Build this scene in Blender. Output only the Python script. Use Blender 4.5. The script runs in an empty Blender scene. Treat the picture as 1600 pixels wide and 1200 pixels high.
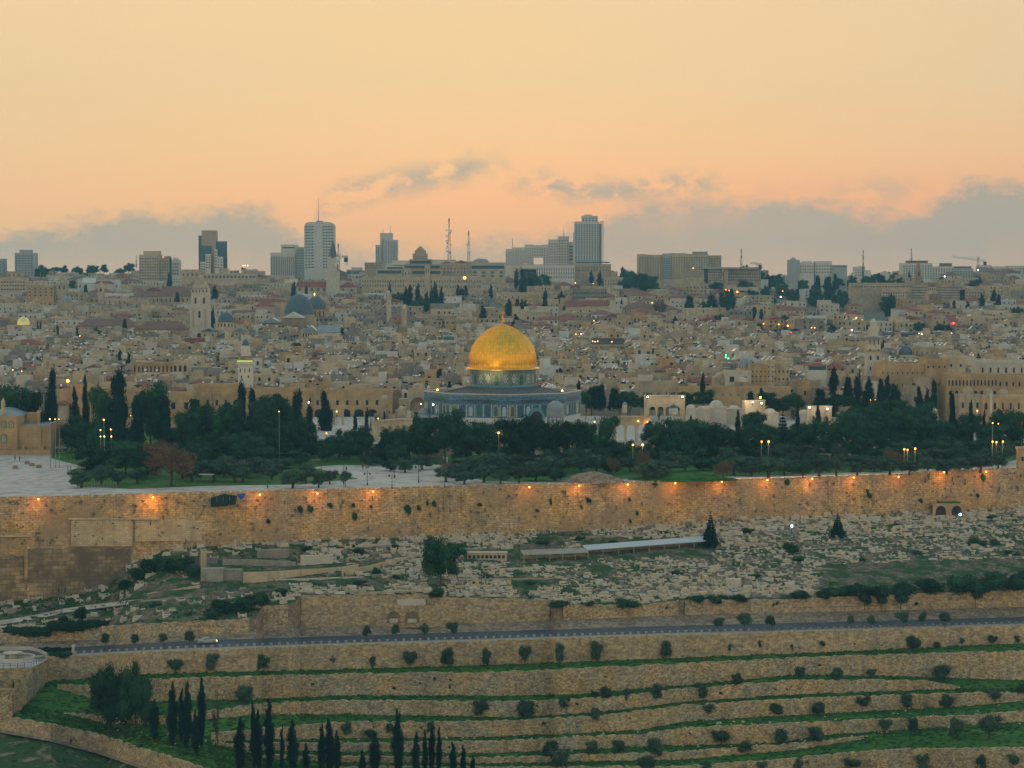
import bpy, math, random
import numpy as np
from mathutils import Vector, Matrix
R = math.radians
scene = bpy.context.scene
COL = scene.collection
# ------------------------------------------------------------------ camera
F = 3636.0            # focal length in pixels of a 1600 px wide picture
ZC = 110.0            # camera height
PITCH = math.atan((600 - 430) / F)
cam = bpy.data.cameras.new("camera"); cam.sensor_width = 36; cam.lens = 36 * F / 1600
cam.clip_start = 1; cam.clip_end = 20000
camo = bpy.data.objects.new("camera", cam); COL.objects.link(camo)
camo.location = (0, 0, ZC); camo.rotation_euler = (math.pi / 2 - PITCH, 0, 0)
scene.camera = camo
CP, SP = math.cos(PITCH), math.sin(PITCH)
# ------------------------------------------------------------------ world
W = bpy.data.worlds.new("World"); scene.world = W; W.use_nodes = True
scene.view_settings.view_transform = 'Standard'; scene.view_settings.look = 'None'
scene.view_settings.exposure = 0.33; scene.view_settings.gamma = 1.0
nt = W.node_tree; N = nt.nodes; L = nt.links
N.clear()
def nd(t, **k):
    n = N.new(t)
    for a, b in k.items(): setattr(n, a, b)
    return n
def mth(op, a, b=None, c=None, clamp=False):
    n = nd('ShaderNodeMath', operation=op, use_clamp=clamp)
    for i, v in enumerate((a, b, c)):
        if v is None: continue
        if isinstance(v, (int, float)): n.inputs[i].default_value = v
        else: L.new(v, n.inputs[i])
    return n.outputs[0]
def ramp(fac, pts, interp='LINEAR'):
    n = nd('ShaderNodeValToRGB'); cr = n.color_ramp; cr.interpolation = interp
    while len(cr.elements) < len(pts): cr.elements.new(0.5)
    for e, (p, c) in zip(cr.elements, pts): e.position = p; e.color = (*c, 1)
    L.new(fac, n.inputs[0]); return n.outputs[0]
def mixc(f, a, b, mode='MIX'):
    n = nd('ShaderNodeMix', data_type='RGBA', blend_type=mode)
    for i, v in ((0, f), (6, a), (7, b)):
        if isinstance(v, (int, float)): n.inputs[i].default_value = v
        elif isinstance(v, tuple): n.inputs[i].default_value = (*v, 1)
        else: L.new(v, n.inputs[i])
    return n.outputs[2]
tc = nd('ShaderNodeTexCoord'); sep = nd('ShaderNodeSeparateXYZ'); L.new(tc.outputs['Generated'], sep.inputs[0])
sx, sy, sz = sep.outputs
east = mth('MULTIPLY_ADD', sy, -0.5, 0.5, True)                 # 0 towards the sunset, 1 away from it
az = mth('DIVIDE', sx, mth('MAXIMUM', sy, 0.05))
zel = mth('MAXIMUM', sz, 0.0)
# visible band of the western sky, by elevation (sine 0 .. 0.125)
west = ramp(mth('MULTIPLY', zel, 6.0, None, True), [
    (0.00, (0.50, 0.36, 0.24)), (0.10, (0.64, 0.34, 0.20)), (0.20, (0.80, 0.38, 0.20)), (0.32, (0.80, 0.475, 0.235)),
    (0.50, (0.77, 0.54, 0.28)), (0.70, (0.72, 0.52, 0.285)), (1.00, (0.64, 0.48, 0.285))])
high = ramp(zel, [(0.0, (0.62, 0.62, 0.60)), (0.16, (0.60, 0.54, 0.42)), (0.45, (0.35, 0.46, 0.52)), (1.0, (0.22, 0.41, 0.54))])
back = ramp(zel, [(0.0, (0.86, 0.72, 0.52)), (0.25, (0.82, 0.71, 0.54)), (0.6, (0.35, 0.49, 0.54)), (1.0, (0.22, 0.41, 0.54))])
up = mth('MULTIPLY', mth('SUBTRACT', zel, 0.11), 6.0, None, True)
wc = mixc(up, west, high)
# brighter, yellower sky to one side of the view
side = mth('MULTIPLY_ADD', az, -1.2, 0.35, True)
wc = mixc(mth('MULTIPLY', side, 0.85), wc, (0.86, 0.59, 0.27))
sky = mixc(mth('SMOOTH_MIN', mth('MULTIPLY', east, 1.6), 1.0, 0.2, True), wc, back)
# cloud bank low over the skyline
mp = nd('ShaderNodeMapping'); mp.inputs['Scale'].default_value = (1, 1, 1.7)
L.new(tc.outputs['Generated'], mp.inputs[0])
def noise(scale, detail, rough=0.55, vec=None):
    n = nd('ShaderNodeTexNoise'); n.inputs['Scale'].default_value = scale; n.inputs['Detail'].default_value = detail
    n.inputs['Roughness'].default_value = rough
    L.new(vec or mp.outputs[0], n.inputs['Vector']); return n.outputs[0]
def curve(fac, pts):
    n = nd('ShaderNodeFloatCurve'); c = n.mapping.curves[0]
    while len(c.points) < len(pts): c.points.new(0.5, 0.5)
    for p, (x, y) in zip(c.points, pts): p.location = (x, y)
    n.mapping.update(); L.new(fac, n.inputs['Value']); return n.outputs[0]
azn = mth('MULTIPLY_ADD', az, F / 2400.0, 800 / 2400.0 + 1 / 6, True)     # 0..1 over a fan of directions wider than the view
def ax(px): return (px / 2400.0) + 1 / 6
def hy(py): return (430 - py) / 200.0
top = curve(azn, [(0, hy(370)), (ax(0), hy(350)), (ax(130), hy(338)), (ax(210), hy(318)), (ax(400), hy(322)), (ax(445), hy(335)),
    (ax(520), hy(372)), (ax(640), hy(385)), (ax(780), hy(362)), (ax(880), hy(345)), (ax(930), hy(332)), (ax(1040), hy(300)), (ax(1150), hy(292)),
    (ax(1280), hy(306)), (ax(1400), hy(320)), (ax(1455), hy(312)), (ax(1490), hy(284)), (ax(1600), hy(282)), (1, hy(290))])
zz = mth('MULTIPLY', sz, F / 200.0)
n1 = mth('SUBTRACT', noise(34, 6, 0.6), 0.5); n2 = mth('SUBTRACT', noise(150, 5, 0.6), 0.5)
edge = mth('ADD', mth('SUBTRACT', top, zz), mth('ADD', mth('MULTIPLY', n1, 0.42), mth('MULTIPLY', n2, 0.30)))
bank = mth("MULTIPLY", edge, 6.0, None, True)
inten = mth('MULTIPLY', bank, mth('MULTIPLY_ADD', n1, 1.1, 1.02, True))
inten = mth('MULTIPLY', inten, mth('MULTIPLY_ADD', zz, 1.0, 0.78, True))
# wisps above the bank
wb = curve(azn, [(0, 0), (ax(440), 0), (ax(500), hy(325)), (ax(560), hy(300)), (ax(640), hy(283)), (ax(720), hy(268)), (ax(760), hy(258)), (ax(800), hy(280)),
    (ax(860), hy(292)), (ax(960), hy(300)), (ax(1060), hy(290)), (ax(1200), hy(300)), (ax(1380), hy(300)), (ax(1480), hy(290)), (1, 0.5)])
wamp = curve(azn, [(0, 0), (ax(455), 0.0), (ax(540), 1), (ax(720), 1), (ax(780), .5), (ax(860), 1), (ax(1000), 1), (ax(1120), .6), (ax(1250), .1), (ax(1370), .5), (ax(1450), .1), (1, 0)])
wd = mth('SUBTRACT', 1.0, mth('MULTIPLY', mth('ABSOLUTE', mth('SUBTRACT', zz, wb)), 6.0), None, True)
wn = mth('MULTIPLY', mth('SUBTRACT', noise(60, 7, 0.62), 0.43), 8.0, None, True)
wisp = mth('MULTIPLY', mth('MULTIPLY', wd, wn), wamp)
cl = mth('MAXIMUM', inten, mth('MULTIPLY', wisp, 1.0))
ccol = ramp(zz, [(0.0, (0.40, 0.35, 0.28)), (0.25, (0.28, 0.325, 0.285)), (0.8, (0.215, 0.30, 0.28)), (1.0, (0.29, 0.33, 0.28))])
wfront = mth('GREATER_THAN', sy, 0.2)
sky = mixc(mth('MULTIPLY', mth("MULTIPLY", cl, 0.84), wfront), sky, ccol)
nish = nd('ShaderNodeTexSky', sky_type='NISHITA'); nish.sun_disc = False
nish.sun_elevation = R(1.5); nish.sun_rotation = R(0); nish.dust_density = 2.0; nish.air_density = 1.0
nsc = mixc(1.0, nish.outputs[0], (0.008, 0.008, 0.008), 'MULTIPLY')
tot = mixc(1.0, sky, nsc, 'ADD')
bg = nd('ShaderNodeBackground'); bg.inputs['Strength'].default_value = 1.0; L.new(tot, bg.inputs[0])
wo = nd('ShaderNodeOutputWorld'); L.new(bg.outputs[0], wo.inputs[0])
# the sun has just gone behind the ridge: only its broad afterglow is left
sl = bpy.data.lights.new("sun", 'SUN'); sl.energy = 0.35; sl.angle = R(25); sl.color = (1, 0.72, 0.45)
so = bpy.data.objects.new("sun", sl); COL.objects.link(so); so.rotation_euler = (R(-84), 0, 0); so.location = (0, 900, 300)
scene.cycles.max_bounces = 4; scene.cycles.diffuse_bounces = 2; scene.cycles.volume_bounces = 0; scene.cycles.transparent_max_bounces = 4
scene.cycles.sample_clamp_indirect = 2.0
scene.cycles.use_denoising = True
HAZE = 0.000105

# ------------------------------------------------------------------ picture directions <-> place
def ray(px, py):
    u = (px - 800) / F; v = (600 - py) / F
    d = CP + v * SP
    return u / d, (v * CP - SP) / d
def at(px, py, D):
    a, b = ray(px, py); return Vector((a * D, D, ZC + b * D))
def pix(p):
    x, y, z = p[0], p[1], p[2] - ZC
    f = y * CP - z * SP; up_ = y * SP + z * CP
    return 800 + F * x / f, 600 - F * up_ / f
def dwall(px): return 633.0 / (1 - .333 * (px - 800) / F)
# city ground: row of the picture that the ground has at each distance
CD = [860, 950, 1050, 1150, 1300, 1500, 1750, 2000, 2300, 2600, 2800, 3000, 3600]
CY = [648, 622, 600, 582, 560, 535, 508, 484, 458, 438, 431, 433, 446]
def zcity(D): return ZC + ray(800, float(np.interp(D, CD, CY)))[1] * D
def dcity(py): return float(np.interp(-py, [-c for c in CY[:11]], CD[:11]))
ZE = ZC - 57.3      # the esplanade
ZP = ZC - 53.5      # the raised platform
def desp(py, z=None): return ((z if z is not None else ZE) - ZC) / ray(800, py)[1]
rng = random.Random(7)

# ------------------------------------------------------------------ mesh helpers
class MB:
    def __init__(s): s.v = []; s.f = []; s.m = []
    def add(s, vs, fs, m=0):
        o = len(s.v); s.v += vs; s.f += [tuple(i + o for i in f) for f in fs]; s.m += [m] * len(fs)
    def box(s, x0, x1, y0, y1, z0, z1, m=0, bottom=False):
        s.add([(x0, y0, z0), (x1, y0, z0), (x1, y1, z0), (x0, y1, z0), (x0, y0, z1), (x1, y0, z1), (x1, y1, z1), (x0, y1, z1)],
              [(0, 1, 5, 4), (1, 2, 6, 5), (2, 3, 7, 6), (3, 0, 4, 7), (4, 5, 6, 7)] + ([(3, 2, 1, 0)] if bottom else []), m)
    def lathe(s, prof, n=16, cx=0, cy=0, m=0, a0=0, wave=0, sx=1, sy=1):
        vs = []
        for r, z in prof:
            for k in range(n):
                a = a0 + 2 * math.pi * k / n; q = r * (1 + (wave if k % 2 else 0))
                vs.append((cx + q * math.cos(a) * sx, cy + q * math.sin(a) * sy, z))
        fs = []
        for i in range(len(prof) - 1):
            for k in range(n):
                k2 = (k + 1) % n
                fs.append((i * n + k, i * n + k2, (i + 1) * n + k2, (i + 1) * n + k))
        if prof[-1][0] > 1e-4: fs.append(tuple((len(prof) - 1) * n + k for k in range(n)))
        s.add(vs, fs, m)
    def dome(s, r, z0, h=None, n=16, cx=0, cy=0, m=0, k=5):
        h = h or r
        s.lathe([(r * math.cos(math.pi / 2 * i / k) + (1e-5 if i == k else 0), z0 + h * math.sin(math.pi / 2 * i / k)) for i in range(k + 1)], n, cx, cy, m)
    def cyl(s, r, z0, z1, n=10, cx=0, cy=0, m=0, r2=None): s.lathe([(r, z0), (r if r2 is None else r2, z1)], n, cx, cy, m)
    def hip(s, x0, x1, y0, y1, z0, h, ov=0.4, m=0, gable=False):
        x0 -= ov; x1 += ov; y0 -= ov; y1 += ov
        if (x1 - x0) >= (y1 - y0):
            r = 0 if gable else min((y1 - y0) / 2, (x1 - x0) / 2 - .01); ym = (y0 + y1) / 2
            a, b = (x0 + r, ym, z0 + h), (x1 - r, ym, z0 + h)
            s.add([(x0, y0, z0), (x1, y0, z0), (x1, y1, z0), (x0, y1, z0), a, b], [(0, 1, 5, 4), (1, 2, 5), (2, 3, 4, 5), (3, 0, 4)], m)
        else:
            r = 0 if gable else min((x1 - x0) / 2, (y1 - y0) / 2 - .01); xm = (x0 + x1) / 2
            a, b = (xm, y0 + r, z0 + h), (xm, y1 - r, z0 + h)
            s.add([(x0, y0, z0), (x1, y0, z0), (x1, y1, z0), (x0, y1, z0), a, b], [(0, 1, 4), (1, 2, 5, 4), (2, 3, 5), (3, 0, 4, 5)], m)
    def tube(s, pts, r, n=6, m=0, r2=None):
        vs = []; k = len(pts)
        for i, p in enumerate(pts):
            p = Vector(p); d = (Vector(pts[min(i + 1, k - 1)]) - Vector(pts[max(i - 1, 0)]))
            d = d.normalized() if d.length > 0 else Vector((0, 0, 1))
            u = d.orthogonal().normalized(); w = d.cross(u)
            q = r + ((r2 if r2 is not None else r) - r) * i / max(1, k - 1)
            for j in range(n):
                a = 2 * math.pi * j / n; vs.append(tuple(p + (u * math.cos(a) + w * math.sin(a)) * q))
        fs = [(i * n + j, i * n + (j + 1) % n, (i + 1) * n + (j + 1) % n, (i + 1) * n + j) for i in range(k - 1) for j in range(n)]
        fs += [tuple(range(n))[::-1], tuple((k - 1) * n + j for j in range(n))]
        s.add(vs, fs, m)
    def prism(s, pts, y0, y1, m=0):      # outline in x,z pushed from y0 to y1
        n = len(pts)
        s.add([(x, y0, z) for x, z in pts] + [(x, y1, z) for x, z in pts],
              [tuple(range(n)), tuple(range(2 * n - 1, n - 1, -1))] + [(i, (i + 1) % n + 0, (i + 1) % n + n, i + n)[::-1] for i in range(n)], m)
    def arcade(s, x0, x1, z0, z1, n, y0, y1, pier=0.25, spring=0.55, pointed=True, m=0):
        """a wall from z0 to z1 pierced by n arches"""
        bw = (x1 - x0) / n; K = 6
        for i in range(n):
            a = x0 + i * bw; b = a + bw; p = bw * pier / 2; zs = z0 + (z1 - z0) * spring; r = (bw - 2 * p) / 2; cx = (a + b) / 2
            top = min(z1 - .05 * (z1 - z0), zs + r * (1.15 if pointed else 1))
            s.box(a, a + p, y0, y1, z0, z1, m); s.box(b - p, b, y0, y1, z0, z1, m)
            arc = [(cx - r * math.cos(math.pi * j / (2 * K)), zs + (top - zs) * math.sin(math.pi * j / (2 * K)) ** .85) for j in range(K + 1)]
            arc += [(2 * cx - x, z) for x, z in reversed(arc[:-1])]
            for (xa, za), (xb, zb) in zip(arc[:-1], arc[1:]):
                s.add([(xa, y0, za), (xb, y0, zb), (xb, y0, z1), (xa, y0, z1), (xa, y1, za), (xb, y1, zb), (xb, y1, z1), (xa, y1, z1)],
                      [(0, 1, 2, 3), (7, 6, 5, 4), (3, 2, 6, 7), (4, 5, 1, 0)], m)
    def merge(s, o, M, mm=None):
        k = len(s.v); s.v += [tuple(M @ Vector(v)) for v in o.v]
        s.f += [tuple(i + k for i in f) for f in o.f]; s.m += [mm if mm is not None else a for a in o.m]
    def mesh(s, name, mats, smooth=False):
        me = bpy.data.meshes.new(name); me.from_pydata(s.v, [], s.f)
        if not isinstance(mats, (list, tuple)): mats = [mats]
        for a in mats: me.materials.append(a)
        if len(mats) > 1: me.polygons.foreach_set('material_index', s.m)
        if smooth: me.polygons.foreach_set('use_smooth', [True] * len(s.f))
        me.update(); return me
    def build(s, name, mats, parent=None, smooth=False):
        return link(name, s.mesh(name, mats, smooth), parent)
def link(name, me, parent=None, loc=None):
    o = bpy.data.objects.new(name, me); COL.objects.link(o)
    if parent is not None: o.parent = parent
    if loc is not None: o.location = loc
    return o
TH = []      # things whose label gets a place worked out at the end: (object, look, category)
def thing(name, label, cat, loc=(0, 0, 0), rz=0, group=None, auto=False):
    o = bpy.data.objects.new(name, None); COL.objects.link(o); o.location = loc; o.rotation_euler = (0, 0, rz)
    o.empty_display_size = .5
    return tag(o, label, cat, group, auto)
def tag(o, label, cat, group=None, auto=False):
    o['label'] = label; o['category'] = cat
    if group: o['group'] = group
    if auto: TH.append(o)
    return o
def kind(o, k): o['kind'] = k; return o
def dup(root, label=None, loc=None, rz=None, scale=None, auto=False, group=None):
    r = root.copy(); COL.objects.link(r)
    if loc is not None: r.location = loc
    if rz is not None: r.rotation_euler = (0, 0, rz)
    if scale is not None: r.scale = scale
    if label: r['label'] = label
    if group: r['group'] = group
    if auto: TH.append(r)
    for ch in KIDS.get(root.name) or KIDS.setdefault(root.name, list(root.children)):
        c = ch.copy(); COL.objects.link(c); c.parent = r
        for g in KIDS.get(ch.name) or KIDS.setdefault(ch.name, list(ch.children)):
            d = g.copy(); COL.objects.link(d); d.parent = c
    return r
KIDS = {}
# ------------------------------------------------------------------ materials
MATS = {}
def mat(name, col, rough=0.9, metal=0.0, var=0.25, scale=0.5, col2=None, streak=0.0, bump=0.0, cells=0.0, cell_var=0.35, brick=None, spec=0.3, rnd=0.0, wscale=None, emit=None, blotch=None):
    m = bpy.data.materials.new(name); m.use_nodes = True; MATS[name] = m
    t = m.node_tree; n = t.nodes; l = t.links; b = n['Principled BSDF']
    b.inputs['Roughness'].default_value = rough; b.inputs['Metallic'].default_value = metal
    b.inputs['Specular IOR Level'].default_value = spec
    if emit:
        b.inputs['Base Color'].default_value = (*col, 1); b.inputs['Emission Color'].default_value = (*emit[0], 1); b.inputs['Emission Strength'].default_value = emit[1]
        return m
    def new(ty, **k):
        x = n.new(ty)
        for a, c in k.items(): setattr(x, a, c)
        return x
    def mx(mode, f, a, c):
        x = new('ShaderNodeMix', data_type='RGBA', blend_type=mode)
        for i, v in ((0, f), (6, a), (7, c)):
            if isinstance(v, (int, float)): x.inputs[i].default_value = v
            elif isinstance(v, tuple): x.inputs[i].default_value = (*v, 1)
            else: l.new(v, x.inputs[i])
        return x.outputs[2]
    geo = new('ShaderNodeNewGeometry'); pos = geo.outputs['Position']
    def nz(sc, det=4, vec=None, stretch=None):
        v = vec or pos
        if stretch:
            mp = new('ShaderNodeMapping'); mp.inputs['Scale'].default_value = stretch; l.new(v, mp.inputs[0]); v = mp.outputs[0]
        x = new('ShaderNodeTexNoise'); x.inputs['Scale'].default_value = sc; x.inputs['Detail'].default_value = det; x.inputs['Roughness'].default_value = .62
        l.new(v, x.inputs['Vector']); return x.outputs[0]
    def rg(f, lo, hi, a, c):
        x = new('ShaderNodeMapRange'); x.inputs[1].default_value = lo; x.inputs[2].default_value = hi; x.inputs[3].default_value = a; x.inputs[4].default_value = c
        l.new(f, x.inputs[0]); return x.outputs[0]
    c = tuple(col)
    if col2: c = mx('MIX', rg(nz(scale * .35, 5), .38, .62, 0, 1), c, tuple(col2))
    if rnd:
        oi = new('ShaderNodeObjectInfo'); g = rg(oi.outputs['Random'], 0, 1, 1 - rnd, 1 + rnd)
        cb = new('ShaderNodeCombineColor'); [l.new(g, cb.inputs[i]) for i in range(3)]
        c = mx('MULTIPLY', 1.0, c, cb.outputs[0])
    if var:
        g = rg(nz(scale, 6), .25, .75, 1 - var, 1 + var); cb = new('ShaderNodeCombineColor'); [l.new(g, cb.inputs[i]) for i in range(3)]
        c = mx('MULTIPLY', 1.0, c, cb.outputs[0])
    if cells:
        vo = new('ShaderNodeTexVoronoi'); vo.inputs['Scale'].default_value = cells
        mp = new('ShaderNodeMapping'); mp.inputs['Scale'].default_value = (1, 1, 1.5); l.new(pos, mp.inputs[0]); l.new(mp.outputs[0], vo.inputs['Vector'])
        se = new('ShaderNodeSeparateColor'); l.new(vo.outputs['Color'], se.inputs[0])
        g = rg(se.outputs[0], 0, 1, 1 - cell_var, 1 + cell_var); g2 = rg(se.outputs[0], 0, 1, 1 - cell_var * .8, 1 + cell_var * .85)
        cb = new('ShaderNodeCombineColor'); l.new(g, cb.inputs[0]); l.new(g, cb.inputs[1]); l.new(g2, cb.inputs[2])
        c = mx('MULTIPLY', 1.0, c, cb.outputs[0])
        dk = rg(vo.outputs['Distance'], .5, .8, 1, .6); cb2 = new('ShaderNodeCombineColor'); [l.new(dk, cb2.inputs[i]) for i in range(3)]
        c = mx('MULTIPLY', .8, c, cb2.outputs[0])
    if brick:
        # courses of squared stone: length along x, height along z
        bw, bh, bv = brick
        mp = new('ShaderNodeMapping'); mp.inputs['Rotation'].default_value = (R(90), 0, 0); l.new(pos, mp.inputs[0])
        br = new('ShaderNodeTexBrick'); br.inputs['Scale'].default_value = 1; br.inputs['Brick Width'].default_value = bw; br.inputs['Row Height'].default_value = bh
        br.inputs['Mortar Size'].default_value = bh * .06; br.inputs['Color1'].default_value = (1 - bv, 1 - bv, 1 - bv, 1); br.inputs['Color2'].default_value = (1 + bv, 1 + bv, 1 + bv * .8, 1)
        br.inputs['Mortar'].default_value = (.45, .42, .4, 1); l.new(mp.outputs[0], br.inputs['Vector'])
        c = mx('MULTIPLY', .85, c, br.outputs[0])
    if streak:
        g = rg(nz(.9, 5, None, (1, 1, .12)), .52, .75, 0, streak); c = mx('MIX', g, c, tuple(x * .35 for x in (col2 or col)))
    if blotch:
        bc, sc2, lo, hi = blotch
        g = rg(nz(sc2, 8), lo, hi, 0, 1); c = mx('MIX', g, c, tuple(bc))
    if isinstance(c, tuple): b.inputs['Base Color'].default_value = (*c, 1)
    else: l.new(c, b.inputs['Base Color'])
    if bump:
        bp = new('ShaderNodeBump'); bp.inputs['Strength'].default_value = bump; bp.inputs['Distance'].default_value = .3
        l.new(nz(scale * 4, 5), bp.inputs['Height']); l.new(bp.outputs[0], b.inputs['Normal'])
    return m
def E(name, col, s): return mat(name, (0.02, 0.02, 0.02), emit=(col, s))
M = {}
M['cream'] = mat('cream stone', (.55, .41, .25), var=.28, scale=.35, streak=.35, col2=(.46, .36, .24))
M['beige'] = mat('beige stone', (.46, .345, .215), var=.28, scale=.35, streak=.5, col2=(.34, .27, .19))
M['ochre'] = mat('ochre stone', (.52, .345, .165), var=.25, scale=.3, streak=.4, col2=(.38, .25, .14))
M['grey'] = mat('grey weathered stone', (.30, .26, .21), var=.25, scale=.3, streak=.5, col2=(.22, .19, .16))
M['white'] = mat('whitewashed plaster', (.56, .53, .47), var=.15, scale=.3, streak=.4)
M['brown'] = mat('brown stone', (.31, .215, .13), var=.25, scale=.3, streak=.45)
M['pink'] = mat('pinkish limestone', (.44, .31, .235), var=.2, scale=.3, streak=.35)
M['roofflat'] = mat('flat roof coating', (.50, .50, .48), var=.35, scale=.3)
M['roofdark'] = mat('dark roof felt', (.12, .12, .12), var=.3, scale=.3)
M['red'] = mat('red roof tiles', (.27, .085, .055), var=.35, scale=.6, col2=(.20, .08, .06))
M['redbrown'] = mat('brown roof tiles', (.22, .12, .085), var=.3, scale=.4, col2=(.17, .10, .08))
M['lead'] = mat('blue grey lead sheet', (.075, .11, .135), rough=.6, var=.25, scale=.5)
M['greylead'] = mat('pale grey lead sheet', (.22, .25, .26), rough=.5, var=.2, scale=.5)
M['window'] = mat('dark window glass', (.014, .02, .026), rough=.4, var=.2, scale=.2, spec=.2)
M['bluewin'] = mat('blue tinted window glass', (.04, .085, .12), rough=.35, var=.2, scale=.2, spec=.3)
M['black'] = mat('black plastic', (.02, .02, .022), rough=.5, var=0)
M['panel'] = mat('solar collector glass', (.10, .13, .18), rough=.15, var=0, spec=.8)
M['tank'] = mat('white enamel', (.80, .80, .80), rough=.35, var=.05)
M['metal'] = mat('galvanised metal', (.25, .27, .28), rough=.5, metal=.5, var=.1)
M['darkmetal'] = mat('dark painted metal', (.05, .06, .06), rough=.6, var=.1)
M['blue'] = mat('blue tarpaulin', (.02, .09, .35), rough=.6, var=.2)
M['green'] = mat('green painted metal', (.03, .18, .13), rough=.6, var=.2)
M['tower'] = mat('pale tower cladding', (.64, .57, .47), var=.08, scale=.1)
M['towergrey'] = mat('grey tower cladding', (.38, .38, .36), var=.1, scale=.1)
M['glass'] = mat('dark curtain wall glass', (.055, .11, .16), rough=.3, var=.35, scale=.12, spec=.6)
M['pale'] = mat('pale limestone', (.54, .46, .36), var=.18, scale=.4, streak=.25)
M['rubble'] = mat('rubble terrace stone', (.45, .295, .14), var=.28, scale=.35, cells=1.9, cell_var=.42, bump=.5, col2=(.36, .29, .19), streak=.25)
M['rubble2'] = mat('squared terrace stone', (.45, .305, .155), var=.22, scale=.5, cells=1.35, cell_var=.3, bump=.3, streak=.3, col2=(.40, .30, .19))
M['citywall'] = mat('old ochre city wall stone', (.62, .37, .135), var=.25, scale=.3, cells=1.3, cell_var=.22, bump=.4, col2=(.46, .32, .19), streak=.65,
                    brick=(1.4, .6, .13), blotch=((.33, .22, .12), .055, .5, .66))
M['ashlar'] = mat('big ashlar blocks', (.40, .27, .15), var=.35, scale=.25, brick=(2.2, 1.05, .38), bump=.5, col2=(.24, .17, .11), streak=.5, blotch=((.16, .11, .07), .12, .5, .62))
M['patch'] = mat('repaired pale masonry', (.56, .41, .235), var=.22, scale=.3, brick=(1.2, .5, .15), streak=.4, blotch=((.40, .27, .14), .25, .5, .64))
M['paving'] = mat('pale stone paving', (.47, .42, .37), var=.14, scale=.15, cells=.3, cell_var=.07)
M['grass'] = mat('short wet grass', (.012, .085, .010), var=.45, scale=.4, col2=(.045, .13, .008), bump=.6, blotch=((.035, .045, .015), .16, .60, .72))
M['drygrass'] = mat('rough hillside grass', (.02, .07, .014), var=.45, scale=.6, col2=(.035, .06, .02), bump=.8, blotch=((.22, .17, .12), .22, .54, .66))
M['cemground'] = mat('stony graveyard ground', (.14, .115, .075), var=.45, scale=.6, cells=1.3, cell_var=.5, bump=.6, blotch=((.016, .06, .012), .2, .45, .55))
M['earth'] = mat('bare earth', (.26, .19, .13), var=.3, scale=.4, bump=.4, cells=1.2, cell_var=.3)
M['cityground'] = mat('city ground', (.22, .18, .14), var=.4, scale=.05, col2=(.09, .11, .07))
M['asphalt'] = mat('asphalt', (.05, .06, .08), rough=.8, var=.25, scale=.25, col2=(.075, .08, .09))
M['kerbstone'] = mat('kerb stone', (.34, .30, .27), var=.15, scale=1)
M['concrete'] = mat('concrete', (.30, .27, .22), var=.25, scale=.5, streak=.4)
M['tomb'] = mat('weathered tomb stone', (.50, .41, .29), var=.3, scale=.9, rnd=.35)
M['tombwhite'] = mat('white tomb marble', (.52, .47, .39), var=.15, scale=.9, rnd=.1)
M['pine'] = mat('pine needles', (.014, .054, .030), var=.5, scale=.45, rnd=.5, spec=.1, col2=(.022, .068, .022))
M['cypress'] = mat('cypress leaves', (.004, .022, .020), var=.4, scale=.5, rnd=.3, spec=.1)
M['olive'] = mat('olive leaves', (.045, .082, .050), var=.35, scale=.6, rnd=.3, spec=.1)
M['leaf'] = mat('broad leaves', (.018, .058, .028), var=.4, scale=.6, rnd=.3, spec=.1)
M['brownleaf'] = mat('dry brown leaves', (.15, .085, .05), var=.35, scale=.6, spec=.1)
M['bark'] = mat('bark', (.07, .05, .035), var=.3, scale=2)
M['orange'] = E('sodium lamp glow', (1, .27, .035), 7)
M['orangebig'] = E('bright sodium lamp', (1, .24, .03), 13)
M['yellow'] = E('warm lamp and cross glow', (1, .50, .12), 6)
M['whitelamp'] = E('white flood lamp', (1, .90, .80), 14)
M['greenlamp'] = E('green lamp', (.03, 1, .25), 10)
M['limelamp'] = E('lime green lamp', (.60, .85, .08), .8)
M['redlamp'] = E('red lamp', (1, .03, .04), 14)
M['bluelamp'] = E('blue white lamp', (.25, .75, 1), 10)
# ------------------------------------------------------------------ the slope below the city wall, as rows read across the view
PX = np.arange(-480, 2081, 10.0)
NP_ = len(PX)
def row(*p):
    xs = [a for a, b in p]; ys = [b for a, b in p]
    return np.interp(PX, xs, ys) + np.where(PX < xs[0], 0, 0)
WALLTOP = row((0, 776), (110, 774), (165, 772), (400, 766), (600, 761), (800, 755.5), (1000, 750.5), (1200, 745.5), (1420, 738), (1440, 734), (1600, 729), (1760, 724))
R0 = row((-150, 955), (0, 941), (100, 930), (165, 915), (200, 886), (215, 874), (260, 857), (320, 853), (480, 843), (640, 839), (780, 835), (1000, 823), (1200, 809), (1450, 801), (1600, 793), (1760, 785))
R1 = row((0, 991), (70, 986), (200, 976), (400, 967), (405, 948), (459, 946), (462, 932), (660, 929), (690, 935), (866, 937), (870, 946), (1000, 946), (1066, 938), (1210, 937), (1390, 930), (1600, 922), (1760, 914))
R2 = row((0, 1003), (200, 996), (400, 985), (533, 976), (800, 970), (1066, 959), (1333, 953), (1600, 946), (1760, 940))
R3 = row((0, 1016), (120, 1011), (300, 1001), (533, 993.5), (800, 985.5), (1066, 977.5), (1333, 971), (1600, 964), (1760, 959))
R4 = row((0, 1026), (120, 1021), (300, 1012.5), (533, 1004.5), (800, 996.5), (1066, 988.5), (1333, 981), (1600, 973.5), (1760, 968))
T1 = R4 + 4
B1 = row((0, 1066), (73, 1064), (235, 1052), (533, 1045), (800, 1037), (1066, 1027), (1300, 1018), (1600, 1004), (1760, 998))
T2 = row((0, 1068), (73, 1067), (87, 1068), (140, 1069), (235, 1060), (533, 1052), (800, 1048), (1066, 1036), (1300, 1024), (1600, 1016), (1760, 1010))
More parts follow.
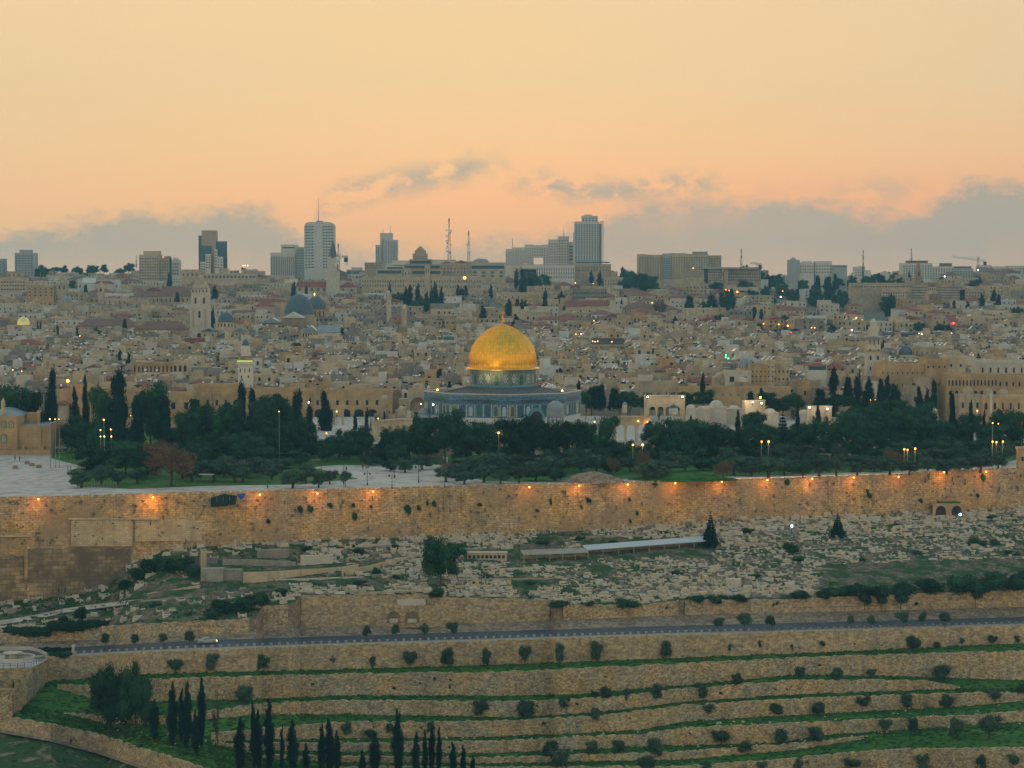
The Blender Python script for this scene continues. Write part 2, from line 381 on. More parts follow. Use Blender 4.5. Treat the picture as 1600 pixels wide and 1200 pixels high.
B2 = row((0, 1068), (80, 1067), (90, 1075), (140, 1090), (235, 1095), (400, 1092), (533, 1086), (800, 1086), (900, 1084), (1066, 1070), (1250, 1053), (1400, 1056), (1600, 1062), (1760, 1066))
T3 = row((0, 1090), (78, 1109), (83, 1110), (160, 1118), (250, 1117), (320, 1110), (400, 1099), (533, 1093), (800, 1095), (950, 1089), (1066, 1075), (1250, 1061), (1450, 1062), (1515, 1076), (1600, 1077), (1760, 1078))
B3 = row((0, 1092), (80, 1110), (160, 1129), (250, 1131), (320, 1123), (400, 1116), (533, 1115), (800, 1120), (930, 1113), (1066, 1096), (1250, 1084), (1450, 1077), (1515, 1076), (1600, 1077), (1760, 1078))
T4 = row((0, 1098), (80, 1116), (160, 1134), (318, 1150), (330, 1145), (400, 1138), (533, 1127), (760, 1126), (930, 1118), (1066, 1101), (1300, 1088), (1500, 1082), (1600, 1080), (1760, 1078))
B4 = row((0, 1098), (80, 1116), (160, 1134), (318, 1151), (340, 1158), (400, 1156), (533, 1153), (760, 1151), (1000, 1140), (1066, 1127), (1300, 1113), (1500, 1103), (1600, 1094), (1760, 1086))
T5 = row((0, 1101), (80, 1119), (160, 1137), (318, 1160), (533, 1160), (760, 1157), (1000, 1146), (1066, 1136), (1300, 1126), (1500, 1117), (1600, 1110), (1760, 1104))
B5 = row((0, 1101), (80, 1119), (160, 1137), (318, 1161), (400, 1172), (533, 1173), (760, 1176), (1066, 1163), (1210, 1160), (1300, 1147), (1500, 1133), (1600, 1127), (1760, 1119))
T6 = row((0, 1104), (80, 1122), (160, 1140), (318, 1170), (400, 1178), (533, 1181), (760, 1183), (1066, 1173), (1250, 1160), (1350, 1149), (1360, 1152), (1600, 1134), (1760, 1127))
B6 = row((0, 1104), (80, 1122), (160, 1140), (318, 1171), (400, 1184), (533, 1190), (760, 1192), (1066, 1186), (1250, 1170), (1345, 1154), (1360, 1153), (1600, 1135), (1760, 1128))
T7 = row((0, 1107), (80, 1125), (160, 1143), (318, 1180), (400, 1192), (533, 1198), (760, 1199), (1066, 1198), (1210, 1188), (1300, 1179), (1400, 1171), (1600, 1168), (1760, 1166))
B7 = row((0, 1107), (80, 1125), (160, 1143), (318, 1183), (400, 1202), (533, 1210), (760, 1213), (1066, 1214), (1400, 1212), (1600, 1214), (1760, 1214))
T8 = row((-150, 1095), (0, 1117), (100, 1136), (160, 1149), (250, 1178), (330, 1204), (400, 1225), (533, 1238), (760, 1240), (1760, 1236))
B8 = row((-150, 1118), (0, 1141), (80, 1155), (160, 1176), (230, 1200), (330, 1230), (400, 1248), (1760, 1248))
YEND = row((0, 1290), (1600, 1290))
for q_, g_ in ((T2, B1), (T3, B2), (T4, B3), (T5, B4), (T6, B5)): q_ += np.where(q_ - g_ > 2, 1.6, 0)
SEQ = [R0, R1, R2, R3, R4, T1, B1, T2, B2, T3, B3, T4, B4, T5, B5, T6, B6, T7, B7, T8, B8, YEND]
for i in range(1, len(SEQ)): SEQ[i] = np.maximum(SEQ[i], SEQ[i - 1] + (.0 if i < 4 else .01))
#      rise per metre towards the viewer's side (0 = level, None = upright)
SL = [.15, None, .30, .0, .0, None, .05, None, .05, None, .05, None, .05, None, .05, None, .05, None, .05, None, .12]
def q_of(y): return np.array([-ray(p, yy)[1] for p, yy in zip(PX, y)])
DS = [np.array([dwall(p) for p in PX])]
for i, s in enumerate(SL):
    q0, q1 = q_of(SEQ[i]), q_of(SEQ[i + 1])
    DS.append(DS[-1].copy() if s is None else DS[-1] * (s + q0) / (s + q1))
YS = np.array(SEQ); DS = np.array(DS)
def dfg(px, py):
    j = min(max((px - PX[0]) / 10.0, 0), NP_ - 1.001); k = int(j); f = j - k
    y = YS[:, k] * (1 - f) + YS[:, k + 1] * f; d = DS[:, k] * (1 - f) + DS[:, k + 1] * f
    return float(np.interp(py, y, d))
def on(px, py): return at(px, py, dfg(px, py))
def strip(name, i0, i1, m, sub=1, jit=0.0, lift=0.0, cols=None):
    """ground between row i0 and row i1"""
    vs = []; fs = []; nr = 0; r2 = random.Random(3)
    ks = range(NP_) if cols is None else range(*cols)
    n = len(ks)
    for i in range(i0, i1):
        for u in range(sub if i1 - i0 == 1 else 1):
            t = u / sub; nr += 1
            for k in ks:
                y = YS[i, k] * (1 - t) + YS[i + 1, k] * t; d = 1 / ((1 - t) / DS[i, k] + t / DS[i + 1, k])
                if sub > 1 and i1 - i0 == 1:
                    s = SL[i] or 0
                    q0 = -ray(PX[k], YS[i, k])[1]; q = -ray(PX[k], y)[1]; d = DS[i, k] * (s + q0) / (s + q)
                p = at(PX[k], y, d); vs.append((p.x, p.y, p.z + lift + (r2.uniform(-jit, jit) if 0 < u else 0)))
    nr += 1
    for k in ks:
        p = at(PX[k], YS[i1, k], DS[i1, k]); vs.append((p.x, p.y, p.z + lift))
    for r_ in range(nr - 1):
        for k in range(n - 1):
            a = r_ * n + k; fs.append((a, a + n, a + n + 1, a + 1))
    mb = MB(); mb.add(vs, fs); o = mb.build(name, m); return kind(o, 'structure')
strip('cemetery_ground', 0, 1, M['cemground'], 24, .25)
strip('roadside_bank', 1, 3, M['earth'])
strip('road', 3, 4, M['asphalt'])
strip('road_verge', 4, 5, M['concrete'])
for i, nm in ((5, 'terrace_ground'),):
    strip(nm, 5, 19, M['grass'])
strip('hillside_ground', 19, 21, M['drygrass'], 1)
# valley floor on towards the viewer
mb = MB(); vs = []
for k in range(NP_):
    p = at(PX[k], YS[21, k], DS[21, k]); vs.append(tuple(p))
for k in range(NP_): vs.append((vs[k][0], 330, vs[k][2] - 12))
for k in range(NP_): vs.append((vs[k][0] * 1.2, 80, vs[k][2] + 8))
for k in range(NP_): vs.append((vs[k][0] * 1.3, -60, ZC - 4))
mb.add(vs, [(r_ * NP_ + k, (r_ + 1) * NP_ + k, (r_ + 1) * NP_ + k + 1, r_ * NP_ + k + 1) for r_ in range(3) for k in range(NP_ - 1)])
kind(mb.build('valley_ground', M['drygrass']), 'structure')

# retaining walls: each a real wall standing in front of its step
def retaining(i, m, label, x0=-470, x1=2070, th=.45, cap=.12, step=None, name='terrace_wall', jit=.2):
    ks = [k for k in range(NP_) if x0 <= PX[k] <= x1 and YS[i + 1, k] - YS[i, k] > .8]
    runs = []; cur = []
    for k in ks:
        if cur and k != cur[-1] + 1: runs.append(cur); cur = []
        cur.append(k)
    if cur: runs.append(cur)
    out = []
    for run in runs:
        if len(run) < 3: continue
        mb = MB(); vs = []; n = 0
        xs = np.arange(PX[run[0]], PX[run[-1]] + .1, 5.0)
        r2 = random.Random(i)
        o0 = at(PX[run[len(run) // 2]], YS[i + 1, run[len(run) // 2]], DS[i, run[len(run) // 2]])
        for x in xs:
            yt = np.interp(x, PX, YS[i]); yb = np.interp(x, PX, YS[i + 1]); d = float(np.interp(x, PX, DS[i]))
            pt = at(x, yt, d); pb = at(x, yb, d); j = r2.uniform(-jit, jit)
            for (p, dy, dz) in ((pb, -th - .25, -.5), (pt, -th, cap + j), (pt, .5, cap + j), (pt, .5, -.8)):
                vs.append((p.x - o0.x, p.y + dy - o0.y, p.z + dz - o0.z))
            n += 1
        fs = [(a * 4 + b, (a + 1) * 4 + b, (a + 1) * 4 + b + 1, a * 4 + b + 1) for a in range(n - 1) for b in range(3)]
        fs += [(0, 1, 2, 3), ((n - 1) * 4 + 3, (n - 1) * 4 + 2, (n - 1) * 4 + 1, (n - 1) * 4)]
        mb.add(vs, fs); o = mb.build(name, m); o.location = o0; out.append(o)
        tag(o, label, 'retaining wall', 'retaining walls on the slope')
    return out
def lab(objs, labels):
    for o, l_ in zip(objs, labels + [labels[-1]] * 10): o['label'] = l_
lab(retaining(1, M['rubble'], 'x', -470, 396), ['low rubble wall above the road behind the parked silver car'])
lab(retaining(1, M['rubble'], 'x', 404, 456), ['short stepped stone wall block at the start of the high roadside wall'])
lab(retaining(1, M['rubble2'], 'x', 464, 866), ['high squared stone wall over the road with the twin blind arches'])
lab(retaining(1, M['rubble'], 'x', 874, 1060), ['mid height roadside wall below the dense graves, with dark bushes on it'])
lab(retaining(1, M['rubble2'], 'x', 1064, 2070), ['long upper roadside wall behind the two walking people'])
lab(retaining(5, M['rubble2'], 'x', 70), ['topmost smooth retaining wall directly under the bollard-lined road'])
lab(retaining(7, M['rubble'], 'x', 84), ['second terrace wall down from the road, rough pinkish rubble, longest and tallest'])
lab(retaining(9, M['rubble'], 'x', 84), ['third terrace wall down from the road, ending in a taper', 'third terrace wall down, separate part beyond the taper'])
lab(retaining(11, M['rubble'], 'x', 330), ['fourth terrace wall down from the road, with small olive trees before it'])
lab(retaining(13, M['rubble'], 'x', 330), ['fifth terrace wall down from the road, greyer and overgrown'])
lab(retaining(15, M['rubble'], 'x', 400), ['low diagonal terrace wall, sixth down, climbing to a blunt end'])
lab(retaining(17, M['rubble'], 'x', 500), ['lowest terrace wall, cut by the bottom edge of the picture'])
lab(retaining(19, M['rubble2'], 'x', -470, 400, th=.6), ['wall of the sloping footpath where a lone figure sits'])
# grey coping of the footpath
# ------------------------------------------------------------------ the eastern city wall
wt = thing('city_wall', 'huge ochre stone city wall with orange lamps crossing the whole view', 'city wall', at(800, 838, dwall(800)))
o0 = wt.location
mb = MB(); vs = []; r2 = random.Random(11)
xs = np.arange(-470, 2071, 4.0)
for x in xs:
    D = dwall(x); pt = at(x, np.interp(x, PX, WALLTOP) + 3.5, D); pb = at(x, np.interp(x, PX, R0), D)
    jj = r2.uniform(-.10, .10)
    for (zz_, dy) in ((pb.z - 1.5, -.9), ((pb.z * .5 + pt.z * .5), -.35 + jj), (pt.z + jj * .6, 0), (pt.z + jj * .6, 2.6), (pt.z - 8, 2.6)):
        vs.append((pt.x - o0.x, D + dy - o0.y, zz_ - o0.z))
n = len(xs)
mb.add(vs, [(a * 5 + b, (a + 1) * 5 + b, (a + 1) * 5 + b + 1, a * 5 + b + 1) for a in range(n - 1) for b in range(4)])
mb.build('wall', M['citywall'], wt)
WR = math.atan(.333)
mer = None; x = -20; kk = 0
while x < 1620 and kk < 99:
    D = dwall(x + 7); p = at(x + 7, np.interp(x + 7, PX, WALLTOP) + 3.7, D)
    if mer is None:
        mb = MB(); mb.box(-1.05, 1.05, .1, .8, -.3, .62, 0); mb.box(-.8, -.5, .06, .1, .1, .4, 0); mer = mb.build('merlon', M['citywall'], wt); o = mer
    else: o = mer.copy(); COL.objects.link(o)
    o.location = (p.x - o0.x, p.y - o0.y, p.z - o0.z); o.rotation_euler = (0, 0, WR)
    sc = .9 if x < 760 else .62
    o.scale = (1.02, 1, sc * rng.uniform(.85, 1.1)); x += 16.6; kk += 1
def wallpatch(name, x0, x1, yt, yb, m, out, lab_=None, jag=0):
    mb = MB(); vs = []; xs = np.arange(x0, x1 + .1, 4.0); r3 = random.Random(x0)
    for x in xs:
        D = dwall(x); b_ = float(np.interp(x, PX, R0)) + 4
        a = yt(x) if callable(yt) else yt; b = yb(x) if callable(yb) else yb; b = min(b, b_)
        if jag: a += r3.uniform(-jag, jag)
        a = min(a, b - .5)
        for y, dy in ((b, -.95 - out), (a, -.42 - out - .4 * ((a - 775) / 165) * (1 if a > 840 else .3)), (a, -.2)):
            p = at(x, y, D); vs.append((p.x - o0.x, D + dy - o0.y, p.z - o0.z))
    n = len(xs); mb.add(vs, [(a * 3 + b, (a + 1) * 3 + b, (a + 1) * 3 + b + 1, a * 3 + b + 1) for a in range(n - 1) for b in range(2)])
    o = mb.build(name, m, wt)
    if lab_: o['label'] = lab_
wallpatch('ashlar_base', 44, 205, lambda x: 857 - (x - 44) * .0, 945, M['ashlar'], .35, 'courses of big dark ashlar blocks at the foot of the wall', 1.5)
wallpatch('ashlar_base', -100, 42, lambda x: 868, 960, M['ashlar'], .25, 'dark block courses below the plain wall', 2)
wallpatch('repaired_panel', 112, 208, lambda x: 812 - (x - 112) * .03, lambda x: 853, M['patch'], .16, 'rectangular panel of pale repaired masonry', .5)
wallpatch('repaired_panel', 212, 318, lambda x: 810 + (x - 212) * .03, lambda x: 845, M['patch'], .06, 'second pale repaired stretch of masonry', 1.5)
# thin ledge above the repaired panel, buttress strips
for (x0, x1, y0, y1, th) in ((108, 250, 809, 811.5, .5), (0, 52, 836, 838.5, .35), (40, 45, 857, 905, .6), (694, 697, 765, 833, .25), (1294, 1297, 750, 806, .2), (722, 724, 765, 830, .2)):
    mb = MB(); a = at(x0, y1, dwall(x0)); b = at(x1, y1, dwall(x1)); c = at(x0, y0, dwall(x0)); d = at(x1, y0, dwall(x1)); k = -.95 - th if y0 > 840 else -.5 - th
    q = [(p.x - o0.x, p.y + dy - o0.y, p.z - o0.z) for dy in (k, 0) for p in (a, b, d, c)]
    mb.add(q, [(0, 1, 2, 3), (4, 7, 6, 5), (3, 2, 6, 7), (1, 0, 4, 5), (0, 3, 7, 4), (2, 1, 5, 6)]); mb.build('ledge' if x1 - x0 > 10 else 'buttress', M['cream' if x1 - x0 > 10 else 'citywall'], wt)
# missing stones: dark holes, one part of many
mb = MB()
for i in range(420):
    x = rng.uniform(-20, 1620); t = rng.random() ** 1.2; ya = np.interp(x, PX, WALLTOP) + 8; yb_ = min(np.interp(x, PX, R0), 850); D = dwall(x); y = ya + (yb_ - ya) * t
    p = at(x, y, D); w = rng.uniform(.12, .4); h = rng.uniform(.15, .6) * (2.2 if rng.random() < .12 else 1); yy = -.35 - .55 * t - .08
    mb.box(p.x - w / 2 - o0.x, p.x + w / 2 - o0.x, D + yy - .05 - .16 - o0.y, D + .6 - o0.y, p.z - h / 2 - o0.z, p.z + h / 2 - o0.z)
o = mb.build('stone_gap', M['roofdark'], wt); o['kind'] = 'stuff'; o['label'] = 'dark gaps where stones are missing'

# ------------------------------------------------------------------ road furniture
def along_road(row_, off):
    return lambda x: at(x, float(np.interp(x, PX, row_)) + off, float(np.interp(x, PX, DS[4])))
mb = MB(); mb.box(-.28, .28, -.25, .25, -.1, .62, 0); mb.box(-.33, .33, -.3, .3, .62, .72, 0)
bp = mb.mesh('bollard', M['kerbstone']); x = 118; 
while x < 1600:
    p = at(x, float(np.interp(x, PX, R4)) + 1.2, float(np.interp(x, PX, DS[4])) - .5)
    o = link('stone_bollard', bp, None, p); tag(o, 'square pale stone bollard on the road edge', 'bollard', 'stone bollards along the road', True); x += 13.6 - x * .0012
# railing along the right part of the road edge and the upper ledge
def railing(pts, label, h=1.0, every=2.2, m='darkmetal'):
    t = thing('metal_railing', label, 'railing', pts[0]); o = Vector(pts[0]); P = [Vector(p) - o for p in pts]
    mb = MB(); mb.tube([p + Vector((0, 0, h)) for p in P], .05, 4); mb.tube([p + Vector((0, 0, h * .5)) for p in P], .035, 4); mb.build('rail', M[m], t)
    L_ = [0]
    for a, b in zip(P[:-1], P[1:]): L_.append(L_[-1] + (b - a).length)
    n = min(95, max(2, int(L_[-1] / every))); pm = MB(); pm.box(-.05, .05, -.05, .05, -.2, h + .05); pm = pm.mesh('railing_post', M[m])
    for i in range(n + 1):
        s = L_[-1] * i / n; q = Vector([float(np.interp(s, L_, [p[k] for p in P])) for k in range(3)]); link('post', pm, t, q)
railing([at(x, float(np.interp(x, PX, R4)) + 3.0, float(np.interp(x, PX, DS[4])) - 1.5) for x in range(1180, 1601, 60)], 'thin metal railing along the road edge behind the stone bollards')
railing([at(x, float(np.interp(x, PX, R2)) + 1, float(np.interp(x, PX, DS[2])) - .6) for x in range(1190, 1541, 50)], 'thin railing on the ledge path where two people walk', 1.1)
# ------------------------------------------------------------------ esplanade, platform
def sheet(name, pts, z, m, knd='structure'):
    mb = MB(); mb.add([(x, y, z) for x, y in pts], [tuple(range(len(pts)))]); o = mb.build(name, m)
    if knd: o['kind'] = knd
    return o
def gp(px, py, z=None):
    D = desp(py, z); return (ray(px, py)[0] * D, D)
def wl(px, back=2.0): D = dwall(px) + back; return (ray(px, 760)[0] * D, D)
sheet('esplanade_paving', [wl(-470), wl(2070), (300, 935), (-250, 935)], ZE, M['paving'])
def lawn(pts): return sheet('lawn_grass', [p if len(p) == 3 and False else gp(*p) for p in pts], ZE + .06, M['grass'])
lawn([(120, 760), (205, 764), (330, 759), (470, 757), (560, 748), (500, 733), (370, 728), (250, 726), (150, 722), (110, 735)])
lawn([(425, 736), (520, 727), (700, 726), (690, 713), (420, 709)])
lawn([(700, 738), (760, 752), (840, 753), (1000, 748), (1200, 743), (1400, 736), (1560, 727), (1600, 715), (1600, 700), (700, 700)])
lawn([(80, 716), (125, 728), (260, 726), (470, 712), (468, 664), (120, 664), (82, 690)])
# paths through the greenery
# the raised platform on its retaining wall
def Dpl(px): return 742 / (1 - .10 * (px - 800) / F)
pts = [(ray(px, 690)[0] * Dpl(px), Dpl(px)) for px in (470, 800, 1335)]
X0, Y0 = pts[0]; X1, Y1 = pts[-1]
mb = MB(); mb.add([(X0, Y0, ZE - 1), (X1, Y1, ZE - 1), (X1 - 8, 888, ZE - 1), (X0 - 8, 878, ZE - 1), (X0, Y0, ZP), (X1, Y1, ZP), (X1 - 8, 888, ZP), (X0 - 8, 878, ZP)],
    [(0, 1, 5, 4), (1, 2, 6, 5), (2, 3, 7, 6), (3, 0, 4, 7), (4, 5, 6, 7)], 0)
mb.m[-1] = 1
kind(mb.build('platform_terrace', [M['beige'], M['paving']]), 'structure')
# rubble mound and spoil behind the wall at the middle
def mound(cx, cy, z, rx, ry, h, m, name='rubble_mound', label='x', n=26, seed=1, cat='mound'):
    r3 = random.Random(seed); mb = MB(); vs = []; K = 8
    for i in range(K + 1):
        t = i / K
        for k in range(n):
            a = 2 * math.pi * k / n; q = (1 - t) * (1 + r3.uniform(-.12, .12))
            vs.append((rx * q * math.cos(a), ry * q * math.sin(a), h * math.sin(t * math.pi / 2) * (1 + r3.uniform(-.1, .1)) - .2 * (i == 0)))
    mb.add(vs, [(i * n + k, i * n + (k + 1) % n, (i + 1) * n + (k + 1) % n, (i + 1) * n + k) for i in range(K) for k in range(n)])
    o = mb.build(name, m); o.location = (cx, cy, z); return tag(o, label, cat)
p = gp(925, 752); mound(p[0], p[1], ZE, 9, 6, 2.6, M['earth'], label='pale rubble mound just behind the wall below the stair arches', seed=3)
p = gp(1065, 750); mound(p[0], p[1] + 2, ZE, 16, 6, 1.9, M['grass'], 'grass_mound', 'bright green grassy bank behind the wall top', seed=5)
mb = MB(); rr = random.Random(8); p = gp(925, 752)
# ------------------------------------------------------------------ city ground as one sheet out to the ridge
mb = MB(); ds = list(range(870, 1500, 60)) + list(range(1500, 3601, 100)); fr = [-.5 + i * .05 for i in range(21)]
vs = [(f * d * 1.0, d, zcity(d) if d > 870 else ZE + .02) for d in ds for f in fr]; n = len(fr)
mb.add(vs, [(i * n + k, i * n + k + 1, (i + 1) * n + k + 1, (i + 1) * n + k) for i in range(len(ds) - 1) for k in range(n - 1)])
kind(mb.build('city_ground', M['cityground']), 'structure')
# side ground left and right of the esplanade so that nothing hangs in the air
mb = MB()
for s in (-1, 1):
    a = -200 if s < 0 else 1800
    w1 = wl(-470) if s < 0 else wl(2070)
    mb.add([(w1[0], w1[1], ZE - .05), (s * 600, w1[1], ZE - .05), (s * 600, 935, ZE - .05), (s * 240, 935, ZE - .05)], [(0, 1, 2, 3)])
kind(mb.build('outer_ground', M['cityground']), 'structure')
# ------------------------------------------------------------------ trees (unit height, unit crown width; scaled per tree)
CORE = .70
def leafcloud(blobs, n, size, seed, flat=1.0, up=0.25, inner=True, long=1.0):
    r3 = random.Random(seed); mb = MB(); tot = sum(b[3] * b[3] for b in blobs)
    for (bx, by, bz, br, *rest) in blobs:
        sq = rest[0] if rest else 1.0
        k = int(n * br * br / tot)
        for _ in range(k):
            d = Vector((r3.gauss(0, 1), r3.gauss(0, 1), r3.gauss(0, 1))).normalized()
            q = br * r3.uniform(.72, 1.12)
            c = Vector((bx + d.x * q, by + d.y * q, bz + d.z * q * sq))
            nrm = (d + Vector((r3.gauss(0, .6), r3.gauss(0, .6), r3.gauss(0, .6) + up))).normalized()
            u = nrm.orthogonal().normalized(); a = r3.uniform(0, 6.28); w = nrm.cross(u); u2 = u * math.cos(a) + w * math.sin(a); w2 = nrm.cross(u2)
            s = size * r3.uniform(.6, 1.3)
            mb.add([tuple(c - u2 * s * long), tuple(c - w2 * s * .5), tuple(c + u2 * s * long), tuple(c + w2 * s * .5)], [(0, 1, 2, 3)])
    if inner:
        for (bx, by, bz, br, *rest) in blobs:
            sq = rest[0] if rest else 1.0
            mb.lathe([(br * CORE * math.cos(a), bz + br * CORE * sq * math.sin(a)) for a in (-1.45, -.7, 0, .7, 1.45)], 7, bx, by)
    return mb
def trunk(h, r, seed, top=.6, limbs=5, lean=0, spread=.25, zl=.3):
    r3 = random.Random(seed); mb = MB()
    mb.tube([(0, 0, -.05), (lean * .3, .0, h * .4), (lean, 0, h)], r, 6, 0, r * top)
    for i in range(limbs):
        a = 6.28 * i / limbs + r3.random(); z = h * r3.uniform(.6, 1); l_ = spread * r3.uniform(.7, 1.2)
        mb.tube([(lean * z / h, 0, z), (lean + l_ * .6 * math.cos(a), l_ * .6 * math.sin(a), z + zl * .5), (lean + l_ * math.cos(a), l_ * math.sin(a), z + zl)], r * .5, 4, 0, r * .15)
    return mb
PROTO = {}
def proto(kname, crownmb, trunkmb, mt, name, cat, trunkmat='bark', nm2='crown'):
    cm = crownmb.mesh(kname, M[mt]) if crownmb else None; tm = trunkmb.mesh(kname + ' trunk', M[trunkmat])
    PROTO.setdefault(kname.split('#')[0], []).append((cm, tm, name, cat, nm2))
def pineblobs(seed, n=15, z0=.42, flat=.75):
    r3 = random.Random(seed); bl = [(0, 0, .66, .30, .9), (.05, .1, .42, .24, .8)]
    for i in range(n):
        a = 6.28 * i / n * 2.4 + r3.random(); t = r3.random(); z = z0 + (1 - z0 - .12) * t
        rr_ = .36 * math.sqrt(max(.15, 1 - ((z - .55) / .50) ** 2)) * r3.uniform(.75, 1.1)
        bl.append((rr_ * math.cos(a), rr_ * math.sin(a), z, r3.uniform(.10, .19), flat))
    return bl
for s in range(4): proto('pine#%d' % s, leafcloud(pineblobs(s + 1, 20, .16 + .05 * s), 5200, .024, s), trunk(.55, .026, s, lean=.04 * (s - 1.5)), 'pine', 'pine_tree', 'pine tree')
for s in range(3):
    r3 = random.Random(s + 40); bl = [(0, 0, .50, .33, 1.1)] + [(.30 * math.cos(a), .30 * math.sin(a), r3.uniform(.24, .78), r3.uniform(.14, .22), .9) for a in [6.28 * i / 13 * 3 + r3.random() for i in range(13)]] + [(0, 0, .85, .14)]
    proto('round#%d' % s, leafcloud(bl, 3600, .026, s + 50), trunk(.4, .035, s), 'leaf', 'leafy_tree', 'tree')
for s in range(3):
    r3 = random.Random(s + 60); bl = [(r3.uniform(-.32, .32), r3.uniform(-.3, .3), r3.uniform(.32, .80), r3.uniform(.13, .22), .85) for i in range(16)] + [(0, 0, .58, .27)]
    proto('olive#%d' % s, leafcloud(bl, 2600, .030, s + 70, long=1.3), trunk(.42, .055, s, limbs=4, lean=.07, zl=.2), 'olive', 'olive_tree', 'olive tree')
for s in range(4):
    r3 = random.Random(s + 80); bl = []
    for i in range(22):
        z = .10 + .84 * i / 21; w = .40 * math.sin(math.pi * min(1, (z * .86 + .14)) ** 1.15) ** .8 if z < 1 else .05
        w = max(.07, w * (1 if z > .25 else .8)); a = r3.random() * 6.28; o = r3.uniform(.02, .13)
        bl.append((o * math.cos(a), o * math.sin(a), z, w * r3.uniform(.62, .98), .10 / max(.08, w)))
    bl.append((r3.uniform(-.08, .08), 0, .97, .05, 1.2))
    c = leafcloud(bl, 3400, .022, s + 90, up=.9, long=1.9)
    proto('cyp#%d' % s, c, trunk(.25, .05, s, limbs=0), 'cypress', 'cypress_tree', 'cypress tree')
for s in range(3):      # broad dark cypress with ragged outline
    r3 = random.Random(s + 110); bl = []
    for i in range(24):
        z = .1 + .82 * r3.random(); w = .42 * (1 - z) ** .6 + .04; a = r3.random() * 6.28; o = w * r3.uniform(.3, .75)
        bl.append((o * math.cos(a), o * math.sin(a), z, r3.uniform(.09, .16), 1.3))
    bl += [(0, 0, .3, .3, 1), (0, 0, .55, .22, 1.2), (0, 0, .8, .1, 1.7)]
    proto('conifer#%d' % s, leafcloud(bl, 3400, .024, s + 120, up=.6, long=1.3), trunk(.3, .04, s, limbs=0), 'cypress', 'conifer_tree', 'conifer')
for s in range(2):      # spruce-like: tiers of drooping branches
    r3 = random.Random(s + 210); bl = []
    for i in range(13):
        z = .12 + .8 * i / 12; w = .44 * (1 - z) + .02
        for k in range(5):
            a = 6.28 * k / 5 + i * 1.3 + r3.random() * .4; bl.append((w * .62 * math.cos(a), w * .62 * math.sin(a), z - .03, w * .40 + .012, .45))
    bl.append((0, 0, .97, .03, 1.8))
    proto('spruce#%d' % s, leafcloud(bl, 2600, .022, s + 220, up=.2, long=1.4), trunk(.95, .022, s, limbs=0, top=.2), 'cypress', 'spruce_tree', 'spruce')
for s in range(2):      # brown crown
    r3 = random.Random(s + 130); bl = [(.36 * math.cos(a) * r3.uniform(.5, 1), .36 * math.sin(a) * r3.uniform(.5, 1), r3.uniform(.36, .84), r3.uniform(.11, .18), .85) for a in [6.28 * i / 20 * 3 for i in range(20)]] + [(0, 0, .6, .25)]
    proto('brown#%d' % s, leafcloud(bl, 3600, .021, s + 140, inner=False), trunk(.4, .032, s, limbs=9, spread=.36, zl=.34), 'brownleaf', 'brown_leaved_tree', 'tree')
for s in range(3):      # young tree with clear stem
    r3 = random.Random(s + 150); bl = [(r3.uniform(-.24, .24), r3.uniform(-.24, .24), r3.uniform(.5, .85), r3.uniform(.12, .22), 1) for i in range(9)] + [(0, 0, .66, .25)]
    proto('young#%d' % s, leafcloud(bl, 1400, .036, s + 160, long=1.3), trunk(.55, .022, s, limbs=3, spread=.15, zl=.2, lean=.05), 'olive', 'young_olive_tree', 'olive tree')
    bl = [(r3.uniform(-.28, .28), r3.uniform(-.28, .28), r3.uniform(.25, .78), r3.uniform(.14, .26), 1) for i in range(10)] + [(0, 0, .5, .32)]
    proto('bushy#%d' % s, leafcloud(bl, 1600, .036, s + 170, long=1.3), trunk(.3, .03, s, limbs=3, spread=.15, zl=.2), 'olive', 'olive_sapling', 'olive tree')
    bl = [(r3.uniform(-.36, .36), r3.uniform(-.3, .3), r3.uniform(.25, .6), r3.uniform(.16, .3), .9) for i in range(9)]
    proto('bush#%d' % s, leafcloud(bl, 1300, .045, s + 180), trunk(.3, .03, s, limbs=3, spread=.15, zl=.2), 'leaf', 'bush', 'bush', nm2='foliage')
r3 = random.Random(5)
def palm():
    mb = MB()
    for i in range(26):
        a = 6.28 * i / 26 * 3.3; el = r3.uniform(-.5, 1.2); l_ = .42; pts = []
        for k in range(6):
            t = k / 5; pts.append(Vector((math.cos(a) * l_ * t * math.cos(el * .7), math.sin(a) * l_ * t * math.cos(el * .7), .80 + l_ * .45 * (math.sin(el) * t - 1.0 * t * t * .9))))
        sd = Vector((-math.sin(a), math.cos(a), 0))
        for p, q in zip(pts[:-1], pts[1:]):
            for sgn in (1, -1):
                mb.add([tuple(p), tuple(q), tuple(q + sd * sgn * .055 + Vector((0, 0, -.035))), tuple(p + sd * sgn * .06 + Vector((0, 0, -.035)))], [(0, 1, 2, 3)])
    t = MB(); t.tube([(0, 0, -.02), (.01, 0, .4), (0, 0, .82)], .035, 7, 0, .03)
    proto('palm#0', mb, t, 'leaf', 'palm_tree', 'palm tree')
palm()
def bare(s):
    r3 = random.Random(s); t = MB(); t.tube([(0, 0, -.05), (.02, 0, .3), (0, 0, .5)], .022, 5, 0, .014); tw = MB()
    for i in range(34):
        a = r3.random() * 6.28; z = r3.uniform(.28, .5); l_ = r3.uniform(.25, .5); e = r3.uniform(.3, 1.2)
        p = Vector((0, 0, z)); q = p + Vector((math.cos(a) * math.cos(e), math.sin(a) * math.cos(e), math.sin(e))) * l_ * .5; tw.tube([p, q], .008, 3, 0, .005)
        for k in range(5):
            b = a + r3.uniform(-.9, .9); e2 = e + r3.uniform(-.5, .5); w = q + Vector((math.cos(b) * math.cos(e2), math.sin(b) * math.cos(e2), math.sin(e2))) * l_ * r3.uniform(.4, .7); tw.tube([q, w], .0045, 3, 0, .002)
    proto('bare#%d' % s, tw, t, 'bark', 'bare_tree', 'bare tree')
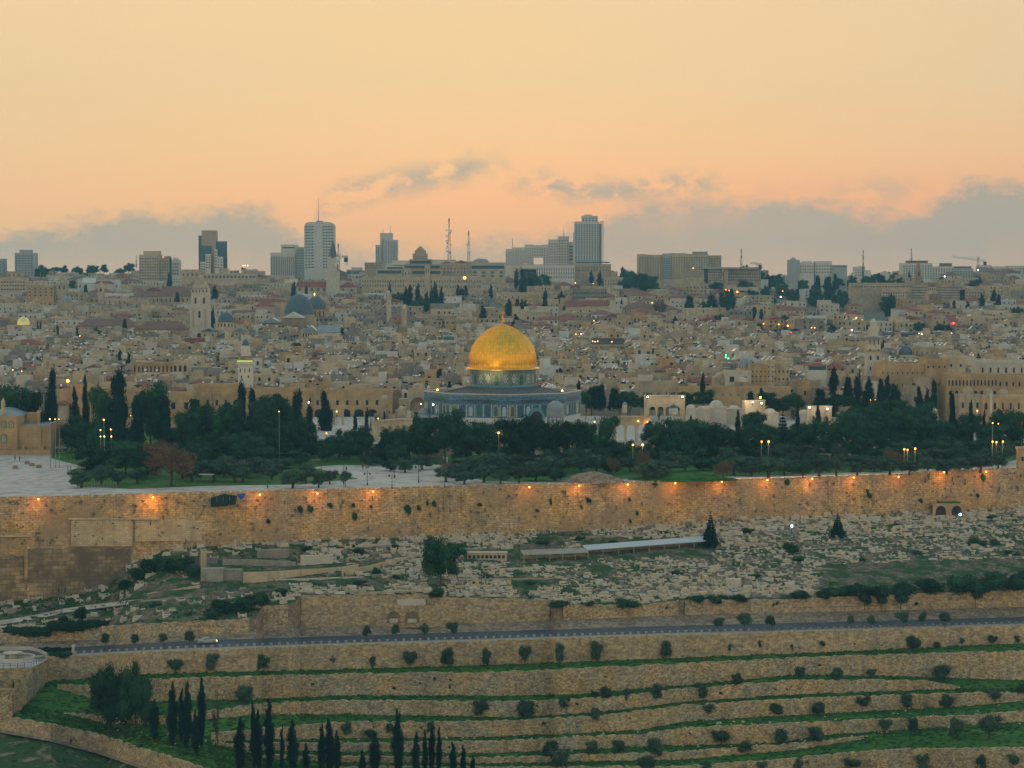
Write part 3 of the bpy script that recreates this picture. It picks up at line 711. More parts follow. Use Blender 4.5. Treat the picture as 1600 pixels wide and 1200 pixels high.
bare(0); bare(1)
LOOK = dict(pine='dark green pine with a broad billowing crown', round='dark leafy tree with a full rounded crown', olive='grey green olive tree with a gnarled trunk',
    cyp='slender pointed dark cypress', conifer='broad ragged dark conifer', spruce='tiered dark spruce', brown='tree with a wide crown of dry reddish brown leaves', young='small young olive with a bare stem',
    bushy='small bushy olive sapling', bush='low dark bush', palm='palm tree with drooping fronds', bare='leafless tree with fine bare twigs')
NT = [0]
def tree(k, px, yb, yt, w, D=None, z=None, grp=None, look=None, name=None, auto=True):
    """tree k whose foot is at pixel (px, yb) at distance D; top at pixel row yt; crown w pixels wide"""
    ps = PROTO[k]; cm, tm, nm, cat, n2 = ps[NT[0] % len(ps)]; NT[0] += 1
    p = at(px, yb, D)
    s = D / F; h = (yb - yt) * s; wd = w * s / (.86 if k in ('cyp', 'conifer', 'spruce') else .95)
    r = thing(name or nm, look or LOOK[k], cat, p, rng.random() * 6.28, grp, auto)
    r.scale = (wd, wd, h)
    link(n2, cm, r); link('trunk', tm, r)
    return r
# --- on the esplanade (foot on the esplanade, distance from the row of the foot)
ESP = """pine 16 700 590 84|pine 52 702 606 46|conifer 82 702 574 30|cyp 8 640 572 9|cyp 118 700 604 17|cyp 134 696 586 14|pine 162 722 600 56|conifer 184 724 580 52|round 122 706 645 60|round 152 712 650 64
round 205 716 668 52|pine 236 714 594 62|conifer 214 716 622 34|conifer 256 716 618 40|pine 306 712 628 66|pine 343 712 634 60|conifer 377 708 598 28|conifer 396 706 606 34|pine 420 706 612 60|pine 438 704 622 46
cyp 448 690 622 10|conifer 466 700 612 30|conifer 483 690 634 22|conifer 508 690 610 32|pine 400 716 645 64|pine 450 714 668 64|round 492 712 690 36|round 545 718 676 40|round 564 722 664 46|cyp 573 700 636 9|cyp 555 690 642 8|spruce 597 722 672 22|round 590 722 692 40
pine 640 718 664 56|pine 664 720 650 54|pine 696 724 638 62|pine 726 724 650 58|pine 756 722 654 52|pine 800 726 650 62|pine 834 728 646 66|pine 868 730 650 60|pine 903 728 652 56|pine 946 728 646 52|round 985 730 686 50
pine 1030 722 652 58|pine 1062 724 650 66|pine 1096 722 652 64|pine 1126 724 658 56|pine 1160 724 664 56|pine 1196 720 660 50|spruce 1223 716 640 44|cyp 1246 706 622 10|round 1212 716 680 60|cyp 1153 712 640 14
cyp 1278 700 626 10|pine 1262 716 654 46|pine 1304 724 648 54|pine 1360 712 652 62|round 1342 720 668 56|pine 1420 712 636 70|pine 1392 704 640 60|pine 1460 712 652 66|pine 1500 714 660 56|cyp 1517 706 624 12|cyp 1537 708 640 10|pine 1550 712 660 46
pine 1385 690 620 56|pine 1440 690 626 50|pine 1340 690 630 50|pine 1180 700 640 44|conifer 1352 680 610 26|conifer 1402 684 608 24|pine 1512 700 640 50|conifer 1300 684 618 26|pine 1598 700 640 50|round 1240 706 660 44|pine 1578 706 634 70|round 1410 716 676 60|round 1480 716 680 60|round 1530 716 684 50|round 1300 702 668 40|conifer 1487 700 614 18|pine 1330 700 640 50|pine 1370 694 632 50
pine 152 740 692 70|pine 196 742 684 72|pine 232 742 690 44|round 480 716 672 44|round 512 722 682 36|round 530 716 668 40|round 620 722 690 40|pine 655 700 648 44|round 660 716 676 50|pine 612 712 668 40|round 470 728 700 40|round 330 728 676 60|round 385 726 672 60|pine 430 722 660 56|pine 290 716 640 50|pine 360 712 622 50|pine 410 712 612 50|olive 285 748 716 44|olive 350 745 714 44|olive 380 754 724 36|olive 425 750 722 40|olive 215 756 728 34|round 230 748 700 40|pine 470 716 650 50|olive 127 762 732 44|olive 158 758 720 40|olive 184 758 734 34|olive 300 752 716 44|olive 335 752 712 44|olive 366 752 718 40|olive 392 746 712 44|olive 415 742 714 40|olive 440 738 714 40|olive 355 740 708 40
olive 457 763 729 44|olive 478 754 722 34|olive 498 762 734 28|olive 515 756 731 26|young 540 761 736 24|olive 633 738 716 34|olive 660 734 708 34|bush 610 736 716 30|bush 578 728 706 34
olive 240 742 708 42|round 275 728 690 40|round 310 735 690 50|round 365 722 676 50|round 410 728 688 46|brown 268 760 686 88|brown 244 744 684 50|bare 328 712 612 40|bare 590 690 642 34|bare 640 700 640 36|bare 655 690 648 30|palm 303 706 606 22|palm 356 712 612 20|bare 575 700 650 40
round 1020 640 608 30|brown 1130 752 716 34|brown 1005 744 700 24|brown 958 744 712 26|brown 1240 742 716 24|brown 1395 736 700 34|brown 700 744 722 30"""
for t in ESP.replace('\n', '|').split('|'):
    k, px, yb, yt, w = t.split(); px, yb, yt, w = map(float, (px, yb, yt, w))
    tree(k, px, yb, yt, w, desp(yb), grp='trees on the esplanade')
for i in range(96):     # olive grove behind the wall
    px = 702 + i * 9.2 + rng.uniform(-5, 5); s = -.022 * (px - 700)
    if (890 < px < 975 or 1035 < px < 1120) and i % 3 == 0: continue
    yb = (755, 744, 734)[i % 3] + s + rng.uniform(-3, 3)
    tree('olive' if rng.random() < .8 else 'bush', px, yb, yb - rng.uniform(22, 36), rng.uniform(30, 48), desp(yb), grp='olives behind the city wall', look=rng.choice(['grey green olive tree', 'dense dusty olive tree', 'low spreading olive tree']))
for i in range(14):
    px = 1400 + i * 13; yb = 716 - i * .3; tree('bush', px, yb, yb - 18, 20, desp(yb), grp='clipped hedge bushes', look='squat clipped hedge bush', name='hedge_bush')
# --- below the wall
SLOPE = """young 165 1013 989 20|young 211 1012 990 18|young 256 1010 990 20|young 296 1010 985 21|young 573 1001 977 20|young 618 1000 975 18|young 663 998 974 18|young 708 998 971 23|young 1121 987 964 27|young 1163 986 957 27|young 1203 986 961 23|young 1329 982 962 16|young 1361 982 962 18|young 1411 981 955 27|young 1441 981 955 17|young 1476 979 956 23
young 1351 955 922 30|young 1377 955 924 26|young 1407 953 921 30|bare 1249 955 926 12|bare 1478 948 920 16|young 1524 950 912 30|bush 921 949 936 16|bush 985 951 932 38|bush 1042 952 942 14|bush 1211 950 936 12|bush 1429 949 938 12|bare 1008 958 940 10|bare 1048 958 938 10
bushy 275 1053 1027 24|bushy 331 1050 1016 30|bushy 404 1049 1020 36|young 472 1045 1027 11|young 519 1044 1020 14|bushy 580 1044 1022 17|bushy 641 1044 1015 23|bushy 700 1043 1010 25|bushy 760 1042 1010 18|bushy 820 1041 1005 19|bushy 874 1039 1002 19|bushy 932 1035 999 25|young 986 1030 1015 13|bushy 1041 1030 999 21|young 1083 1025 1005 12|bushy 1139 1023 1003 17|bushy 1187 1020 996 15|bushy 1234 1018 1002 14|bushy 1283 1015 998 17|young 1332 1016 1002 13|young 1376 1014 1002 12|bushy 1426 1023 991 30|bushy 1464 1013 1002 14|young 1503 1011 996 11|bushy 1551 1009 991 15|bushy 1588 1005 991 16
bushy 380 1097 1069 38|bushy 946 1099 1070 24|bushy 979 1098 1073 14|bushy 1024 1095 1065 26|bushy 1152 1076 1050 22|bushy 1250 1061 1040 22|bushy 1307 1063 1041 22|bushy 1361 1060 1044 20|bushy 1472 1064 1037 36|bushy 1097 1093 1064 30|bush 930 1087 1078 12
bushy 751 1120 1090 32|bushy 820 1122 1091 36|bushy 881 1115 1087 22|bushy 930 1133 1103 22|young 890 1144 1129 13|bushy 1106 1121 1096 25|bushy 1212 1119 1096 28|bushy 1279 1118 1095 23|bushy 1349 1111 1084 28|bushy 1417 1109 1081 23|bushy 1478 1107 1083 23|bushy 1554 1099 1074 28|bushy 1596 1087 1068 20
bushy 540 1151 1124 24|bushy 607 1151 1126 24|bushy 675 1151 1124 24|bushy 860 1184 1155 28|bushy 925 1182 1155 25|bushy 967 1180 1154 28|bushy 1025 1184 1149 32|bushy 1127 1164 1139 36|bushy 1220 1161 1137 26|bushy 1276 1161 1132 32|bushy 1383 1146 1121 22|bushy 1427 1144 1119 22|bushy 1494 1153 1119 30|bushy 1546 1155 1114 44|bushy 1165 1177 1157 28|bush 580 1155 1135 20
bushy 875 1208 1168 38|bushy 1010 1212 1178 38|bushy 1250 1205 1180 28|bushy 1330 1205 1180 36|bushy 1440 1210 1173 34|bushy 1528 1205 1172 32|bushy 1582 1205 1172 26|bushy 1190 1212 1186 26|bushy 1100 1212 1190 28
round 172 1148 1032 66|round 212 1142 1027 56|round 158 1120 1040 40
cyp 242 1158 1092 15|cyp 270 1168 1064 17|cyp 284 1162 1074 10|cyp 293 1174 1064 15|cyp 315 1168 1056 12|cyp 306 1182 1108 14|cyp 375 1207 1120 17|cyp 396 1202 1095 10|cyp 404 1212 1108 13|cyp 421 1212 1091 16|cyp 441 1212 1132 7|cyp 457 1212 1121 16|cyp 478 1214 1160 10|cyp 503 1216 1130 13|cyp 515 1216 1122 16|cyp 527 1216 1140 11
cyp 585 1216 1144 17|cyp 622 1216 1106 18|cyp 650 1216 1143 12|cyp 664 1216 1138 8|cyp 675 1216 1131 10|cyp 686 1216 1135 9|cyp 708 1216 1158 11|cyp 724 1216 1163 8|cyp 739 1216 1180 7|cyp 566 1216 1170 10|bare 338 1190 1070 22|bare 228 1160 1100 10
bush 100 975 958 18|bush 128 972 940 22|bush 590 900 883 14|bush 680 935 915 30|bush 1235 868 842 24|bush 1530 855 838 30|bush 1555 856 840 20|bush 285 895 862 40|bush 262 893 862 34|bush 235 898 868 36|bush 215 910 880 30|bush 300 905 876 24|bush 195 924 902 26
bush 480 862 850 18|bush 560 866 854 20|bush 620 858 848 16|bush 850 852 842 22|bush 905 846 836 16|bush 960 850 842 18|bush 1040 836 828 20|bush 1165 834 824 22|bush 1250 878 868 24|bush 1180 905 894 20|bush 1060 900 890 22|bush 1400 825 815 18|bush 1430 868 858 22|bush 1545 812 802 20|bush 760 905 896 18|bush 830 915 906 20|bush 560 915 905 22|bush 620 905 896 16|bush 440 930 916 26|bush 240 950 940 20|bush 1350 880 870 20|bush 1580 870 858 24|spruce 1110 856 799 32|spruce 1309 842 800 30|pine 688 922 834 60|pine 712 880 844 36|bush 870 950 936 40|bush 1090 945 925 30|bush 1120 945 926 30|bush 1155 943 924 30
bush 1330 935 905 44|bush 1370 935 908 44|bush 1410 934 905 44|bush 1455 932 895 50|bush 1500 932 888 56|bush 1545 930 885 60|bush 1590 926 884 60|bush 1290 937 914 40|bush 1250 938 918 34|bush 350 960 930 40|bush 385 955 925 44|bush 410 945 920 30|bush 330 965 945 34"""
for t in SLOPE.replace('\n', '|').split('|'):
    k, px, yb, yt, w = t.split(); px, yb, yt, w = map(float, (px, yb, yt, w))
    g = 'cypresses at the bottom' if k == 'cyp' else 'bushes on the slope' if k == 'bush' else 'small trees along the terraces and road'
    r = tree(k, px, yb, yt, w * (1.35 if k == 'cyp' else 1), dfg(px, yb), grp=g)
    if k == 'pine': r['label'] = 'big leaning pine among the graves'
# hedge masses
def hedge(px0, px1, yb, yt, label, n, mt='leaf'):
    D = dfg((px0 + px1) / 2, yb); s = D / F; r3 = random.Random(int(px0)); w = (px1 - px0) * s; h = (yb - yt) * s
    bl = [(w * ((i + .5) / n - .5) + r3.uniform(-.3, .3), r3.uniform(-.4, .4), h * .38, h * r3.uniform(.42, .62), 1) for i in range(n)]
    p = at((px0 + px1) / 2, yb, D); t = thing('hedge', label, 'hedge', p)
    leafcloud(bl, 500 * n, .22, 9).build('foliage', M[mt], t)
    mb = MB(); [mb.tube([(b[0], b[1], -.2), (b[0], b[1], h * .3)], .05, 4) for b in bl]; mb.build('stem', M['bark'], t)
hedge(8, 74, 992, 978, 'long low dark hedge above the roadside wall near the fountain', 14)
hedge(76, 200, 984, 968, 'dark hedge strip running above the roadside wall', 20)
hedge(60, 112, 1018, 1011, 'small clipped hedge on the fountain plaza rim', 12)
hedge(80, 112, 1026, 1018, 'second clipped hedge on the fountain plaza, nearer', 8)
# bushes rooted in the city wall
for i, (px, py, w, h) in enumerate([(470, 797, 11, 15), (486, 795, 10, 13), (516, 790, 10, 10), (553, 790, 7, 9), (555, 807, 9, 15), (580, 792, 6, 6), (638, 797, 15, 18), (655, 794, 6, 10), (679, 788, 8, 12), (668, 787, 5, 9), (420, 815, 7, 9), (750, 789, 10, 6), (861, 785, 5, 16), (921, 782, 9, 9), (909, 793, 5, 7), (984, 781, 6, 8), (996, 802, 5, 9), (985, 815, 5, 8), (1231, 754, 11, 12), (1359, 774, 9, 11), (1439, 783, 7, 9), (1537, 747, 10, 14), (1356, 767, 5, 6), (1024, 757, 11, 6), (1528, 775, 8, 8), (840, 798, 6, 6)]):
    D = dwall(px) - .7; p = at(px, py, D); s = D / F; cm, tm, *_ = PROTO['bush'][i % 3]
    r = thing('wall_bush', 'dark bush rooted in the city wall', 'bush', p, 0, 'bushes growing from the city wall', True); r.scale = (w * s, w * s * .5, h * s * 1.2)
    link('foliage', cm, r, (0, 0, -.4)); link('stem', tm, r, (0, 0, -.4))
# tufts on the terrace walls
for i in range(34):
    px = rng.uniform(480, 1590); k = rng.choice([7, 7, 9, 11, 13]); y = float(np.interp(px, PX, SEQ[k])) ; y2 = float(np.interp(px, PX, SEQ[k + 1]))
    if y2 - y < 8: continue
    y = y + (y2 - y) * rng.uniform(.25, .7); D = float(np.interp(px, PX, DS[k])) - .5; cm, tm, *_ = PROTO['bush'][i % 3]; s = D / F * rng.uniform(4, 8)
    r = thing('wall_tuft', 'dark weed tuft on a wall', 'weed', at(px, y, D), 0, 'weed tufts on the terrace walls', True); r.scale = (s, s * .5, s)
    link('foliage', cm, r, (0, 0, -.4)); link('stem', tm, r, (0, 0, -.4))
# ------------------------------------------------------------------ small walls, sheds and stones of the graveyard
def slab(name, pts, th, h0, m, label, cat, grp=None, depth=1.0):
    """wall along picture points (px, py_top, py_bottom)"""
    vs = []; o = on(*[pts[len(pts) // 2][i] for i in (0, 2)])
    for px, ya, yb in pts:
        D = dfg(px, yb); a = at(px, ya, D); b = at(px, yb, D)
        for p, dy in ((b, -th / 2), (a, -th / 2), (a, th / 2), (b, th / 2)): vs.append((p.x - o.x, D + dy - o.y, p.z - o.z - (.6 if p is b else 0)))
    n = len(pts); mb = MB(); mb.add(vs, [(i * 4 + k, (i + 1) * 4 + k, (i + 1) * 4 + k + 1, i * 4 + k + 1) for i in range(n - 1) for k in range(3)] + [(0, 1, 2, 3), (n * 4 - 1, n * 4 - 2, n * 4 - 3, n * 4 - 4)])
    ob = mb.build(name, M[m]); ob.location = o; return tag(ob, label, cat, grp)
slab('path_wall', [(380, 894, 914), (420, 893, 910), (470, 890, 902), (533, 886, 893), (560, 881, 890)], .4, 0, 'cream', 'smooth pale yellow path wall smeared with graffiti', 'wall')
slab('path_wall', [(222, 928, 932), (270, 921, 925), (312, 914, 921)], .5, 0, 'cream', 'low pale kerb wall along the ramp, below the concrete tomb house', 'wall')
slab('path_wall', [(533, 890, 902), (575, 884, 894), (620, 873, 880), (652, 866, 871)], .5, 0, 'cream', 'pale ramp wall climbing to the leaning pine', 'wall')
slab('path_wall', [(0, 970, 974), (60, 960, 963), (100, 951, 955), (150, 944, 948), (222, 936, 938)], .4, 0, 'pale', 'thin pale kerb of the lower ramp path below the big ashlar blocks', 'wall')
slab('graveyard_wall', [(314, 862, 890), (322, 862, 890)], 1.6, 0, 'cream', 'narrow pale pillar beside the concrete tomb house', 'wall')
slab('graveyard_wall', [(315, 888, 909), (350, 887, 909)], 3, 0, 'concrete', 'grey concrete tomb house block', 'wall')
slab('graveyard_wall', [(350, 889, 908), (379, 889, 908)], 2.6, 0, 'grey', 'darker ribbed block joined to the concrete tomb house', 'wall')
slab('graveyard_wall', [(311, 871, 882), (340, 871, 882)], 1.2, 0, 'grey', 'low grey wall piece above the concrete tomb house', 'wall')
slab('graveyard_wall', [(348, 874, 886), (400, 874, 886), (462, 878, 887)], .6, 0, 'concrete', 'long grey graveyard wall above the graffiti path wall', 'wall')
slab('graveyard_wall', [(402, 858, 872), (450, 858, 872)], 1.2, 0, 'grey', 'dark grey family grave enclosure below the blue tarpaulin', 'wall')
slab('graveyard_wall', [(470, 868, 884), (520, 867, 882)], 1.5, 0, 'pale', 'pale stepped family grave enclosure', 'wall')
slab('graveyard_wall', [(1134, 904, 916), (1157, 904, 916)], 2, 0, 'pale', 'small square pale grave house above the roadside wall', 'wall')
slab('graveyard_wall', [(1146, 848, 857), (1200, 849, 856)], 1, 0, 'pink', 'low orange brick grave platform near the larger spruce', 'wall')
for i, (a, b, y, s_) in enumerate([(1120, 1210, 862, -8), (1300, 1380, 836, -3), (1380, 1470, 845, -3), (1250, 1330, 858, -4), (1160, 1250, 877, -5), (1330, 1420, 862, -4), (1480, 1600, 858, -5), (1190, 1300, 893, -5), (980, 1060, 902, -3), (780, 900, 888, -3), (660, 760, 858, -2), (900, 1000, 838, -3), (560, 640, 850, 0), (420, 520, 846, 2), (720, 900, 905, -3), (1000, 1100, 885, -4), (1400, 1500, 815, -2), (1500, 1600, 835, -4), (430, 560, 905, -4), (220, 300, 938, -6), (560, 650, 925, -2)]):
    slab('graveyard_wall', [(a, y, y + 4.5), ((a + b) / 2, y + s_ / 2, y + s_ / 2 + 4.2), (b, y + s_, y + s_ + 4)], .6, 0, ('pale', 'concrete', 'beige')[i % 3], 'low %s wall between rows of graves' % ('pale', 'grey', 'beige')[i % 3], 'wall', 'low graveyard walls')
for o in list(bpy.data.objects):
    if o.get('group') == 'low graveyard walls': TH.append(o)
# ramp path
def pathstrip(name, pts, w, m):
    vs = []
    for px, py in pts:
        p = on(px, py); d2 = dfg(px, py + w); q = at(px, py + w, d2); vs += [(p.x, p.y, p.z + .22), (q.x, q.y, q.z + .22)]
    mb = MB(); mb.add(vs, [(2 * i, 2 * i + 1, 2 * i + 3, 2 * i + 2) for i in range(len(pts) - 1)]); kind(mb.build(name, m), 'structure')
pathstrip('ramp_path', [(-20, 976), (60, 963), (100, 954), (150, 947), (222, 938), (312, 921), (380, 914), (450, 904), (533, 893), (560, 890)], 5, M['paving'])
pathstrip('graveyard_path', [(1066, 868), (1120, 861), (1200, 851), (1260, 846), (1330, 842), (1400, 850)], 4, M['paving'])
pathstrip('graveyard_path', [(1000, 873), (1066, 867), (1100, 862)], 4, M['paving'])
# long shelter
def post_shelter(px0, py0, px1, py1, h, w, label, mroof, npost, thick=.18):
    a = on(px0, py0); b = on(px1, py1); t = thing('graveyard_shelter', label, 'shelter', a); d = b - a
    n = Vector((d.y, -d.x, 0)).normalized() * w
    up = Vector((0, 0, h)); th = Vector((0, 0, thick)); mb = MB()
    q = [up, d + up, d + up - n + Vector((0, 0, .9)), up - n + Vector((0, 0, .9))]
    mb.add([tuple(v) for v in q] + [tuple(v + th) for v in q], [(3, 2, 1, 0), (4, 5, 6, 7), (0, 1, 5, 4), (1, 2, 6, 5), (2, 3, 7, 6), (3, 0, 4, 7)]); mb.build('roof', mroof, t)
    pm = MB(); pm.box(-.12, .12, -.12, .12, -.8, h + .02); pm = pm.mesh('shelter_post', M['concrete'])
    for i in range(npost):
        for k in (0, 1): link('post', pm, t, d * (.01 + .98 * i / (npost - 1)) + n * (-.04 - .9 * k) + Vector((0, 0, .85 * k)))
    mb = MB(); e = -n * .96; mb.add([tuple(v) for v in (e, d + e, d + e + up * .75, e + up * .75)], [(0, 1, 2, 3)]); mb.build('back_wall', M['beige'], t)
post_shelter(917, 872, 1110, 857, 2.0, 3.2, 'long open shelter with a bright sheet metal roof in the graveyard', mat('sheet metal roof', (.40, .45, .47), rough=.5, var=.08), 9)
post_shelter(818, 881, 920, 877, 2.2, 3.0, 'older flat concrete shelter joined to the bright metal one', M['concrete'], 6)
t = thing('low_chapel', 'low pale building with a row of small square windows among the graves', 'building', on(761, 877)); s = t.location.y / F
mb = MB(); mb.box(-31 * s, 31 * s, 0, 4, -.5, 12 * s); mb.box(-32 * s, 32 * s, -.1, 4.1, 12 * s, 13.4 * s); mb.build('wall', M['cream'], t)
pm = MB(); pm.box(-.35, .35, -.04, .1, -.4, .4); pm = pm.mesh('small window', M['window'])
for i in range(9): link('window', pm, t, ((-27 + i * 6.6) * s, 0, 7 * s))
# little arched tomb at the wall
t = thing('arched_tomb', 'small stone tomb building with two dark arches against the city wall', 'tomb', on(1480, 806)); s = t.location.y / F
mb = MB(); mb.arcade(-24 * s, 26 * s, -.5, 19 * s, 2, -1.5, -.8, .35, .45); mb.box(-24 * s, 26 * s, -.8, 3, 16 * s, 20 * s); mb.build('arcade', M['ochre'], t)
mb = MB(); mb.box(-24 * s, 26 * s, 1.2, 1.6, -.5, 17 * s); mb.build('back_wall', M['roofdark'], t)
mb = MB(); mb.box(-14 * s, 20 * s, -.6, 2.6, 20 * s, 21.5 * s); mb.build('grass_roof', M['grass'], t)
# monuments
t = thing('pyramid_monument', 'small pale pyramid-topped grave monument below the city wall', 'monument', on(367, 857)); s = t.location.y / F
mb = MB(); mb.box(-4 * s, 4 * s, -.5, .5, -.3, 3 * s); mb.lathe([(3.4 * s, 3 * s), (.02, 16 * s)], 4, a0=math.pi / 4); mb.build('monument', M['tombwhite'], t)
# tombs
TM = []
def tombmesh(i):
    r3 = random.Random(i); mb = MB(); l_ = r3.uniform(1.9, 2.8); w = r3.uniform(.8, 1.2); h = r3.uniform(.35, .75)
    mb.box(-l_ / 2, l_ / 2, -w / 2, w / 2, -.4, h * .5); mb.box(-l_ / 2 + .12, l_ / 2 - .12, -w / 2 + .1, w / 2 - .1, h * .5, h)
    hs = MB()
    if i % 3 == 0: hs.box(-l_ / 2, -l_ / 2 + .34, -w / 2, w / 2, h, h + r3.uniform(.3, .7))
    elif i % 3 == 1:
        hs.prism([(-l_ / 2, h), (l_ / 2, h), (l_ / 2, h + .35), (l_ / 2 - .25, h + .35), (l_ / 2 - .25, h + .1), (-l_ / 2 + .35, h + .1), (-l_ / 2 + .3, h + .55), (-l_ / 2, h + .6)], -w / 2 + .1, w / 2 - .1)
    else: hs.box(-l_ / 2 + .25, l_ / 2 - .25, -w / 2 + .2, w / 2 - .2, h, h + r3.uniform(.25, .45))
    return mb, hs
TB = [tombmesh(i) for i in range(9)]
TMESH = [(a.mesh('grave slab', M['tombwhite' if i % 5 == 0 else 'tomb']), b.mesh('headstone', M['tombwhite' if i % 4 == 0 else 'tomb'])) for i, (a, b) in enumerate(TB)]
NZ = np.random.RandomState(4).rand(40, 12)
def patchy(px, py):
    u = (px + 20) / 1660 * 38; v = (py - 790) / 170 * 10; i, j = int(max(0, min(38, u))), int(max(0, min(10, v))); fu, fv = u - i, v - j
    return (NZ[i, j] * (1 - fu) + NZ[i + 1, j] * fu) * (1 - fv) + (NZ[i, j + 1] * (1 - fu) + NZ[i + 1, j + 1] * fu) * fv
tombs = []
D = 0
for r_ in range(37):
    t = (r_ + .5) / 37
    px = -20.0
    while px < 1620:
        px += rng.uniform(7.5, 14.5)
        y0, y1 = np.interp(px, PX, R0), np.interp(px, PX, R1)
        py = y0 + (y1 - y0) * (t + rng.uniform(-.012, .012))
        if px < 420 and py > y0 + (y1 - y0) * .1 and rng.random() < .75: continue
        if px < 640 and rng.random() < .45: continue
        if px > 1280 and py > 886 - (px - 1280) * .03: continue
        if patchy(px, py) < (.33 if px < 1000 else .12): continue
        if (905 < px < 1118 and 842 < py < 876) or (806 < px < 925 and 862 < py < 886) or (312 < px < 560 and 884 < py < 916) or (725 < px < 797 and 860 < py < 880) or (1455 < px < 1510 and py < 808): continue
        if abs(py - np.interp(px, [-20, 222, 380, 560, 640], [976, 938, 914, 890, 870])) < 7 and px < 600: continue
        if py > y1 - 2.5: continue
        tombs.append((px, py))
tombs.sort(key=lambda a: dfg(*a))
mass = MB()
for i, (px, py) in enumerate(tombs):
    p = on(px, py); j = rng.randrange(9); rz = WR + rng.uniform(-.12, .12) + (math.pi / 2 if rng.random() < .12 else 0); sc = rng.uniform(.6, 1.05) * (1.2 if px > 1000 else 1)
    if i < 290:
        w_ = 'white marble' if j % 5 == 0 else 'weathered stone'
        r = thing('tomb', w_ + (' tomb with a headstone', ' tomb with raised ends', ' stepped tomb')[j % 3], 'tomb', p, rz, 'tombs in the graveyard under the city wall', True); r.scale = (sc, sc, sc)
        link('grave_slab', TMESH[j][0], r); link('headstone', TMESH[j][1], r)
    else:
        Mx = Matrix.Translation(p) @ Matrix.Rotation(rz, 4, 'Z') @ Matrix.Scale(sc, 4); mm = rng.choice([0, 0, 0, 1, 2])
        mass.merge(TB[j][0], Mx, mm); mass.merge(TB[j][1], Mx, mm)
kind(mass.build('graveyard_stones', [M['tomb'], M['tombwhite'], M['grey']]), 'stuff')
# weeds among the graves
mb = MB(); r3 = random.Random(77)
for i in range(1500):
    px = r3.uniform(-10, 1610); y0, y1 = np.interp(px, PX, R0), np.interp(px, PX, R1); py = y0 + (y1 - y0) * r3.random()
    if patchy(px, py) > .5 and r3.random() < .75: continue
    p = on(px, py); s = r3.uniform(.3, .9)
    for k in range(9):
        a = r3.random() * 6.28; q = (p.x + r3.gauss(0, s), p.y + r3.gauss(0, s), p.z); l_ = r3.uniform(.2, .55)
        mb.add([(q[0] - .25 * math.cos(a), q[1] - .25 * math.sin(a), q[2]), (q[0] + .25 * math.cos(a), q[1] + .25 * math.sin(a), q[2]), (q[0] + .3 * math.cos(a), q[1] - .1, q[2] + l_), (q[0] - .2 * math.cos(a), q[1] + .1, q[2] + l_)], [(0, 1, 2, 3)])
kind(mb.build('graveyard_weeds', mat('weeds', (.022, .075, .016), var=.4, scale=.5)), 'stuff')
# ragged grass fringe on the terraces: many blades of grass in one mass
mb = MB(); r3 = random.Random(78)
for i in (6, 8, 10, 12, 14, 16, 18, 19, 20):
    for _ in range(1500):
        px = r3.uniform(-10, 1610); y0, y1 = np.interp(px, PX, YS[i]), np.interp(px, PX, YS[i + 1])
        if y1 - y0 < 2: continue
        t = r3.random() ** (2 if r3.random() < .5 else 1); d0, d1 = np.interp(px, PX, DS[i]), np.interp(px, PX, DS[i + 1]); y = y0 + (y1 - y0) * t
        d = 1 / ((1 - t) / d0 + t / d1); p = at(px, y, d); s = r3.uniform(.3, .8); l_ = r3.uniform(.12, .4)
        mb.add([(p.x - s, p.y, p.z - .05), (p.x + s, p.y + r3.uniform(-.2, .2), p.z - .05), (p.x + s * .6, p.y + .1, p.z + l_), (p.x - s * .5, p.y - .1, p.z + l_ * r3.uniform(.5, 1))], [(0, 1, 2, 3)])
kind(mb.build('terrace_grass', mat('long grass', (.02, .085, .014), var=.5, scale=.3, col2=(.05, .10, .012))), 'stuff')
mb = MB()
for i in (19, 20, 14, 12):
    for _ in range(90):
        px = r3.uniform(-10, 500) if i > 18 else r3.uniform(0, 1600); y0, y1 = np.interp(px, PX, YS[i]), np.interp(px, PX, YS[i + 1])
        if y1 - y0 < 3: continue
        p = on(px, y0 + (y1 - y0) * r3.random()); s = r3.uniform(.12, .4); mb.lathe([(s, -.1), (s * .8, s * .5), (.02, s * .8)], 5, p.x, p.y); 
        for q in range(len(mb.v) - 15, len(mb.v)): mb.v[q] = (mb.v[q][0], mb.v[q][1], mb.v[q][2] + p.z)
kind(mb.build('loose_rubble', M['pale']), 'stuff')
# ------------------------------------------------------------------ window helpers
def archpts(w, h, k=5, z0=0):
    r = w / 2; zs = h - r * 1.1
    return [(-r, z0), (r, z0)] + [(r * math.cos(math.pi * i / (2 * k) * 1) if False else r * math.cos(math.pi * i / (2 * k)), zs + r * 1.1 * math.sin(math.pi * i / (2 * k))) for i in range(1, 2 * k)][::1] + [(-r, zs)]
def archoutline(w, h, k=5):
    r = w / 2; zs = h - r
    return [(-r, 0), (r, 0), (r, zs)] + [(r * math.cos(math.pi * i / (2 * k)), zs + r * math.sin(math.pi * i / (2 * k))) for i in range(1, 2 * k)] + [(-r, zs)]
WMESH = {}
def wmesh(shape, m='window'):
    if (shape, m) not in WMESH:
        mb = MB()
        if shape == 'arch': mb.prism(archoutline(1, 1.0) if False else [(x, z) for x, z in [(-.5, 0), (.5, 0), (.5, .68)] + [(.5 * math.cos(math.pi * i / 8), .68 + .32 * math.sin(math.pi * i / 8)) for i in range(1, 8)] + [(-.5, .68)]], -.05, .2)
        else: mb.box(-.5, .5, -.05, .2, 0, 1, bottom=True)
        WMESH[(shape, m)] = mb.mesh('window pane ' + shape, M[m])
    return WMESH[(shape, m)]
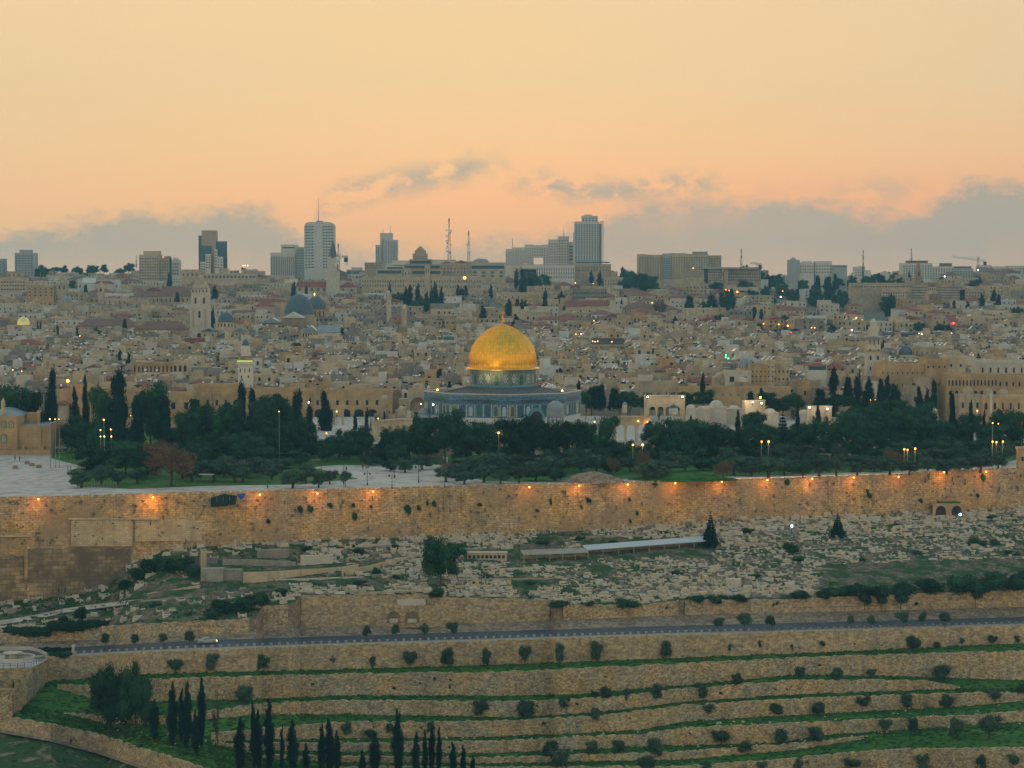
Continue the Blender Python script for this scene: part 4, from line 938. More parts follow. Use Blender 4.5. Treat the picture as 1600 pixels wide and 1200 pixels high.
def win(parent, x, z, w, h, y=0, shape='rect', m='window', rz=0, name='window'):
    o = link(name, wmesh(shape, m), parent, (x, y, z)); o.scale = (w, 1, h)
    if rz: o.rotation_euler = (0, 0, rz)
    return o
# ------------------------------------------------------------------ the golden-domed shrine
C0 = at(785.5, 681, 800); C0.z = ZP
t = thing('domed_shrine', 'octagonal blue-tiled shrine crowned by a big golden dome', 'shrine', C0, 0)
A0 = R(-90 - 22.5 - 22.5 + 17.6)            # azimuth of the first corner, so that one face nearly fronts the view
RO = 27.0; ap = RO * math.cos(math.pi / 8)
ROT = math.asin(9.5 / 126.6)
corn = [-math.pi / 2 + ROT + k * math.pi / 4 for k in range(8)]
def ring(r): return [(r * math.cos(a), r * math.sin(a)) for a in corn]
def octprism(mb, r, z0, z1, m=0, cap=True, r2=None):
    a = ring(r); b = ring(r2 or r); vs = [(x, y, z0) for x, y in a] + [(x, y, z1) for x, y in b]
    mb.add(vs, [(i, (i + 1) % 8, (i + 1) % 8 + 8, i + 8) for i in range(8)] + ([tuple(range(8, 16))] if cap else []), m)
HT = 13.9; zb = 5.9
marble = mat('veined pale marble', (.50, .49, .46), var=.2, scale=.4, rough=.5)
bluet = mat('blue glazed mosaic tiles', (.07, .17, .25), rough=.45, var=.35, scale=.9, cells=2.6, cell_var=.4, col2=(.10, .23, .27))
bluet2 = mat('deep blue inscription tiles', (.07, .12, .20), rough=.45, var=.4, scale=1.5, cells=4, cell_var=.6)
goldt = mat('yellow tile border', (.42, .30, .07), rough=.5, var=.3, scale=1)
grilleg = mat('green patterned window grille', (.045, .13, .10), rough=.5, var=.5, scale=2, cells=4, cell_var=.4)
grillew = mat('white lattice grille', (.36, .42, .42), rough=.5, var=.3, scale=2)
turq = mat('turquoise tile line', (.11, .25, .30), rough=.45, var=.3, scale=1.5)
mb = MB(); octprism(mb, RO, -.3, zb); octprism(mb, RO + .25, -.3, .5); mb.build('marble_base', marble, t)
mb = MB(); octprism(mb, RO, zb, HT - 1.1, cap=False); mb.build('tiled_wall', bluet, t)
mb = MB(); octprism(mb, RO + .12, zb + 4.6, zb + 5.9, cap=False); mb.build('inscription_band', bluet2, t)
mb = MB()
for z0, z1 in ((zb + 4.42, zb + 4.6), (zb + 5.9, zb + 6.05), (zb + 0.0, zb + .15)): octprism(mb, RO + .14, z0, z1, cap=False)
mb.build('tile_border', turq, t)
mb = MB(); octprism(mb, RO + .22, HT - 1.1, HT - .25, cap=False); mb.build('parapet', mat('purple blue parapet tiles', (.15, .20, .26), rough=.5, var=.3, scale=1.2, cells=3), t)
mb = MB(); a = ring(RO + .3); b = ring(RO - .9); vs = [(x, y, z) for z in (HT - .25, HT) for (x, y) in a] + [(x, y, z) for z in (HT, HT - 2.2) for (x, y) in b]
mb.add(vs, [(i + 8 * j, (i + 1) % 8 + 8 * j, (i + 1) % 8 + 8 * (j + 1), i + 8 * (j + 1)) for j in range(3) for i in range(8)]); mb.build('coping', M['pale'], t)
mb = MB(); octprism(mb, RO - .9, HT - 2.2, HT - 1.9, cap=False, r2=RO - 1); mb.lathe([(RO - .8, HT - 2.1), (11.2, HT + 1.5)], 48, wave=0)
for k in range(48):
    a = 2 * math.pi * k / 48; mb.tube([((RO - 2) * math.cos(a), (RO - 2) * math.sin(a), HT - 1.75), (11.2 * math.cos(a), 11.2 * math.sin(a), HT + 1.62)], .09, 3)
mb.build('lead_roof', mat('weathered grey lead roof', (.105, .115, .115), rough=.6, var=.25, scale=.6), t)
def archmesh(w, h, y0, y1, m, nm):
    mb = MB(); mb.prism([(-w / 2, 0), (w / 2, 0), (w / 2, h * .72)] + [(w / 2 * math.cos(math.pi * i / 10), h * .72 + h * .28 * math.sin(math.pi * i / 10)) for i in range(1, 10)] + [(-w / 2, h * .72)], y0, y1); return mb.mesh(nm, m)
SUR = [archmesh(2.0, 3.95, -.07, .2, bluet2, 'blue arch surround'), archmesh(2.0, 3.95, -.07, .2, goldt, 'yellow arch surround')]
GRI = [archmesh(1.35, 3.3, -.13, .1, grilleg, 'green grille'), archmesh(1.35, 3.3, -.13, .1, grillew, 'white grille'), archmesh(1.35, 3.3, -.13, .1, M['bluewin'], 'blue grille')]
for f in range(8):
    a = corn[f]; b = corn[(f + 1) % 8]; pa = Vector((RO * math.cos(a), RO * math.sin(a), 0)); pb = Vector((RO * math.cos(b), RO * math.sin(b), 0))
    mid = (pa + pb) / 2; nrm = mid.normalized()
    if nrm.y > .45: continue
    rz = math.atan2(nrm.y, nrm.x) + math.pi / 2; d = (pb - pa).normalized(); ln = (pb - pa).length
    mb = MB()
    for i in range(7):
        c = pa + d * (ln * (i + .5) / 7)
        w = link('arched_window', SUR[1 if i in (0, 5) else 0], t, (c.x, c.y, zb + .35)); w.rotation_euler = (0, 0, rz)
        link('grille', GRI[(0, 2, 1, 0, 2, 0, 1)[(i + f) % 7]], w, (0, 0, .25))
    for i in range(8):
        c = pa + d * (ln * min(.985, max(.015, i / 7))) + nrm * .05; mb.box(-.14, .14, -.08, .08, zb + .3, zb + 4.3)
        M_ = Matrix.Translation((c.x, c.y, 0)) @ Matrix.Rotation(rz, 4, 'Z')
        for k in range(len(mb.v) - 8, len(mb.v)): mb.v[k] = tuple(M_ @ Vector(mb.v[k]))
    mb.build('tile_strip', grillew, t)
# portal on the face right of the front corner
a, b = corn[0], corn[1]
for (fi, off) in ((0, .5), (7, .0)):
    pass
pa = Vector((RO * math.cos(corn[0]), RO * math.sin(corn[0]), 0)); pb = Vector((RO * math.cos(corn[1]), RO * math.sin(corn[1]), 0)); mid = (pa + pb) / 2; nrm = mid.normalized(); rz = math.atan2(nrm.y, nrm.x) + math.pi / 2
po = bpy.data.objects.new('portal', archmesh(6.2, 9.2, -.25, .3, turq, 'portal arch')); COL.objects.link(po); po.parent = t; po.location = (mid.x, mid.y, 0); po.rotation_euler = (0, 0, rz)
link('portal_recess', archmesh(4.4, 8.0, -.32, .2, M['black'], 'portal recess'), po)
# porch on the left flank
pl = Vector((-RO * math.cos(math.pi / 8) * math.cos(R(4)), -4.5, 0))
mb = MB(); mb.box(pl.x - 4.2, pl.x - .2, -11, 2, 5.1, 5.9)
mb.lathe([(2.1, 5.9), (2.0, 6.6), (1.2, 7.6), (.02, 8.1)], 10, pl.x - 2, -4.5); mb.build('porch_roof', M['greylead'], t)
cm = MB(); cm.lathe([(.55, 0), (.4, .4), (.36, 4.5), (.55, 5.1)], 10); cm = cm.mesh('porch column', marble)
for y in (-10.4, -8.2, -6, -3, -.8, 1.4): link('porch_column', cm, t, (pl.x - 3.6, y, 0))
# drum
DR = 11.35; z0 = HT + 1.2; z1 = HT + 7.5
drum = mat('green and white drum mosaic', (.17, .22, .19), rough=.5, var=.3, scale=1.2, cells=2.4, cell_var=.3)
mb = MB(); mb.lathe([(DR, z0), (DR, z1)], 64); mb.build('drum', drum, t)
mb = MB()
for a, b in ((z0 + .3, z0 + .9), (z1 - .5, z1 - .1)): mb.lathe([(DR + .06, a), (DR + .1, a), (DR + .1, b), (DR + .06, b)], 64)
mb.build('drum_band', turq, t)
dia = MB(); ring_ = [(-.95, 2.0), (0, .35), (.95, 2.0), (0, 3.65)]
dia.add([(x, -.12, z) for x, z in ring_] + [(x * .68, -.12, 2 + (z - 2) * .68) for x, z in ring_], [(i, (i + 1) % 4, (i + 1) % 4 + 4, i + 4) for i in range(4)])
dia.add([(x * .38, -.13, 2 + (z - 2) * .38) for x, z in ring_], [(0, 1, 2, 3)])
for k in range(4): dia.add([((-.95 if k % 2 else .75), -.11, .35 if k < 2 else 3.1), ((-.75 if k % 2 else .95), -.11, .35 if k < 2 else 3.1), ((-.75 if k % 2 else .95), -.11, .9 if k < 2 else 3.65), ((-.95 if k % 2 else .75), -.11, .9 if k < 2 else 3.65)], [(0, 1, 2, 3)])
dia = dia.mesh('diamond mosaic', mat('white mosaic lozenge', (.50, .52, .47), rough=.5, var=.2, scale=2))
wn = archmesh(1.3, 3.4, -.1, .1, grilleg, 'drum window')
for k in range(32):
    a = math.pi + math.pi * (k + .5) / 16
    if k >= 16: break
for k in range(24):
    a = 2 * math.pi * k / 24 + .08
    if math.sin(a) > .35: continue
    o = link('drum_window' if k % 3 == 2 else 'mosaic_lozenge', wn if k % 3 == 2 else dia, t, (DR * math.cos(a), DR * math.sin(a), z0 + 1.2)); o.rotation_euler = (0, 0, a + math.pi / 2)
mb = MB(); mb.box(-.25, .25, -DR - .3, -DR + .2, z0, z1); mb.build('drum_buttress', M['greylead'], t)
# maintenance ladder
mb = MB(); a = R(-90 + 9); x, y = (DR + .3) * math.cos(a), (DR + .3) * math.sin(a); [mb.tube([(x + s * .35 + .9, y, z0 - 2), (x + s * .35 + .9, y, z1 + .4)], .05, 4) for s in (-1, 1)]
[mb.tube([(x - .35 + .9, y, z0 - 1.8 + i * .5), (x + .35 + .9, y, z0 - 1.8 + i * .5)], .03, 3) for i in range(18)]; mb.build('ladder', M['metal'], t)
gold = bpy.data.materials.new('gilded plates'); gold.use_nodes = True; g = gold.node_tree; b = g.nodes['Principled BSDF']
b.inputs['Metallic'].default_value = .72; b.inputs['Roughness'].default_value = .38
tcg = g.nodes.new('ShaderNodeTexCoord'); sp = g.nodes.new('ShaderNodeSeparateXYZ'); g.links.new(tcg.outputs['Object'], sp.inputs[0])
def gm_(op, a, b_=None, c=None):
    n = g.nodes.new('ShaderNodeMath'); n.operation = op
    for i, v in enumerate((a, b_, c)):
        if v is None: continue
        if isinstance(v, (int, float)): n.inputs[i].default_value = v
        else: g.links.new(v, n.inputs[i])
    return n.outputs[0]
an = gm_('MULTIPLY', gm_('ARCTAN2', sp.outputs[1], sp.outputs[0]), 64 / (2 * math.pi)); zz_ = gm_('MULTIPLY', sp.outputs[2], .95)
cbx = g.nodes.new('ShaderNodeCombineXYZ'); g.links.new(gm_('FLOOR', an), cbx.inputs[0]); g.links.new(gm_('FLOOR', zz_), cbx.inputs[1])
wnz = g.nodes.new('ShaderNodeTexWhiteNoise'); g.links.new(cbx.outputs[0], wnz.inputs[0])
seam = gm_('MAXIMUM', gm_('GREATER_THAN', gm_('ABSOLUTE', gm_('SUBTRACT', gm_('FRACT', an), .5)), .42), gm_('GREATER_THAN', gm_('ABSOLUTE', gm_('SUBTRACT', gm_('FRACT', zz_), .5)), .45))
ns = g.nodes.new('ShaderNodeTexNoise'); ns.inputs['Scale'].default_value = .5; ns.inputs['Detail'].default_value = 6; g.links.new(tcg.outputs['Object'], ns.inputs['Vector'])
val = gm_('ADD', gm_('MULTIPLY_ADD', wnz.outputs[0], .22, .78), gm_('MULTIPLY', seam, -.16)); val = gm_('MULTIPLY', val, gm_('MULTIPLY_ADD', ns.outputs[0], .5, .75))
mxg = g.nodes.new('ShaderNodeMix'); mxg.data_type = 'RGBA'; mxg.blend_type = 'MULTIPLY'; mxg.inputs[0].default_value = 1; mxg.inputs[6].default_value = (1.0, .49, .035, 1)
cc = g.nodes.new('ShaderNodeCombineColor'); [g.links.new(val, cc.inputs[i]) for i in range(3)]; g.links.new(cc.outputs[0], mxg.inputs[7]); g.links.new(mxg.outputs[2], b.inputs['Base Color'])
g.links.new(gm_('MULTIPLY_ADD', wnz.outputs[0], .15, .30), b.inputs['Roughness'])
prof = [(12.6, -.1), (12.7, .15), (12.2, .35), (11.5, .6), (11.62, 1.6), (11.68, 2.95), (11.6, 4.1), (11.35, 5.3), (11.0, 6.4), (10.5, 7.6), (9.85, 8.8), (9.1, 9.9), (8.1, 11.05), (7.0, 12.05), (5.8, 13.0), (4.5, 13.8), (3.2, 14.45), (1.9, 14.95), (.8, 15.25), (.4, 15.4)]
mb = MB(); mb.lathe(prof, 96)
for k in range(64):
    a = 2 * math.pi * (k + .5) / 64; mb.tube([((r + .01) * math.cos(a), (r + .01) * math.sin(a), z) for r, z in prof[3:]], .055, 3)
o = mb.build('golden_dome', gold, t, smooth=True); o.location = (0, 0, z1)
fz = z1 + 15.2; mb = MB()
mb.lathe([(.55, fz), (.35, fz + .3), (.2, fz + .5), (.45, fz + .8), (.55, fz + 1.0), (.4, fz + 1.3), (.15, fz + 1.5), (.35, fz + 1.8), (.4, fz + 2), (.3, fz + 2.2), (.12, fz + 2.4), (.25, fz + 2.7), (.1, fz + 2.95), (.08, fz + 3.3)], 12)
mb.lathe([(.5 + .09 * math.cos(a), .09 * math.sin(a)) for a in [6.283 * i / 6 for i in range(7)]], 18); nq = 7 * 18
for q in range(len(mb.v) - nq, len(mb.v)): x, y, z = mb.v[q]; mb.v[q] = (x, z, fz + 3.9 + y)
mb.build('finial', gold, t, smooth=True)
def spot(loc, tgt, e, col, ang=60, r=.5):
    l_ = bpy.data.lights.new('floodlight', 'SPOT'); l_.energy = e; l_.color = col; l_.spot_size = R(ang); l_.spot_blend = .8; l_.shadow_soft_size = r
    o = bpy.data.objects.new('floodlight', l_); COL.objects.link(o); o.location = loc; o.rotation_euler = (Vector(tgt) - Vector(loc)).to_track_quat('-Z', 'Y').to_euler(); return o
def lamp_thing(name, label, p, bulb, r=.28, base=True, tgt=None):
    t2 = thing(name, label, 'lamp', p, 0, None, True); mb = MB(); mb.lathe([(r * math.sin(a), -r * math.cos(a)) for a in (.05, .5, 1, 1.57, 2.1, 2.6, 3.1)], 8); mb.build('bulb', M[bulb], t2)
    mb = MB(); mb.box(-.12, .12, -.02, .3, -.9, -.2) if base else mb.tube([(0, 0, -r), (0, 0, -1.5)], .06, 5); mb.build('bracket', M['darkmetal'], t2); return t2
# two flood lamps on the octagon roof edge
for px, py, nm in ((683.5, 609, 'white lamp on the tiled parapet left of the drum'), (878.5, 610.5, 'warm lamp on the tiled parapet right of the drum')):
    D = 800 - 8; lamp_thing('roof_lamp', nm, at(px, py, D), 'yellow', .33, False); TH.pop()
spot(C0 + Vector((-6.5, -24.5, HT + .3)), C0 + Vector((-3.2, -9.0, z1 + 2.2)), 9000, (1, .72, .25), 46)
spot(C0 + Vector((-36, -24, .5)), C0 + Vector((-25, -8, 9)), 1500, (.9, 1, .8), 60)
# ------------------------------------------------------------------ smaller shrines and arcades on the platform
def domelet(name, label, px, ytop, r_px, D, z, rh, m='pale', mw='pale', sides=8, open_=False, arch=True, auto=False):
    s = D / F; r = r_px * s; o = at(px, 660, D); o.z = z; t = thing(name, label, 'small shrine', o, 0, 'little domed buildings on the platform' if auto else None, auto)
    zt = at(px, ytop, D).z - z; hd = r * rh; zw = zt - hd
    mb = MB(); mb.dome(r, zw, hd, 20, k=6); mb.build('dome', M[m], t, smooth=False)
    mb = MB(); mb.lathe([(.06, zt - .05), (.1, zt + .1), (.12, zt + .22), (.03, zt + .45), (.02, zt + .8)], 6); mb.build('finial', M['darkmetal'], t)
    mb = MB()
    if open_:
        for k in range(sides):
            a = math.pi * 2 * (k + .5) / sides; mb.cyl(r * .09, 0, zw * .72, 8, r * .95 * math.cos(a), r * .95 * math.sin(a))
        mb.lathe([(r * 1.0, zw * .72), (r * 1.12, zw * .74), (r * 1.12, zw), (r * .95, zw + .01)], sides * 2, a0=math.pi / sides / 2); mb.build('colonnade', M[mw], t)
    else:
        kq = 1.08 if sides == 8 else 1.9; mb.lathe([(r * kq, -.3), (r * kq, zw - .25), (r * kq * 1.05, zw - .2), (r * kq * 1.05, zw), (r, zw + .02)], sides, a0=math.pi / 8 if sides == 8 else math.pi / 4); mb.build('wall', M[mw], t)
        if arch: win(t, 0, .2, r * .55, zw * .62, -r * 1.08 * math.cos(math.pi / sides) - .02, 'arch')
    return t
domelet('domed_pavilion', 'small open pavilion with a grey ribbed dome beside the blue octagon', 868, 626, 12.8, 766, ZP, 1.05, 'greylead', 'greylead', 11, True)
domelet('kiosk', 'tiny white kiosk with a pointed cap on slim columns near the stair arches', 976, 628, 3.6, 790, ZP, 1.3, 'greylead', 'pale', 6, True)
domelet('domed_pavilion', 'small pavilion with a dark purple dome under the tall four-arched arcade', 1052, 632, 6.5, 800, ZP, .9, 'lead', 'pale', 8, True)
domelet('domed_building', 'octagonal white building with a low dome, first of the row beside the arcade', 1079, 632, 7.0, 815, ZP, .8, auto=False)
domelet('domed_building', 'little twin-domed house beside the octagonal white building', 1097, 634, 8, 822, ZP, .6, 'pale', 'pale', 4)
domelet('domed_building', 'largest pale dome of the row on the platform', 1119, 625, 11, 828, ZP, .95, 'pale', 'pale', 4)
domelet('domed_building', 'pale domed chamber right of the largest pale dome', 1147, 633, 8.5, 836, ZP, .6, 'pale', 'pale', 4)
domelet('domed_building', 'small dome in front of the triple arcade', 1203, 638, 9, 815, ZP, .7, 'pale', 'pale', 4)
domelet('domed_building', 'small dome partly hidden by the spruce', 1256, 640, 9, 830, ZP, .7, 'pale', 'pale', 4)
domelet('domed_building', 'white dome behind the pines right of the two-lamp arch', 1310, 644, 9, 822, ZP, .95, 'pale', 'pale', 4)
domelet('domed_building', 'flat little dome peeping over the pine tops', 1186, 657, 9, 775, ZP, .5, 'pale', 'pale', 8)
domelet('fountain_kiosk', 'white onion-shaped carved dome among the dark trees', 1454.5, 635, 11, 830, ZE, 1.05, 'pale', 'pale', 8)
domelet('domed_building', 'domed tower-like house left of the golden shrine', 601, 617, 6.5, 800, ZP, 1.0, 'beige', 'beige', 8)
domelet('domed_building', 'round domed prayer chamber with two low domes near the left stair arches', 629, 634, 8, 795, ZP, .9, 'beige', 'beige', 4)
domelet('domed_building', 'small low domed annex beside the round domed chamber', 641, 642, 6, 790, ZP, .9, 'beige', 'beige', 4)
def rowhouse(px0, px1, ytop, D, z, dep, m, label, nwin=0, shape='arch', name='stone_building', wy=.35, wh=.4, cat='building', par=.5):
    s = D / F; o = at((px0 + px1) / 2, 660, D); o.z = z; t = thing(name, label, cat, o); zt = at(px0, ytop, D).z - z; w = (px1 - px0) * s
    mb = MB(); mb.box(-w / 2, w / 2, 0, dep, -1.5, zt); mb.box(-w / 2 - .15, w / 2 + .15, -.15, .25, zt - .5, zt + par); mb.build('wall', M[m], t)
    for i in range(nwin): win(t, w * ((i + .5) / nwin - .5), zt * wy, min(1.3, w / nwin * .45), zt * wh, -.0, shape)
    return t
rowhouse(1108, 1160, 641, 838, ZP, 8, 'pale', 'low pale vaulted building joining the small domes on the platform', 6)
rowhouse(1086, 1106, 640, 826, ZP, 6, 'pale', 'narrow pale wall between the octagonal house and the largest pale dome', 3)
rowhouse(1192, 1216, 648, 826, ZP, 6, 'pale', 'low pale cells right of the triple arcade', 2)
rowhouse(1300, 1326, 654, 815, ZP, 6, 'pale', 'small square cell below the white dome behind the pines', 1)
rowhouse(585, 625, 648, 805, ZP, 7, 'beige', 'low domed block of cells left of the golden shrine', 3, 'rect')
rowhouse(612, 646, 650, 793, ZP, 6, 'cream', 'cream cell block with a square window, left of the golden shrine', 1, 'rect')
def arcade(px0, px1, ytop, D, z, n, label, rz=0, th=1.3, m='cream', pier=.2, spr=.55, lamps=(), name='stone_arcade', frieze=True):
    s = D / F; o = at((px0 + px1) / 2, 660, D); o.z = z; t = thing(name, label, 'arcade', o, rz); w = (px1 - px0) * s / math.cos(rz); H_ = at(px0, ytop, D).z - z
    pw = w * .10; mb = MB()
    mb.arcade(-w / 2 + pw, w / 2 - pw, H_ * .0, H_ * .86, n, -th / 2, th / 2, pier, spr)
    mb.box(-w / 2, -w / 2 + pw, -th * .65, th * .65, -.5, H_); mb.box(w / 2 - pw, w / 2, -th * .65, th * .65, -.5, H_)
    mb.box(-w / 2 + pw, w / 2 - pw, -th * .55, th * .55, H_ * .86, H_ - .5); mb.box(-w / 2 - .2, w / 2 + .2, -th * .75, th * .75, H_ - .5, H_); mb.build('arcade', M[m], t)
    cm = MB(); hz = H_ * .86 * spr; bw = (w - 2 * pw) / n; rr_ = bw * pier * .42; cm.lathe([(rr_ * 1.4, -.02), (rr_ * 1.3, .4), (rr_ * .95, .5), (rr_ * .85, hz - .5), (rr_ * 1.4, hz)], 10); cm = cm.mesh('column', M['pale'])
    for i in range(1, n): link('column', cm, t, (-w / 2 + pw + bw * i, -th / 2 - rr_ * .6, 0))
    return t
arcade(1006.5, 1070, 617, 835, ZP, 4, 'tall four-arched stone arcade lit by white lamps at its two ends')
arcade(955, 1016, 650, 745, ZP, 3, 'stair arcade with slim columns at the platform edge in front of the steps')
arcade(1161, 1194, 625, 812, ZP, 3, 'three-arched stone arcade with three white lamps on top', R(32))
arcade(1261, 1299, 634, 800, ZP, 3, 'stone arcade with two white lamps, half hidden by pines')
arcade(521, 537, 641, 830, ZP, 1, 'single tall stone arch standing left of the leafless trees', th=1.2)
arcade(586, 640, 655, 752, ZP, 4, 'left stair arcade seen at an angle between the trees', R(50))
arcade(1546, 1566, 652, 770, ZE, 1, 'rounded stone archway among trees near the right edge', R(20), m='beige')
# steps down from the platform
def steps(px0, px1, D0, D1, label):
    t = thing('stone_steps', label, 'steps', at((px0 + px1) / 2, 690, D1)); t.location.z = ZE; n = 14; mb = MB(); s = D0 / F; w = (px1 - px0) * s
    for i in range(n):
        y0 = (D0 - D1) * i / n; mb.box(-w / 2, w / 2, y0, D0 - D1 + 1.5, (ZP - ZE) * i / n - .1, (ZP - ZE) * (i + 1) / n)
    mb.build('steps', M['pale'], t)
steps(962, 1010, 742, 728, 'broad pale steps climbing to the stair arcade in a gap of trees')
steps(600, 640, 742, 726, 'steps below the left stair arcade, half hidden by trees')
# iwan-like vault left of the octagon
s = 868 / F; o = at(653, 650, 868); o.z = ZE; t = thing('vaulted_gate', 'big open pointed vault in weathered stone just left of the blue octagon', 'building', o)
mb = MB(); zt = at(653, 607, 868).z - ZE; mb.arcade(-15 * s, 15 * s, 0, zt, 1, 0, 2.5, .18, .55); mb.box(-15 * s, 15 * s, 2.5, 9, 0, zt - 2); mb.lathe([(11 * s, zt - .5), (9 * s, zt + 1), (5 * s, zt + 1.7), (.02, zt + 2)], 14, 0, 5); mb.box(-30 * s, -15 * s, .5, 8, 0, zt - 4); mb.build('wall', M['beige'], t)
win(t, -22 * s, 7, 1.2, 2, .5, 'arch'); win(t, 0, 1, 3, 5, 2.5, 'rect')
# ------------------------------------------------------------------ mosque at the left edge
D = 742; o = at(40, 712, D); o.z = ZE; s = D / F; t = thing('stone_mosque', 'ochre stone mosque end with green arched windows at the left edge of the paving', 'mosque', o)
def H(py, D): return at(0, py, D).z - ZE
mb = MB(); mb.box(-80 * s, -12.5 * s, 0, 30, -1, H(651, D)); mb.box(-12.5 * s, 37 * s, .0 + 1.2, 22, -1, H(666, D)); mb.box(37 * s, 39.5 * s, .6, 23, -1, H(661, D)); mb.box(-82 * s, 39 * s, -1.2, 0, -1, 1.6)
mb.box(8 * s, 12 * s, 10, 14, H(666, D), H(645, D)); mb.box(-8 * s, 12 * s, 12, 14, H(666, D), H(648, D)); mb.box(-5 * s, -1 * s, -.8, 1.2, 0, H(697, D)); mb.box(22 * s, 29 * s, -.6, 1.2, 0, H(697, D))
mb.build('wall', mat('warm mosque limestone', (.50, .315, .15), var=.18, scale=.25, streak=.3, brick=(1.0, .45, .07), col2=(.42, .27, .14)), t)
mb = MB(); mb.hip(-82 * s, -13 * s, 2, 28, H(651, D) + .02, 2.0, .2); mb.box(-12 * s, 36 * s, 1.8, 21.5, H(666, D), H(666, D) + .15); mb.build('roof', M['greylead'], t)
mb = MB(); mb.box(-39.9 * s, -36.5 * s, 2, 5, H(651, D), H(627, D)); mb.lathe([(2.2 * s, H(627, D)), (.02, H(622, D))], 8, -38 * s, 3.5); mb.build('turret', M['cream'], t)
for x, y, w, h in ((-33.5, 669, 7, 10.5), (-22, 669, 7, 10.5), (-33.5, 692, 8.5, 13)):
    wo = win(t, x * s, H(y, D), w * s * 1.2, h * s * 1.1, -.0, 'arch', 'green'); g2 = link('pane', wmesh('arch', 'beige'), wo, (0, -.04, .06)); g2.scale = (.74, 1, .86)
for x, w in ((-25.5, 8), (-39.5, 6)): win(t, x * s, 0, w * s, H(702, D), -.0, 'rect', 'green', name='door')
mb = MB(); mb.box(23.6 * s, 24.6 * s, 1.0, 1.25, 3, H(668, D)); mb.build('drainpipe', M['brown'], t)
# ------------------------------------------------------------------ landmark buildings of the city
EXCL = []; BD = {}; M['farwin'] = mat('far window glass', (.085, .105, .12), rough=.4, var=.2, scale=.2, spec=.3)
def stuff_windows(t, lst, shape, m, y, rz=0):
    mb = MB()
    for x, z, w, h in lst:
        if shape == 'arch': mb.prism([(x - w / 2, z), (x + w / 2, z), (x + w / 2, z + h * .7), (x + w * .3, z + h * .93), (x, z + h), (x - w * .3, z + h * .93), (x - w / 2, z + h * .7)], y - .05, y + .1)
        else: mb.box(x - w / 2, x + w / 2, y - .05, y + .1, z, z + h, bottom=True)
    o = mb.build('window_grid', M[m], t); o['kind'] = 'stuff'
def grid(t, x0, x1, z0, z1, nx, ny, fw, fh, y=0, shape='rect', m='window', cap=[90]):
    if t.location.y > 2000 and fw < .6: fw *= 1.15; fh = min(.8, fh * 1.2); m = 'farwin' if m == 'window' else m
    lst = [(x0 + (x1 - x0) * (i + .5) / nx, z1 - (z1 - z0) * (j + .5) / ny - (z1 - z0) / ny * fh / 2, (x1 - x0) / nx * fw, (z1 - z0) / ny * fh) for j in range(ny) for i in range(nx)]
    k = max(0, min(len(lst), 95 - t.get('nw', 0)))
    for x, z, w, h in lst[:k]: win(t, x, z, w, h, y, shape, m)
    t['nw'] = t.get('nw', 0) + k
    if lst[k:]: stuff_windows(t, lst[k:], shape, m, y)
